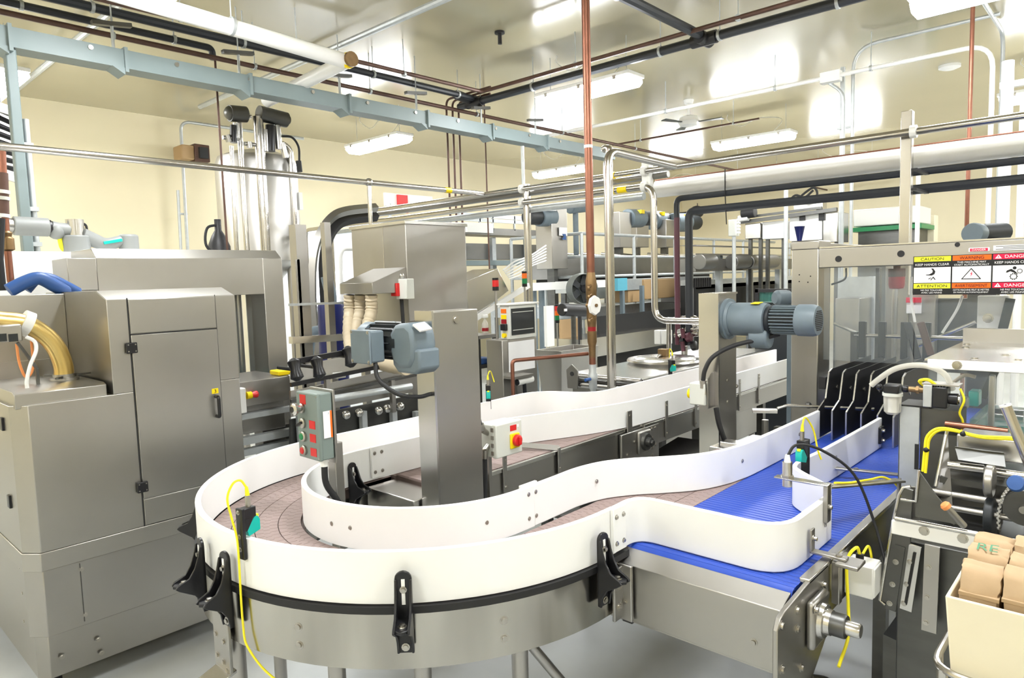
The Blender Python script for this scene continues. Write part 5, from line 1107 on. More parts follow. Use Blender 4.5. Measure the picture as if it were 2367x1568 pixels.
for k in range(8):
    a, b = at(-30, 250 + k * 20, Y=6.45), at(36, 282 + k * 17, Y=6.45); MB().bar(a, b, .03, .018).build('slat', 'steel_plain', vt)
MB().prism([at(-40, 240, Y=6.5), at(36, 268, Y=6.5), at(36, 402, Y=6.5), at(-40, 380, Y=6.5)], (0, .3, 0)).build('vent_body', 'black_paint', vt)
for ya_, yb2 in ((236, 262), (386, 412)): MB().bar(at(-40, ya_, Y=6.44), at(38, yb2, Y=6.44), .05, .07).build('frame_bar', 'white_paint', vt)
MB().cyl(at(0, 250, Y=6.6), V((at(0, 250, Y=6.6).x, 6.6, CEIL)), .01).build('hanger', 'galvanised', vt)
# horn speaker and conduit on the left wall
p = at(440, 355, Y=10.1)
sp_ = thing('horn_speaker', 'brown square horn speaker mounted high on left wall', 'speaker', p)
MB().box(p.x - .16, p.x + .02, 10.0, 10.3, p.z - .1, p.z + .1).build('driver', 'cardboard', sp_, .02)
MB().prism([(p.x + .02, 10.0, p.z - .12), (p.x + .2, 9.92, p.z - .13), (p.x + .2, 9.92, p.z + .11), (p.x + .02, 10.0, p.z + .13)], (0, .2, 0)).build('horn', 'copper_old', sp_, .01)
MB().box(p.x + .05, p.x + .17, 9.90, 9.95, p.z - .08, p.z + .07).build('mouth', 'dark', sp_); MB().box(p.x - .1, p.x - .04, 10.28, 10.4, p.z - .03, p.z + .03).build('wall_arm', 'steel_dark', sp_)
p, q = at(420, 330, Y=10.2), at(510, 293, Y=10.2)
run('grey_conduit', 'thin grey conduit bending down the left wall past the horn speaker', [(5.6, 9.2, 4.0), (p.x, 10.2, q.z), (p.x, 10.2, p.z), (at(430, 600, Y=10.2).x, 10.2, .1)], .022, 'galvanised', bend=.15)
solo(MB().cyl(at(411, 440, Y=10.25), V((at(413, 600, Y=10.25).x, 10.25, .1)), .02).box(at(413, 495, Y=10.25).x, at(432, 495, Y=10.25).x, 10.22, 10.27, at(420, 497, Y=10.25).z, at(420, 493, Y=10.25).z), 'conduit_stub', 'galvanised', 'short grey conduit with cross clip beside the wall conduit', 'conduit')
# black extinguisher shape behind the gantry
ex = thing('gas_cylinder', 'black cylinder with hose standing left of stainless tank behind the gantry', 'cylinder', at(505, 600, Y=6.4))
p = at(505, 545, Y=6.4)
MB().lathe([(.1, 0), (.1, p.z - .1), (.06, p.z), (.03, p.z + .05), (.03, p.z + .15)], (p.x, 6.4, 0), (0, 0, 1), 20).build('bottle', 'black_paint', ex)
MB().tube(catmull([(p.x, 6.4, p.z + .1), (p.x - .12, 6.36, p.z + .06), (p.x - .15, 6.33, p.z - .1), (p.x - .05, 6.3, p.z - .2)], 6), .012).build('hose', 'black_rubber', ex)
# ------------------------------------------------------------------ tall stainless tank
TY = 7.2; tcx = at(609, 480, Y=TY).x; tr = .43
tk = thing('stainless_tank', 'tall stainless process tank with pipes and valves on its domed top', 'tank', (tcx, TY + .1, 0))
zt = at(609, 372, Y=TY).z; zb = at(609, 600, Y=TY).z
MB().lathe([(.1, zb - .32), (tr * .7, zb - .12), (tr, zb - .02), (tr, zt - .05), (tr * .93, zt + .03), (tr * .6, zt + .09), (.12, zt + .12)], (tcx, TY + .1, 0), (0, 0, 1), 48).build('shell', 'tank_steel', tk)
for a in (.6, 2.2, 3.8, 5.4): MB().cyl((tcx + tr * .75 * math.cos(a), TY + .1 + tr * .75 * math.sin(a), 0), (tcx + tr * .75 * math.cos(a), TY + .1 + tr * .75 * math.sin(a), zb - .05), .04).build('leg', 'steel_plain', tk)
T = lambda x, y, Y=TY - .42: at(x, y, Y=Y)
a, b = T(596, 270), T(605, 600); MB().cyl((a.x, TY - .42, a.z), (a.x, TY - .42, .2), .05, n=20).build('front_pipe', 'steel_pipe', tk)
a2 = T(556, 268); MB().tube([(a2.x, TY - .38, .2), (a2.x, TY - .38, a2.z), (T(590, 258).x, TY - .30, a2.z + .04)], .028, 14, .05).build('front_pipe', 'steel_pipe', tk)
a3 = T(684, 330); MB().tube([(a3.x, TY - .3, .2), (a3.x, TY - .3, a3.z - .02), (T(610, 327).x, TY - .3, a3.z + .04)], .03, 12, .1).build('side_pipe', 'steel_pipe', tk)
MB().cyl(T(530, 262), T(568, 265), .08, n=20).sph(T(535, 262), .075).build('valve_actuator', 'steel_dark', tk); MB().cyl(T(598, 262), T(662, 278), .08, n=20).cyl(T(655, 276), T(668, 278), .045).build('valve_actuator', 'steel_dark', tk)
for a_, b_, r_ in ((T(540, 290), T(540, 330), .035), (T(625, 290), T(625, 350), .05)): MB().cyl(a_, b_, r_).build('valve_stem', 'black_plastic', tk)
for a_, b_, r_ in ((T(545, 285), T(548, 320), .03), (T(640, 290), T(645, 345), .035), (T(612, 300), T(614, 350), .035), (T(652, 330), T(660, 365), .03)): MB().cyl(a_, b_, r_).build('nozzle', 'steel_bright', tk)
MB().cyl(T(515, 318), T(550, 322), .02).cyl(T(565, 332), T(590, 335), .02).cyl(T(524, 312), T(530, 328), .03).cyl(T(575, 328), T(577, 342), .03).build('manifold', 'steel_plain', tk)
MB().tube(catmull([T(652, 315), T(675, 318), T(690, 340), T(692, 375)], 6), .012).cyl(T(690, 372), T(693, 398), .03).build('cable', 'black_rubber', tk)
MB().cyl(T(535, 338), T(548, 600), .022).build('thin_pipe', 'steel_pipe', tk)
MB().box(*facebox(692, 445, 700, 485, .05, Y=TY - .3)).build('tag_box', 'white_plastic', tk)
# ------------------------------------------------------------------ stainless product rails crossing the room
def clamp(parent, p, r): return MB().lathe([(r, -.02), (r + .018, -.02), (r + .018, .02), (r, .02)], p, (0, 1, 0), 14).build('pipe_clamp', 'white_plastic', parent)
XR = 5.5
yl = at(764, 502, X=XR).y
ur = thing('stainless_pipe', 'upper stainless pipe pair running across the middle of view', 'pipe', (XR, 4.87, 2.8))
MB().tube([(XR, -1.8, 2.80), (XR, yl, 2.80), (XR, yl, .3)], .026, 14, .15).build('pipe', 'steel_pipe', ur)
MB().tube([(XR + .1, 3.2, 2.76), (XR + .1, yl - .1, 2.76)], .03, 14).build('lower_pipe', 'steel_mid', ur)
zr = 2.66; yl2 = at(705, 526, X=XR).y; yr2 = at(1497, 436, X=XR).y; zlow = at(1512, 741, X=XR).z
lr = thing('stainless_pipe', 'lower stainless pipe pair with a bend down near the copper pipe', 'pipe', (XR, 4.87, zr))
MB().tube([(XR, yl2, .3), (XR, yl2, zr), (XR, yr2 - .06, zr), (XR, yr2 - .06, zlow), (XR, at(1620, 738, X=XR).y, zlow)], .03, 14, .13).build('pipe', 'steel_pipe', lr)
yl3 = at(745, 545, X=XR + .1).y
MB().tube([(XR + .1, yl3, .5), (XR + .1, yl3, zr - .07), (XR + .1, yr2 + .1, zr - .07)], .035, 14, .12).build('white_lower_pipe', 'galvanised', lr)
for px, z_ in ((1412, 2.80), (1412, zr), (1440, zr)): p = at(px, 440, X=XR); MB().lathe([(.0305, -.05), (.032, -.05), (.032, .05), (.0305, .05)], (XR, p.y, z_), (0, 1, 0), 14).build('yellow_label', 'yellow', ur if z_ == 2.8 else lr)
yA = 4.87
pa = thing('pipe_post', 'round stainless post with clamps holding both pipe pairs left of the copper pipe', 'post', (XR, yA, 0))
MB().cyl((XR + .05, yA - .02, 0), (XR + .05, yA - .02, 2.85), .04, n=20).build('tube', 'steel_pipe', pa); MB().cyl((XR + .05, yA + .02, 2.85), (XR + .05, yA + .02, at(1208, 338, X=XR + .05).z), .018).build('upper_tube', 'galvanised', pa); MB().box(XR - .03, XR + .13, yA - .1, yA + .06, 0, .015).build('foot', 'steel_plain', pa)
clamp(pa, (XR, yA, 2.80), .026); clamp(pa, (XR, yA, zr), .03)
yB = at(1489, 400, X=XR).y
pb_ = thing('pipe_hanger', 'short square hanger with clamps joining both pipe pairs right of the stainless loop', 'hanger', (XR, yB, 2.6))
MB().box(XR + .02, XR + .09, yB - .04, yB + .04, 2.62, 2.90).build('bracket', 'white_plastic', pb_, .004)
clamp(pb_, (XR, yB, 2.80), .026); clamp(pb_, (XR, yB, zr), .03)
yC = at(2096, 400, X=5.6).y
pc_ = thing('pipe_post', 'square stainless post standing behind the packer frame and carrying the dark pipes', 'post', (5.6, yC, 0))
MB().box(5.56, 5.63, yC - .035, yC + .035, 0, at(2097, 258, X=5.6).z).build('tube', 'steel_pipe', pc_, .004); MB().box(5.5, 5.7, yC - .1, yC + .1, 0, .015).build('foot', 'steel_plain', pc_)
clamp(pc_, (XR, yC - .06, 2.80), .026)
for z_ in (2.61, 2.47): MB().box(5.62, 6.0, yC - .06, yC - .03, z_ - .06, z_ - .045).build('pipe_arm', 'black_paint', pc_)
YL = 5.42
lr2 = thing('stainless_pipe', 'long thin stainless pipe crossing the left half in front of the tank', 'pipe', (3.0, YL, 2.8))
MB().cyl((.5, YL, 2.805), (XR - .03, YL, 2.805), .026, n=14).build('pipe', 'steel_pipe', lr2)
xd = at(853, 430, Y=YL).x; MB().cyl((xd, YL, 2.79), (xd, YL, 2.1), .02).build('drop_pipe', 'steel_pipe', lr2); MB().sph((xd, YL, 2.805), .04).build('tee', 'steel_bright', lr2)
MB().lathe([(.027, -.04), (.029, -.04), (.029, .04), (.027, .04)], (at(1035, 438, Y=YL).x, YL, 2.805), (1, 0, 0), 14).build('yellow_label', 'yellow', lr2)
# white insulated pipe and the two dark pipes
XB = 6.05
wp = run('insulated_pipe', 'thick white insulated pipe crossing the right half with thin red line along its top', [(XB, at(1520, 440, X=XB).y, 2.70), (XB, -2.0, 2.70)], .085, 'white_paint', n=24)
MB().cyl((XB - .04, at(1520, 440, X=XB).y, 2.779), (XB - .04, -2, 2.779), .006, n=6).build('trace_line', 'copper', wp)
yq = at(1686, 430, X=XB).y; MB().tube([(XB - .088, yq, 2.79), (XB - .088, yq, 2.58), (XB - .06, yq, 2.3)], .005, 6).build('cable_loop', 'black_rubber', wp)
XD = 6.0; y1_ = at(1564, 463, X=XD).y; y2_ = at(1592, 492, X=XD).y
run('dark_pipe', 'upper dark grey pipe across the right half turning down in purple plastic', [(XD, -2, 2.58), (XD, y1_, 2.58), (XD, y1_, 2.4)], .028, 'pipe_black', hang=[], bend=.06)
run('purple_pipe', 'purple plastic drop pipe beside dark grey drop pipe over the vat', [(XD, y1_, 2.41), (XD, y1_, 1.18)], .027, 'pipe_purple')
run('dark_pipe', 'lower dark grey pipe across the right half turning down to the vat', [(XD, -2, 2.45), (XD, y2_, 2.45), (XD, y2_, 1.18)], .037, 'pipe_black', bend=.07)
# stainless twin loop beside the copper riser
YS = 2.93
xs1, xs2 = at(1412, 600, Y=YS).x, at(1400, 600, Y=YS).x; zs = at(1420, 354, Y=YS).z
sl = thing('stainless_loop', 'twin stainless pipes rising beside the copper riser and turning right', 'pipe', (xs1, YS, 0))
MB().tube([(xs1, YS, .2), (xs1, YS, zs + .03), (xs1, YS + .05, zs + .03), (at(1556, 377, Y=YS).x, YS + .05, zs + .0)], .026, 14, .12).build('pipe', 'steel_pipe', sl)
MB().tube([(xs2, YS - .03, .2), (xs2, YS - .03, zs), (at(1550, 380, Y=YS).x, YS - .03, zs - .02)], .030, 14, .12).build('pipe', 'steel_pipe', sl)
# copper riser
YC = 2.95; xc = at(1365, 600, Y=YC).x
cp_ = thing('copper_riser', 'thick copper riser with valves in the centre of the view', 'pipe', (xc, YC, 0))
C = lambda y: at(1372, y, Y=YC).z
MB().cyl((xc, YC, C(650)), (xc, YC, CEIL), .029, n=20).build('pipe', 'copper', cp_)
MB().cyl((xc, YC, C(345)), (xc, YC, C(338)), .031, n=20).build('solder_joint', 'white_plastic', cp_)
MB().lathe([(.026, C(700)), (.038, C(690)), (.04, C(650)), (.034, C(640)), (.03, C(630))], (xc, YC, 0), (0, 0, 1), 18).build('upper_union', 'brass', cp_)
MB().lathe([(.024, C(765)), (.03, C(755)), (.036, C(735)), (.036, C(695))], (xc, YC, 0), (0, 0, 1), 18).build('valve_body', 'brass', cp_)
hx = V((xc - .05, YC - .055, C(705))); MB().lathe([(.070, 0), (.072, .012), (.066, .02)], hx, (0, -1, 0), 8).build('white_handwheel', 'white_plastic', cp_); MB().cyl(hx, hx + V((0, .06, 0)), .015).cyl(hx + V((0, -.02, 0)), hx + V((0, -.03, 0)), .012).build('valve_stem', 'brass', cp_)
for y in (660, 680, 735): MB().tube(catmull([(xc - .03, YC - .02, C(y)), (xc - .07, YC - .03, C(y + 3)), (xc - .065, YC - .03, C(y + 12))], 4), .009).build('spigot', 'brass', cp_)
MB().lathe([(.03, C(770)), (.03, C(735))], (xc, YC, 0), (0, 0, 1), 16).build('red_tag', 'red_lens', cp_)
MB().lathe([(.022, C(850)), (.026, C(800)), (.034, C(790)), (.034, C(765))], (xc, YC, 0), (0, 0, 1), 18).build('reducer', 'brass', cp_); MB().cyl((xc, YC, C(850)), (xc, YC, C(785)), .024).build('lower_pipe', 'copper', cp_)
MB().lathe([(.018, C(905)), (.03, C(895)), (.03, C(880)), (.036, C(876)), (.036, C(868)), (.026, C(860)), (.028, C(842))], (xc, YC, 0), (0, 0, 1), 18).build('hose_coupling', 'galvanised', cp_); MB().cyl((xc, YC, .2), (xc, YC, C(900)), .014).build('hose', 'steel_plain', cp_)
MB().cyl((xc - .09, YC, C(875)), (xc - .02, YC, C(875)), .012).build('blue_lever', 'blue_hose', cp_)
xb = at(1184, 835, Y=YC + .3).x
bc_ = run('copper_branch', 'thin copper branch line leaving the riser leftward and turning down', [(xc, YC + .04, C(818)), (xb, YC + .3, at(1184, 834, Y=YC + .3).z), (xb, YC + .3, .75)], .014, 'copper', bend=.03)
# ------------------------------------------------------------------ vat
X0, X1, Y0, Y1, ZV = 4.37, 6.7, 2.74, 3.42, 1.095
va = thing('stainless_vat', 'low stainless vat with round lid behind the far white guard', 'vat', (5.3, 3.1, 0))
MB().box(X0 + .02, X1, Y0 + .02, Y1 - .02, .3, ZV - .05).build('body', 'steel_plain', va, .01); MB().box(X0, X1, Y0, Y1, ZV - .03, ZV).build('top_plate', 'steel_bright', va, .006)
MB().cyl((X0, Y0, ZV - .02), (X0, Y1, ZV - .02), .025).cyl((X0 + .02, Y0, ZV - .09), (X0 + .02, Y1, ZV - .09), .03).build('rim_tube', 'steel_bright', va)
lc = V((5.33, 3.10, ZV)); MB().lathe([(.31, .0), (.33, .02), (.32, .035), (.27, .03), (.25, .045), (.1, .055), (.02, .055)], lc, (0, 0, 1), 48).build('lid', 'steel_bright', va)
MB().box(lc.x - .05, lc.x + .02, lc.y - .04, lc.y + .04, ZV + .055, ZV + .12).build('lid_block', 'brass', va, .004); MB().tube([(lc.x - .14, lc.y, ZV + .05), (lc.x - .1, lc.y, ZV + .07), (lc.x + .1, lc.y, ZV + .07)], .012).build('lid_handle', 'steel_bright', va)
for y_ in (Y1 - .06,):
    MB().prism([(X0 - .02, y_ - .05, ZV - .12), (X0 - .02, y_ + .05, ZV - .12), (X0 - .02, y_ + .06, ZV + .03), (X0 - .02, y_, ZV + .08), (X0 - .02, y_ - .06, ZV + .03)], (-.012, 0, 0)).build('lifting_lug', 'steel_plain', va, .004); MB().cyl((X0 - .036, y_, ZV), (X0 - .03, y_, ZV), .018).build('lug_hole', 'dark', va)
for p_ in ((X0 + .15, Y0 + .1), (X1 - .15, Y0 + .1), (X0 + .15, Y1 - .1), (X1 - .15, Y1 - .1)): MB().cyl((p_[0], p_[1], 0), (p_[0], p_[1], .3), .03).build('leg', 'steel_plain', va)
MB().cyl((6.2, 2.9, ZV), (6.2, 2.9, ZV + .12), .03).cyl((6.35, 3.05, ZV), (6.35, 3.05, ZV + .1), .035).build('nozzle', 'steel_bright', va)
vc = thing('valve_cluster', 'cluster of stainless valves and tubing at the foot of dark drop pipes', 'valves', (6.1, 3.15, ZV))
MB().tube([at(1545, 742, X=6.0), at(1610, 735, X=6.0), at(1612, 760, X=6.0), at(1585, 765, X=6.0)], .03, 12, .05).cyl(at(1560, 775, X=6.0), at(1615, 772, X=6.0), .025).cyl(at(1545, 742, X=5.95), V((5.95, at(1545, 742, X=5.95).y, ZV)), .022).build('tubing', 'steel_pipe', vc)
for x, y, m in ((1580, 790, 'black_plastic'), (1605, 800, 'black_plastic'), (1575, 770, 'steel_bright'), (1608, 748, 'steel_bright'), (1592, 780, 'pipe_purple')): MB().lathe([(.03, -.03), (.045, -.02), (.045, .02), (.03, .03)], at(x, y, X=5.95), (0, -1, .3), 16).build('valve', m, vc)
for y in (760, 790): MB().cyl(at(1577, y, X=5.9), at(1580, y + 22, X=5.9), .02).build('red_hose', 'pipe_purple', vc)
MB().cyl(at(1582, 800, X=6.0), V((6.0, at(1582, 800, X=6.0).y, ZV)), .03).build('stand', 'steel_plain', vc)
sb_ = thing('white_switch_boxes', 'pair of white electrical boxes on a post above the vat', 'control box', at(1530, 795, X=6.1))
for x0, x1 in ((1512, 1526), (1528, 1545)): MB().box(*facebox(x0, 764, x1, 796, .08, X=6.2)).build('box', 'white_plastic', sb_, .006)
p = at(1548, 745, X=6.3); MB().cyl((6.3, p.y, 0), (6.3, p.y, p.z), .018).build('post', 'galvanised', sb_)
# ------------------------------------------------------------------ hopper with hood and hoses
YH = 4.5; hx0, hx1 = at(940, 600, Y=YH).x, at(1078, 600, Y=YH).x; hz0, hz1 = at(940, 745, Y=YH).z, at(936, 512, Y=YH).z; hy1 = at(815, 600, X=hx0).y
hp = thing('hopper_box', 'tall boxy stainless hopper behind the wide drive column', 'hopper', ((hx0 + hx1) / 2, YH + .4, 0))
MB().box(hx0, hx1, YH, hy1, hz0, hz1).build('hopper_body', 'steel_plain', hp, .006); MB().box(hx0 - .015, hx1 + .015, YH - .015, hy1 + .015, hz1 - .02, hz1 + .01).build('rim', 'steel_bright', hp, .003)
MB().box(hx0 - .003, hx0 + .002, YH + .30, YH + .305, hz0 + .3, hz1 - .02).build('seam', 'steel_bright', hp)
for x in (hx0 + .05, hx1 - .05):
    for y in (YH + .05, hy1 - .05): MB().box(x - .03, x + .03, y - .03, y + .03, 0, hz0).build('leg', 'steel_plain', hp)
MB().box(hx0, hx1, YH - .01, YH, hz0 - .14, hz0 - .02).build('lower_rail', 'steel_plain', hp)
XH = 3.28
ya, yb_ = at(860, 655, X=XH).y, at(785, 655, X=XH).y; z0h, z1h = at(820, 680, X=XH).z, at(820, 655, X=XH).z
hd_ = thing('suction_hood', 'stainless suction hood with three ribbed cream hoses on the hopper side', 'hood', (XH + .2, (ya + yb_) / 2, z0h))
MB().add([(XH, ya, z0h), (XH, ya, z1h), (hx0, ya, z1h + .12), (hx0, ya, z0h), (XH, yb_, z0h), (XH, yb_, z1h), (hx0, yb_, z1h + .12), (hx0, yb_, z0h)], [(0, 1, 2, 3), (4, 7, 6, 5), (1, 5, 6, 2), (0, 4, 5, 1), (0, 3, 7, 4)]).build('hood_shell', 'steel_plain', hd_, .003)
for k, (x_, x2, m) in enumerate(((808, 806, 3.32), (832, 822, 3.36), (858, 846, 3.34))):
    pts = catmull([at(x_, 682, X=m), at(x_, 720, X=m), at(x2, 770, X=m - .1), at(x2 + 8, 810, X=m - .25), at(x2 + 35, 828, X=m - .4), at(x2 + 75, 840, X=m - .5), at(940, 852, X=m - .6)], 10)
    MB().tube(pts, lambda t_, n_=len(pts): .048 + .004 * math.sin(t_ * (n_ - 1) * 2.6), 14).build('ribbed_hose', 'cream_hose', hd_)
p = at(925, 662, X=hx0 - .02)
rs_ = thing('red_switch', 'grey switch box with red front on the hopper side', 'switch box', p)
MB().box(*facebox(915, 645, 940, 692, .08, X=hx0 - .09)).build('box', 'box_light', rs_, .006); MB().box(*facebox(903, 655, 917, 685, .05, X=hx0 - .12)).build('red_front', 'red', rs_, .004); q = at(928, 690, X=hx0 - .05); MB().tube([(q.x, q.y, q.z), (q.x, q.y - .01, q.z - .25), (q.x + .02, q.y - .02, q.z - .5)], .016).build('conduit', 'black_rubber', rs_); MB().sph(at(928, 638, X=hx0 - .05), .025).build('lamp', 'steel_bright', rs_)
# chute
YT = 4.75
cht = thing('elevator_chute', 'slanted pale steel chute right of the hopper', 'chute', at(1120, 720, Y=YT))
MB().prism([at(1078, 650, Y=YT), at(1150, 621, Y=YT), at(1176, 672, Y=YT), at(1084, 745, Y=YT)], (0, .35, 0)).build('trough', 'steel_bright', cht, .004)
MB().bar(at(1090, 742, Y=YT - .02), at(1222, 660, Y=YT - .02), .03, .05).build('white_edge', 'white_paint', cht)
MB().box(at(1110, 720, Y=YT).x, at(1120, 720, Y=YT).x, YT + .1, YT + .16, 0, at(1115, 715, Y=YT).z).build('leg', 'steel_plain', cht)
for k in range(6): solo(MB().tube(catmull([at(1163 + k * 3, 625 + k * 4, Y=4.9), at(1190 + k * 3, 605 + k * 6, Y=4.9), at(1225, 592 + k * 5, Y=5.0), at(1262, 568 + k * 7, Y=5.2)], 5), .009, 6), 'white_tube', 'white_plastic', ('topmost', 'second from the top', 'third from the top', 'third from the bottom', 'second from the bottom', 'lowest')[k] + ' white tube of the bundle rising right from the chute', 'tube', 'white tube bundle')
# ------------------------------------------------------------------ HMI on pedestal
YP = 4.0
pe = thing('operator_panel', 'operator panel with black screen on a stainless pedestal', 'control panel', (4.4, YP + .1, 0))
xs0, xs1_ = at(1178, 740, Y=YP).x, at(1240, 740, Y=YP).x; zz0, zz1 = at(1208, 782, Y=YP).z, at(1208, 704, Y=YP).z; yy1 = at(1156, 740, X=xs0).y
MB().box(xs0, xs1_, YP, yy1, zz0, zz1).build('panel_box', 'box_light', pe, .006); MB().box(xs0 - .02, xs1_ + .02, YP - .02, yy1 + .02, zz1, zz1 + .015).build('top_cap', 'white_plastic', pe, .003)
MB().box(xs0 + .02, xs1_ - .03, YP - .004, YP, zz0 + .035, zz1 - .03).build('screen', 'screen', pe); 
for z_ in (zz1 - .065, zz0 + .075): MB().box(xs0 + .035, xs1_ - .05, YP - .006, YP - .004, z_, z_ + .006).build('screen_line', 'box_light', pe)
yml = (YP + yy1) / 2
for z_, m in ((zz1 - .05, 'orange'), (zz1 - .10, 'yellow'), (zz1 - .14, 'red_lens')): MB().box(xs0 - .004, xs0, yml - .02, yml + .04, z_ - .018, z_ + .018).build('label', m, pe)
MB().box(xs0 - .03, xs0, yml - .03, yml + .03, zz1 - .215, zz1 - .16).build('black_switch', 'black_plastic', pe, .004); MB().cyl((xs0, yml, zz0 + .035), (xs0 - .025, yml, zz0 + .035), .02).build('yellow_button', 'yellow', pe)
MB().box(xs0 - .08, xs1_ + .02, YP + .02, yy1 + .1, 0, zz0).build('pedestal', 'steel_plain', pe, .006)
MB().box(*facebox(1176, 788, 1236, 856, .003, Y=YP + .015)).build('paper_sheet', 'paper', pe)
MB().box(*facebox(1188, 868, 1234, 874, .12, Y=YP - .1)).build('bracket', 'steel_plain', pe)
sc_ = thing('hand_scanner', 'white handheld scanner on the pedestal bracket', 'scanner', at(1215, 888, Y=YP - .05))
MB().cyl(at(1196, 884, Y=YP - .06), at(1230, 876, Y=YP - .06), .03, n=14).build('body', 'white_plastic', sc_, .006); MB().cyl(at(1194, 885, Y=YP - .06), at(1196, 884, Y=YP - .06), .026).build('window', 'black_plastic', sc_); MB().cyl(at(1212, 885, Y=YP - .06), at(1214, 915, Y=YP - .03), .018).build('grip', 'black_plastic', sc_)
def stack(label, x, y0, mats, Y, r, base):
    p = at(x, y0, Y=Y); t = thing('stack_light', label, 'stack light', (p.x, Y, base)); n = len(mats); h = r * 2.0; z = p.z
    MB().cyl((p.x, Y, z), (p.x, Y, z + .02), r).build('cap', 'black_plastic', t)
    for m in mats: MB().cyl((p.x, Y, z), (p.x, Y, z - h), r, n=18).build('lens', m, t); z -= h
    MB().cyl((p.x, Y, z), (p.x, Y, z - h * .6), r * 1.02).build('base', 'black_plastic', t); MB().cyl((p.x, Y, z - h * .6), (p.x, Y, base), r * .4).build('pole', 'steel_plain', t)
stack('single red stack light on a pole left of operator panel', 1145, 648, ['red'], 4.15, .028, zz0)
stack('orange and green stack light on the round post above the operator panel', 1212, 632, ['orange', 'green'], 4.62, .026, .0)
stack('red orange and green stack light left of the copper valve', 1287, 708, ['red', 'orange', 'green'], 5.2, .028, 0)
# bottles and table left of the panel
tb2 = thing('work_table', 'small steel table with blue tray between drive column and pedestal', 'table', (4.05, 4.4, 0))
MB().box(*facebox(1108, 774, 1150, 782, .4, Y=4.3)).build('top', 'steel_plain', tb2); MB().box(*facebox(1108, 842, 1150, 850, .4, Y=4.3)).build('shelf', 'steel_dark', tb2)
for px in (1110, 1148): p = at(px, 800, Y=4.3); MB().box(p.x - .015, p.x + .015, 4.62, 4.66, 0, at(px, 778, Y=4.3).z).build('leg', 'steel_dark', tb2); MB().box(p.x - .015, p.x + .015, 4.31, 4.34, 0, at(px, 778, Y=4.3).z).build('leg', 'steel_dark', tb2)
solo(MB().box(*facebox(1110, 828, 1138, 842, .25, Y=4.32)), 'plastic_tray', 'blue_hose', 'small blue tray on the shelf of the small steel table', 'tray', bevel=.01)
p = at(1122, 774, Y=4.45); bt = thing('spray_bottle', 'clear bottle with white top standing on the small steel table', 'bottle', p)
zt_ = at(1130, 774, Y=4.3).z
MB().lathe([(.03, 0), (.03, .09), (.012, .12), (.012, .14)], (p.x, 4.45, zt_), (0, 0, 1), 16).build('bottle', 'clear_plastic', bt); MB().lathe([(.032, .02), (.0325, .02), (.0325, .05), (.032, .05)], (p.x, 4.45, zt_), (0, 0, 1), 16).build('label', 'red_lens', bt); MB().box(p.x - .03, p.x + .03, 4.435, 4.465, zt_ + .14, zt_ + .17).build('spray_head', 'white_plastic', bt, .005)
# steel bin
YB_ = 4.6
bn = thing('steel_hopper_bin', 'open dark stainless bin behind the operator panel', 'bin', (5.6, 5.0, 0))
bx0, bx1 = at(1240, 840, Y=YB_).x, at(1300, 840, Y=YB_).x; bz1 = at(1300, 812, Y=YB_).z
bx0 = at(1298, 840, Y=YB_).x; bx1 = at(1348, 840, Y=YB_).x; by1 = at(1238, 840, X=bx0).y
tub(bx0, bx1 + .3, YB_, by1, .55, bz1, .02, .05).build('bin_body', 'steel_plain', bn, .004)
for x in (bx0 + .15, bx1 + .1):
    for y in (YB_ + .15, by1 - .15): MB().cyl((x, y, 0), (x, y, .56), .03).build('leg', 'steel_dark', bn)
# ------------------------------------------------------------------ bottle conveyor behind the left guard
bcv = thing('bottle_conveyor', 'stainless conveyor with black side rails behind the left guard', 'conveyor', (2.9, 3.85, 0))
Q = lambda x, y, Y=3.8: at(x, y, Y=Y)
MB().prism([Q(672, 905), Q(965, 843), Q(965, 905), Q(672, 965)], (0, .015, 0)).build('side_frame', 'steel_plain', bcv)
for a, b, m, w_ in (((672, 890), (965, 830), 'black_plastic', .02), ((672, 928), (965, 866), 'steel_dark', .015), ((672, 838), (815, 812), 'black_plastic', .025)): MB().bar(Q(*a, 3.77), Q(*b, 3.77), w_, w_ * 1.3).build('rail', m, bcv)
MB().prism([Q(672, 885, 3.9), Q(965, 826, 3.9), Q(965, 790, 4.15), Q(672, 850, 4.15)], (0, .01, 0)).build('chute_plate', 'steel_plain', bcv)
MB().cyl(Q(720, 930, 3.7), Q(950, 893, 3.7), .022).build('drip_pipe', 'galvanised', bcv)
for px in (760, 910): p = Q(px, 900, 3.74); MB().box(p.x - .015, p.x + .015, 3.74, 3.77, p.z - .16, p.z + .06).build('strap', 'steel_plain', bcv)
for px, py in ((683, 855), (735, 850), (808, 825)): p = Q(px, py, 3.72); MB().lathe([(.012, -.07), (.04, -.05), (.03, 0), (.04, .05), (.012, .07)], p, (0, .3, 1), 14).build('black_knob', 'black_plastic', bcv); MB().cyl(p, p + V((0, .2, 0)), .012).build('knob_stem', 'black_plastic', bcv)
MB().prism([Q(672, 970, 3.9), Q(965, 912, 3.9), Q(965, 1000, 3.9), Q(672, 1060, 3.9)], (0, .02, 0)).build('lower_guard', 'steel_dark', bcv)
for px in (690, 760, 835, 905, 958): p = Q(px, 960, 3.88); MB().box(p.x - .02, p.x + .02, 3.84, 3.88, .35, p.z + .03).build('lower_post', 'galvanised', bcv)
for px, py in ((800, 960), (830, 955), (875, 950), (895, 945), (925, 940)): MB().sph(Q(px, py, 3.82), .03).build('roller_end', 'steel_bright', bcv)
for px in (700, 930): p = Q(px, 960, 3.9); MB().box(p.x - .03, p.x + .03, 3.9, 3.96, 0, .8).build('leg', 'steel_dark', bcv)
MB().box(*facebox(778, 862, 800, 875, .05, Y=3.86)).build('white_sensor', 'white_plastic', bcv, .004)
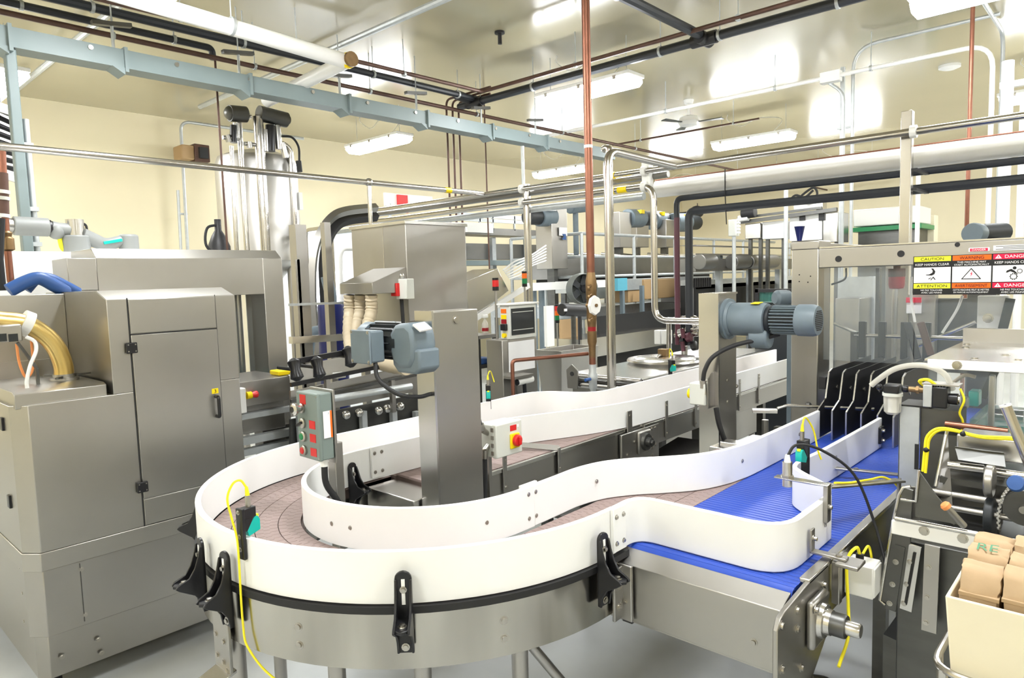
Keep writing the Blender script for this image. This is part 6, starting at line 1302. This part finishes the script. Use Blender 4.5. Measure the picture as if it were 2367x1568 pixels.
# elements between tank and hopper
sq = thing('square_beam', 'pale square steel beam on posts between gantry and hopper', 'frame', (3.0, 5.0, 0))
MB().bar(at(672, 787, Y=5.0), at(818, 778, Y=5.0), .06, .055).build('beam', 'steel_bright', sq)
for px, y0, w_ in ((702, 520, .05), (690, 600, .02), (763, 515, .03)): p = at(px, 700, Y=5.1); MB().box(p.x - w_, p.x + w_, 5.08, 5.08 + 2 * w_, 0, at(px, y0, Y=5.1).z).build('post', 'steel_plain', sq)
MB().bar(at(668, 705, Y=5.05), at(800, 700, Y=5.05), .02, .02).build('thin_rail', 'galvanised', sq)
sw_ = thing('swan_neck_conveyor', 'curved grey elevator conveyor arching over behind the hopper', 'conveyor', (5.0, 6.6, 0))
S = lambda x, y, Y=6.5: at(x, y, Y=Y)
MB().tube(catmull([S(728, 780), S(722, 680), S(724, 600), S(738, 545), S(765, 505), S(800, 488), S(870, 480)], 6), .05, 4).build('left_rail', 'steel_plain', sw_)
MB().tube(catmull([S(757, 780, 6.6), S(750, 680, 6.6), S(748, 610, 6.6), S(757, 560, 6.6), S(775, 525, 6.6), S(805, 508, 6.6), S(870, 500, 6.6)], 6), .06, 4).build('chain_strip', 'black_paint', sw_)
p = S(740, 780); MB().box(p.x - .1, p.x + .1, 6.45, 6.65, 0, p.z + .05).build('foot', 'steel_plain', sw_)
bb = thing('blue_barrel', 'dark blue plastic barrel behind the square beam', 'barrel', at(790, 860, Y=5.6))
p = at(790, 780, Y=5.6); zt_ = at(790, 702, Y=5.6).z; MB().lathe([(.12, .3), (.13, .32), (.135, zt_ * .6), (.13, zt_ - .03), (.12, zt_)], (p.x, 5.75, 0), (0, 0, 1), 24).build('body', 'blue_barrel', bb); MB().cyl((p.x, 5.75, 0), (p.x, 5.75, .31), .1).build('stand', 'steel_dark', bb)
solo(MB().tube(catmull([at(755, 640, Y=6.2), at(765, 700, Y=6.2), at(745, 760, Y=6.2), at(715, 790, Y=6.2), V((at(700, 800, Y=6.2).x, 6.2, .5)), V((at(700, 800, Y=6.2).x, 6.2, 0))], 7), .06, 14), 'grey_hose', 'motor_grey', 'thick blue-grey hose curving behind the square beam posts', 'hose')
solo(MB().tube([V((at(790, 640, Y=5.8).x, 5.8, 0)), at(785, 590, Y=5.8), at(792, 574, Y=5.8), at(830, 574, Y=5.8)], .025, 12, .06), 'white_bent_pipe', 'white_paint', 'white bent pipe at the left flank of the hopper', 'pipe')
bnr = thing('wall_sign', 'white sign with red square high behind the stainless rails', 'sign', at(950, 480, Y=9.6))
MB().box(*facebox(890, 450, 1000, 480, .04, Y=9.7)).build('board', 'white_plastic', bnr); MB().box(*facebox(920, 451, 943, 492, .03, Y=9.66)).build('red_square', 'red', bnr); MB().cyl(at(900, 470, Y=9.72), V((at(900, 470, Y=9.72).x, 9.72, 0)), .03).build('post', 'galvanised', bnr)
# ------------------------------------------------------------------ upper conveyors on the mezzanine, far
def longbox(parent, name, m, x0, y0, x1, y1, Y, d): # horizontal box parallel to X through two photo points on its top and bottom edge
    a, b = at(x0, y0, Y=Y), at(x1, y1, Y=Y); return MB().box(a.x, b.x, Y, Y + d, min(a.z, b.z), max(a.z, b.z)).build(name, m, parent)
mz = thing('mezzanine', 'grey steel mezzanine with handrails behind the vat', 'mezzanine', (12, 7.2, 0))
YM = 7.0; zt1 = 2.583; zt2 = at(1500, 636, Y=YM).z
xm0 = at(1345, 600, Y=YM).x
for z_, r in ((zt1, .028), (2.2, .024), (1.86, .024)): MB().tube([(xm0, YM + 1.6, z_), (xm0, YM, z_), (17.5, YM, z_)], r, 8).build('handrail', 'galvanised', mz)
for px in (1345, 1466, 1560, 1650, 1718, 1775, 1825): p = at(px, 600, Y=YM); MB().cyl((p.x, YM, .9), (p.x, YM, zt1), .03, n=10).build('rail_post', 'galvanised', mz)
for y_ in (YM + .8, YM + 1.6): MB().cyl((xm0, y_, .9), (xm0, y_, zt1), .03, n=10).build('rail_post', 'galvanised', mz)
MB().box(xm0 - .1, 17.5, YM - .05, 9.0, at(1450, 728, Y=YM).z, at(1450, 703, Y=YM).z).build('platform', 'galvanised', mz, .01)
for x in (xm0, 11.5, 14, 17): MB().box(x - .06, x + .06, YM, YM + .12, 0, 1.0).build('leg', 'beam_blue', mz); MB().box(x - .06, x + .06, 8.8, 8.92, 0, 1.0).build('leg', 'beam_blue', mz)
bc1 = thing('upper_conveyor', 'broad grey upper conveyor with drive columns beyond the copper riser', 'conveyor', (10.5, 7.6, 0))
YQ = 7.5
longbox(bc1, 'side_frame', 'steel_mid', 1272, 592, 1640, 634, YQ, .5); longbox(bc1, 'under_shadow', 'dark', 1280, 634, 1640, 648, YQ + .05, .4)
for px in (1320, 1420, 1520, 1600): p = at(px, 640, Y=YQ); MB().box(p.x - .05, p.x + .05, YQ + .1, YQ + .2, 0, p.z + .1).build('leg', 'steel_dark', bc1)
MB().cyl(at(1262, 605, Y=YQ), at(1270, 605, Y=YQ + .5), .12).build('end_roller', 'black_rubber', bc1)
for px in (1350, 1395, 1440, 1475, 1545): p = at(px, 588, Y=YQ); MB().cyl((p.x, YQ, p.z - .05), (p.x, YQ + .5, p.z + .02), .04).build('roller', 'steel_bright', bc1)
def column_drive(label, x0, y0, x1, y1, Y, mx0, mx1, my):
    t = thing('drive_column', label, 'column', at((x0 + x1) / 2, y1, Y=Y)); f_ = facebox(x0, y0, x1, y1, .35, Y=Y)
    MB().box(f_[0], f_[1], f_[2], f_[3], f_[4], f_[5]).build('column_cover', 'steel_plain', t, .01); MB().box((f_[0] + f_[1]) / 2 - .05, (f_[0] + f_[1]) / 2 + .05, Y + .1, Y + .25, 0, f_[4]).build('stand', 'steel_dark', t)
    a, b = at(mx0, my, Y=Y + .1), at(mx1, my, Y=Y + .1); r = abs(at(mx0, my - 22, Y=Y).z - at(mx0, my, Y=Y).z)
    MB().cyl(a, a.lerp(b, .55), r, n=20).build('gear_housing', 'motor_grey', t, .01); MB().cyl(a.lerp(b, .5), b, r * .8, n=20).build('motor', 'motor_dark', t, .01); MB().box(a.x + (b.x - a.x) * .3 - .06, a.x + (b.x - a.x) * .3 + .06, Y - .1, Y + .02, a.z + r * .5, a.z + r * .9).build('tag', 'yellow' if mx1 > 1400 else 'paper', t)
    return t
column_drive('tall far drive column with motor on its left and a blue white notice', 1276, 478, 1312, 622, 7.2, 1276, 1218, 502)
ntc = solo(MB().box(*facebox(1293, 526, 1311, 545, .01, Y=7.17)), 'paper_notice', 'sign_white', 'white paper notice on the tall far drive column', 'notice')
ntc2 = solo(MB().prism([at(x, y, Y=7.16) for x, y in ((1299, 553), (1304, 548), (1300, 541), (1308, 541), (1309, 555))], (0, .006, 0)), 'blue_mark', 'blue_hose', 'blue mark below the white paper notice on the far column', 'notice')
column_drive('pale far drive column with yellow tagged motor right of the stainless loop', 1433, 490, 1460, 572, 7.6, 1450, 1505, 505)
column_drive('pale far drive column directly left of the drop bend of lower pipe', 1472, 520, 1500, 572, 8.2, 1505, 1542, 510)
column_drive('far drive column with motor left of the dark drop pipes', 1540, 508, 1562, 572, 8.0, 1555, 1610, 515)
solo(MB().cyl(at(1316, 480, Y=7.6), at(1358, 476, Y=7.6), .11, n=20).cyl(at(1330, 482, Y=7.62), V((at(1330, 482, Y=7.62).x, 7.62, at(1330, 590, Y=7.6).z)), .05), 'far_motor', 'motor_grey', 'blue-grey motor partly hidden behind the copper riser', 'motor', bevel=.02)
lc_ = thing('upper_conveyor', 'upper conveyor with open side rails left of the round post', 'conveyor', (9, 8.9, 0))
YK = 8.8
longbox(lc_, 'side_frame', 'steel_mid', 1060, 524, 1262, 548, YK, .5); longbox(lc_, 'under_beam', 'steel_mid', 1060, 562, 1262, 600, YK + .3, .3); longbox(lc_, 'lower_beam', 'beam_blue', 1060, 602, 1262, 612, YK, .5)
for y_ in (500, 510): longbox(lc_, 'side_rail', 'galvanised', 1060, y_, 1262, y_ + 4, YK, .03)
for px in (1090, 1160, 1240): p = at(px, 560, Y=YK); MB().box(p.x - .05, p.x + .05, YK + .2, YK + .3, 0, p.z + .1).build('leg', 'galvanised', lc_)
for px in (1110, 1140, 1190, 1225): p = at(px, 515, Y=YK); MB().box(p.x - .015, p.x + .015, YK, YK + .03, p.z - .15, p.z + .12).build('rail_upright', 'galvanised', lc_)
MB().box(*facebox(1080, 515, 1140, 538, .3, Y=YK - .05)).build('white_panel', 'white_plastic', lc_)
# mid-level frames behind the vat
mf = thing('packing_frame', 'grey steel work frame and shelves with boxes under the mezzanine', 'frame', (8.5, 6.3, 0))
YF = 6.2
longbox(mf, 'shelf', 'galvanised', 1330, 650, 1640, 660, YF + .3, .4); longbox(mf, 'white_rail', 'white_plastic', 1215, 655, 1400, 664, YF, .05); longbox(mf, 'low_table', 'steel_bright', 1345, 786, 1545, 796, YF - .3, .6)
for px in (1252, 1270, 1455, 1500): p = at(px, 760, Y=YF); MB().box(p.x - .03, p.x + .03, YF + .1, YF + .16, 0, at(px, 660, Y=YF).z).build('post', 'motor_grey', mf)
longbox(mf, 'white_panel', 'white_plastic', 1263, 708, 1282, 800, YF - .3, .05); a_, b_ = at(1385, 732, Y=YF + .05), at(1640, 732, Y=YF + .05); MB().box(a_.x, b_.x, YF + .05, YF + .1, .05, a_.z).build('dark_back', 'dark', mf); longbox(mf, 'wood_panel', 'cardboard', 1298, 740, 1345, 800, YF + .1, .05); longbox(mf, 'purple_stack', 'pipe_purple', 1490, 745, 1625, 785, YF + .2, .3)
solo(MB().box(*facebox(1428, 643, 1450, 672, .06, Y=6.15)), 'blue_sheet', 'sheet_blue', 'light blue sheet hanging on the frame right of the copper riser', 'sheet')
solo(MB().box(*facebox(1490, 645, 1560, 690, .4, Y=6.45)), 'cardboard_box', 'cardboard', 'brown cardboard box on shelf right of the light blue sheet', 'box', bevel=.01)
solo(MB().box(*facebox(1380, 655, 1420, 690, .3, Y=6.4)), 'grey_crate', 'fan_grey', 'grey crate on the shelf left of the light blue sheet', 'crate', bevel=.01)
fan = thing('pedestal_fan', 'large dark drum fan behind the copper riser', 'fan', at(1345, 720, Y=5.9))
p = at(1345, 668, Y=5.9); MB().lathe([(.18, -.1), (.215, -.08), (.225, 0), (.215, .08), (.205, .08), (.2, -.06)], p, (-.4, -1, 0), 32).build('drum', 'fan_grey', fan); MB().lathe([(.05, -.05), (.06, 0), (.03, .05)], p + V((-.03, -.08, 0)), (-.4, -1, 0), 16).build('hub', 'black_plastic', fan)
for k in range(5):
    a = k * 1.2566; d = V((math.cos(a) * .92, -.36 * math.cos(a), math.sin(a))); MB().bar(p + d * .05, p + d * .19, .09, .01, up=(-.4, -1, .3)).build('blade', 'motor_dark', fan)
MB().cyl((p.x, 5.95, 0), (p.x, 5.95, p.z - .2), .03).cyl((p.x, 5.95, 0), (p.x, 5.95, .03), .25).build('stand', 'black_paint', fan)
bcyl = thing('black_drum_motor', 'black horizontal cylinder with white label left of the copper valve', 'motor', at(1325, 735, Y=5.0))
MB().cyl(at(1298, 716, Y=5.0), at(1352, 718, Y=5.0), .075, n=24).build('drum', 'black_paint', bcyl, .01); MB().box(*facebox(1305, 714, 1311, 720, .01, Y=4.925)).build('label', 'sign_white', bcyl); p = at(1325, 720, Y=5.0); MB().cyl((p.x, 5.0, 0), (p.x, 5.0, p.z), .03).build('stand', 'steel_dark', bcyl)
# right-hand background: lower dark conveyors, cabinets
rc = thing('cooling_conveyor', 'dim grey conveyor frames beneath the white cabinets, right of the dark pipes', 'conveyor', (11, 5.6, 0))
YR = 5.6
for y0, y1, m in ((566, 574, 'steel_mid'), (586, 592, 'steel_bright'), (598, 622, 'steel_mid'), (648, 654, 'galvanised'), (660, 720, 'dark')): longbox(rc, 'frame_beam', m, 1608, y0, 1835, y1, YR + (.3 if y0 > 640 else 0), .3)
for a, b in ((1615, 1645), (1690, 1725), (1728, 1790)): MB().cyl(at(a, 606, Y=YR - .1), at(b, 604, Y=YR - .1), .13, n=20).build('drum', 'steel_mid', rc, .01)
for px in (1612, 1680, 1750, 1815): p = at(px, 640, Y=YR); MB().box(p.x - .05, p.x + .05, YR + .1, YR + .2, 0, at(px, 590, Y=YR).z).build('post', 'galvanised', rc)
for i in range(9): p = at(1603 + i * 5, 655, Y=YR + .1); MB().box(p.x - .02, p.x + .02, YR + .1, YR + .14, at(1620, 665, Y=YR).z, at(1620, 643, Y=YR).z).build('finger', 'black_paint', rc)
bf = thing('screen_cabinet', 'black framed dark screen panel left of packer corner post', 'frame', at(1790, 700, X=6.9))
MB().box(*facebox(1745, 668, 1850, 676, .04, X=6.9)).box(*facebox(1745, 668, 1752, 720, .04, X=6.9)).build('frame_bars', 'black_paint', bf); MB().box(*facebox(1752, 676, 1850, 700, .02, X=6.95)).build('panel', 'glass_green', bf); f_ = facebox(1745, 700, 1850, 760, .3, X=7.0); MB().box(f_[0], f_[1], f_[2], f_[3], 0, f_[5]).build('cabinet', 'motor_dark', bf)
bm2 = solo(MB().lathe([(.02, 0), (.05, .01), (.055, .03), (.055, .1), (.04, .12)], at(1826, 688, X=4.9), (-.4, .3, 0), 24).box(4.9, 4.95, at(1826, 688, X=4.9).y - .02, at(1826, 688, X=4.9).y + .02, 0, at(1826, 688, X=4.9).z), 'far_motor', 'motor_grey', 'rounded blue-grey motor end peeking left of packer corner post', 'motor')
XCB = 12.5
for nm, x0, y0, x1, y1, m, lb in (('white_cabinet', 1825, 490, 1900, 556, 'white_paint', 'large white cabinet with black latches under dark pipes at right'), ('white_cabinet', 1762, 512, 1812, 552, 'white_paint', 'smaller white cabinet left of the large white cabinet'), ('white_cabinet', 1722, 516, 1758, 552, 'steel_bright', 'pale metal cabinet at left end of the white cabinets'), ('steel_cabinet', 1902, 490, 1936, 560, 'steel_bright', 'narrow stainless cabinet right of the large white cabinet')):
    f_ = facebox(x0, y0, x1, y1, .6, X=XCB); t = thing(nm, lb, 'cabinet', (f_[0] + .3, (f_[2] + f_[3]) / 2, 0)); MB().box(*f_).build('body', m, t, .01)
    for y in (f_[2] + .05, f_[3] - .05): MB().box(f_[0] + .1, f_[0] + .16, y - .03, y + .03, 0, f_[4]).build('leg', 'steel_dark', t)
    if x0 == 1825:
        for px in (1855, 1900): p = at(px, 502, X=XCB - .01); MB().box(p.x - .02, p.x, p.y - .05, p.y + .05, p.z - .06, p.z + .06).build('latch', 'black_plastic', t)
tp = thing('top_machinery', 'black motor and slide rails along the top of white cabinets', 'machine', (12.8, 5, 2.8))
MB().bar(at(1700, 516, X=12.4), at(1935, 484, X=12.4), .08, .06).bar(at(1705, 505, X=12.4), at(1900, 480, X=12.4), .05, .04).build('slide_rail', 'steel_dark', tp); MB().cyl(at(1716, 494, X=12.3), at(1746, 490, X=12.3), .1, n=16).build('motor', 'black_paint', tp, .01); MB().cyl(at(1708, 506, X=12.3), at(1730, 503, X=12.3), .06).build('white_cylinder', 'white_plastic', tp); MB().box(*facebox(1835, 465, 1890, 482, .2, X=12.6)).build('white_box', 'white_paint', tp); MB().box(*facebox(1887, 455, 1902, 486, .2, X=12.5)).build('actuator', 'steel_bright', tp)
for pts in ([(1820, 470), (1838, 452), (1860, 456), (1880, 440)], [(1840, 470), (1850, 455), (1880, 434), (1888, 452), (1860, 470)]): MB().tube(catmull([at(x, y, X=12.5) for x, y in pts], 5), .02, 8).build('cable', 'black_rubber', tp)
tp2 = thing('terminal_box', 'pale terminal box with cable glands left of the white cabinets', 'control box', at(1692, 545, X=10.5))
f_ = facebox(1683, 508, 1700, 546, .15, X=10.5); MB().box(*f_).build('box', 'box_light', tp2, .01); MB().cyl((10.58, (f_[2] + f_[3]) / 2, 0), (10.58, (f_[2] + f_[3]) / 2, f_[4]), .03).build('post', 'galvanised', tp2)
for i in range(5): MB().cyl((10.56, f_[2], f_[4] + .05 + i * .05), (10.56, f_[2] - .05, f_[4] + .05 + i * .05), .018).build('cable_gland', 'white_plastic', tp2)
solo(MB().tube([at(1817, 440, X=11.5), at(1817, 470, X=11.5), V((11.5, at(1817, 540, X=11.5).y, 0))], .035, 10), 'grey_standpipe', 'galvanised', 'grey standpipe rising in front of the white cabinets', 'pipe')
solo(MB().lathe([(.05, -.12), (.16, -.1), (.17, 0), (.14, .1), (.05, .14)], at(1612, 490, Y=9.0), (-.3, -1, 0), 20).cyl(at(1612, 470, Y=9.05), V((at(1612, 470, Y=9.05).x, 9.05, 3.6)), .01).box(at(1612, 480, Y=9.05).x - .03, at(1612, 480, Y=9.05).x + .03, 9.05, 10.4, at(1612, 490, Y=9.05).z - .03, at(1612, 490, Y=9.05).z + .03), 'hanging_horn', 'black_paint', 'black round horn hanging at the elbow of the dark pipes', 'horn')
pbx = thing('pallet_bin', 'white pallet bin on dark green pallet at right background', 'bin', at(2030, 560, X=14))
MB().box(*facebox(1972, 480, 2122, 520, 1.0, X=14)).build('bin', 'white_plastic', pbx, .02); f_ = facebox(1965, 522, 2130, 532, 1.0, X=13.95); MB().box(*f_).build('pallet', 'green', pbx); MB().box(14.1, 14.9, f_[2] + .1, f_[3] - .1, 0, f_[4]).build('rack', 'steel_dark', pbx)
solo(MB().box(*facebox(2125, 498, 2160, 575, .3, X=15)).box(15.1, 15.2, at(2140, 540, X=15).y - .1, at(2140, 540, X=15).y + .1, 0, at(2140, 570, X=15).z), 'cream_cabinet', 'cream_plastic', 'cream cabinet right of the pallet bin against the back wall', 'cabinet', bevel=.01)
p = at(2122, 420, X=13); solo(MB().box(13, 13.05, p.y - .03, p.y + .03, 0, at(2122, 370, X=13).z), 'white_post', 'white_paint', 'slim white post before the back wall, right of square pipe post', 'post')
mr_ = thing('far_motor', 'round grey motor on top of packer frame near the right edge', 'motor', at(2270, 560, X=5.2))
p = at(2262, 540, X=5.2); MB().lathe([(.05, 0), (.062, .01), (.065, .08), (.06, .1)], p, (-1, .2, 0), 24).build('fan_cowl', 'motor_grey', mr_); MB().cyl(p + V((.0, 0, 0)), p + V((.22, -.1, .01)), .058, n=20).build('body', 'motor_dark', mr_); MB().box(p.x, p.x + .15, p.y - .1, p.y + .05, 1.2, p.z - .04).build('mount', 'steel_dark', mr_); MB().box(p.x, p.x + .15, p.y - .1, p.y + .05, 0, 1.2).build('mount_post', 'steel_dark', mr_)

# clutter of crates and dark machine backs beneath the mezzanine
for k, (x0, y0, x1, y1, Y_, m, lb) in enumerate(((1350, 662, 1378, 700, 6.5, 'fan_grey', 'dark grey crate on shelf directly behind the copper riser'), (1455, 672, 1487, 700, 6.5, 'cardboard', 'short brown carton on the shelf beside the light blue sheet'), (1565, 640, 1590, 700, 6.5, 'steel_mid', 'grey steel bin on the shelf left of the dark drop pipes'))):
    a, b = at(x0, (y0 + y1) / 2, Y=Y_), at(x1, (y0 + y1) / 2, Y=Y_); sz = at(1400, 655, Y=Y_).z
    solo(MB().box(a.x, b.x, Y_ + .02, Y_ + .35, at(x0, y1, Y=Y_).z, at(x0, y0, Y=Y_).z), 'storage_crate', m, lb, 'crate', bevel=.01)
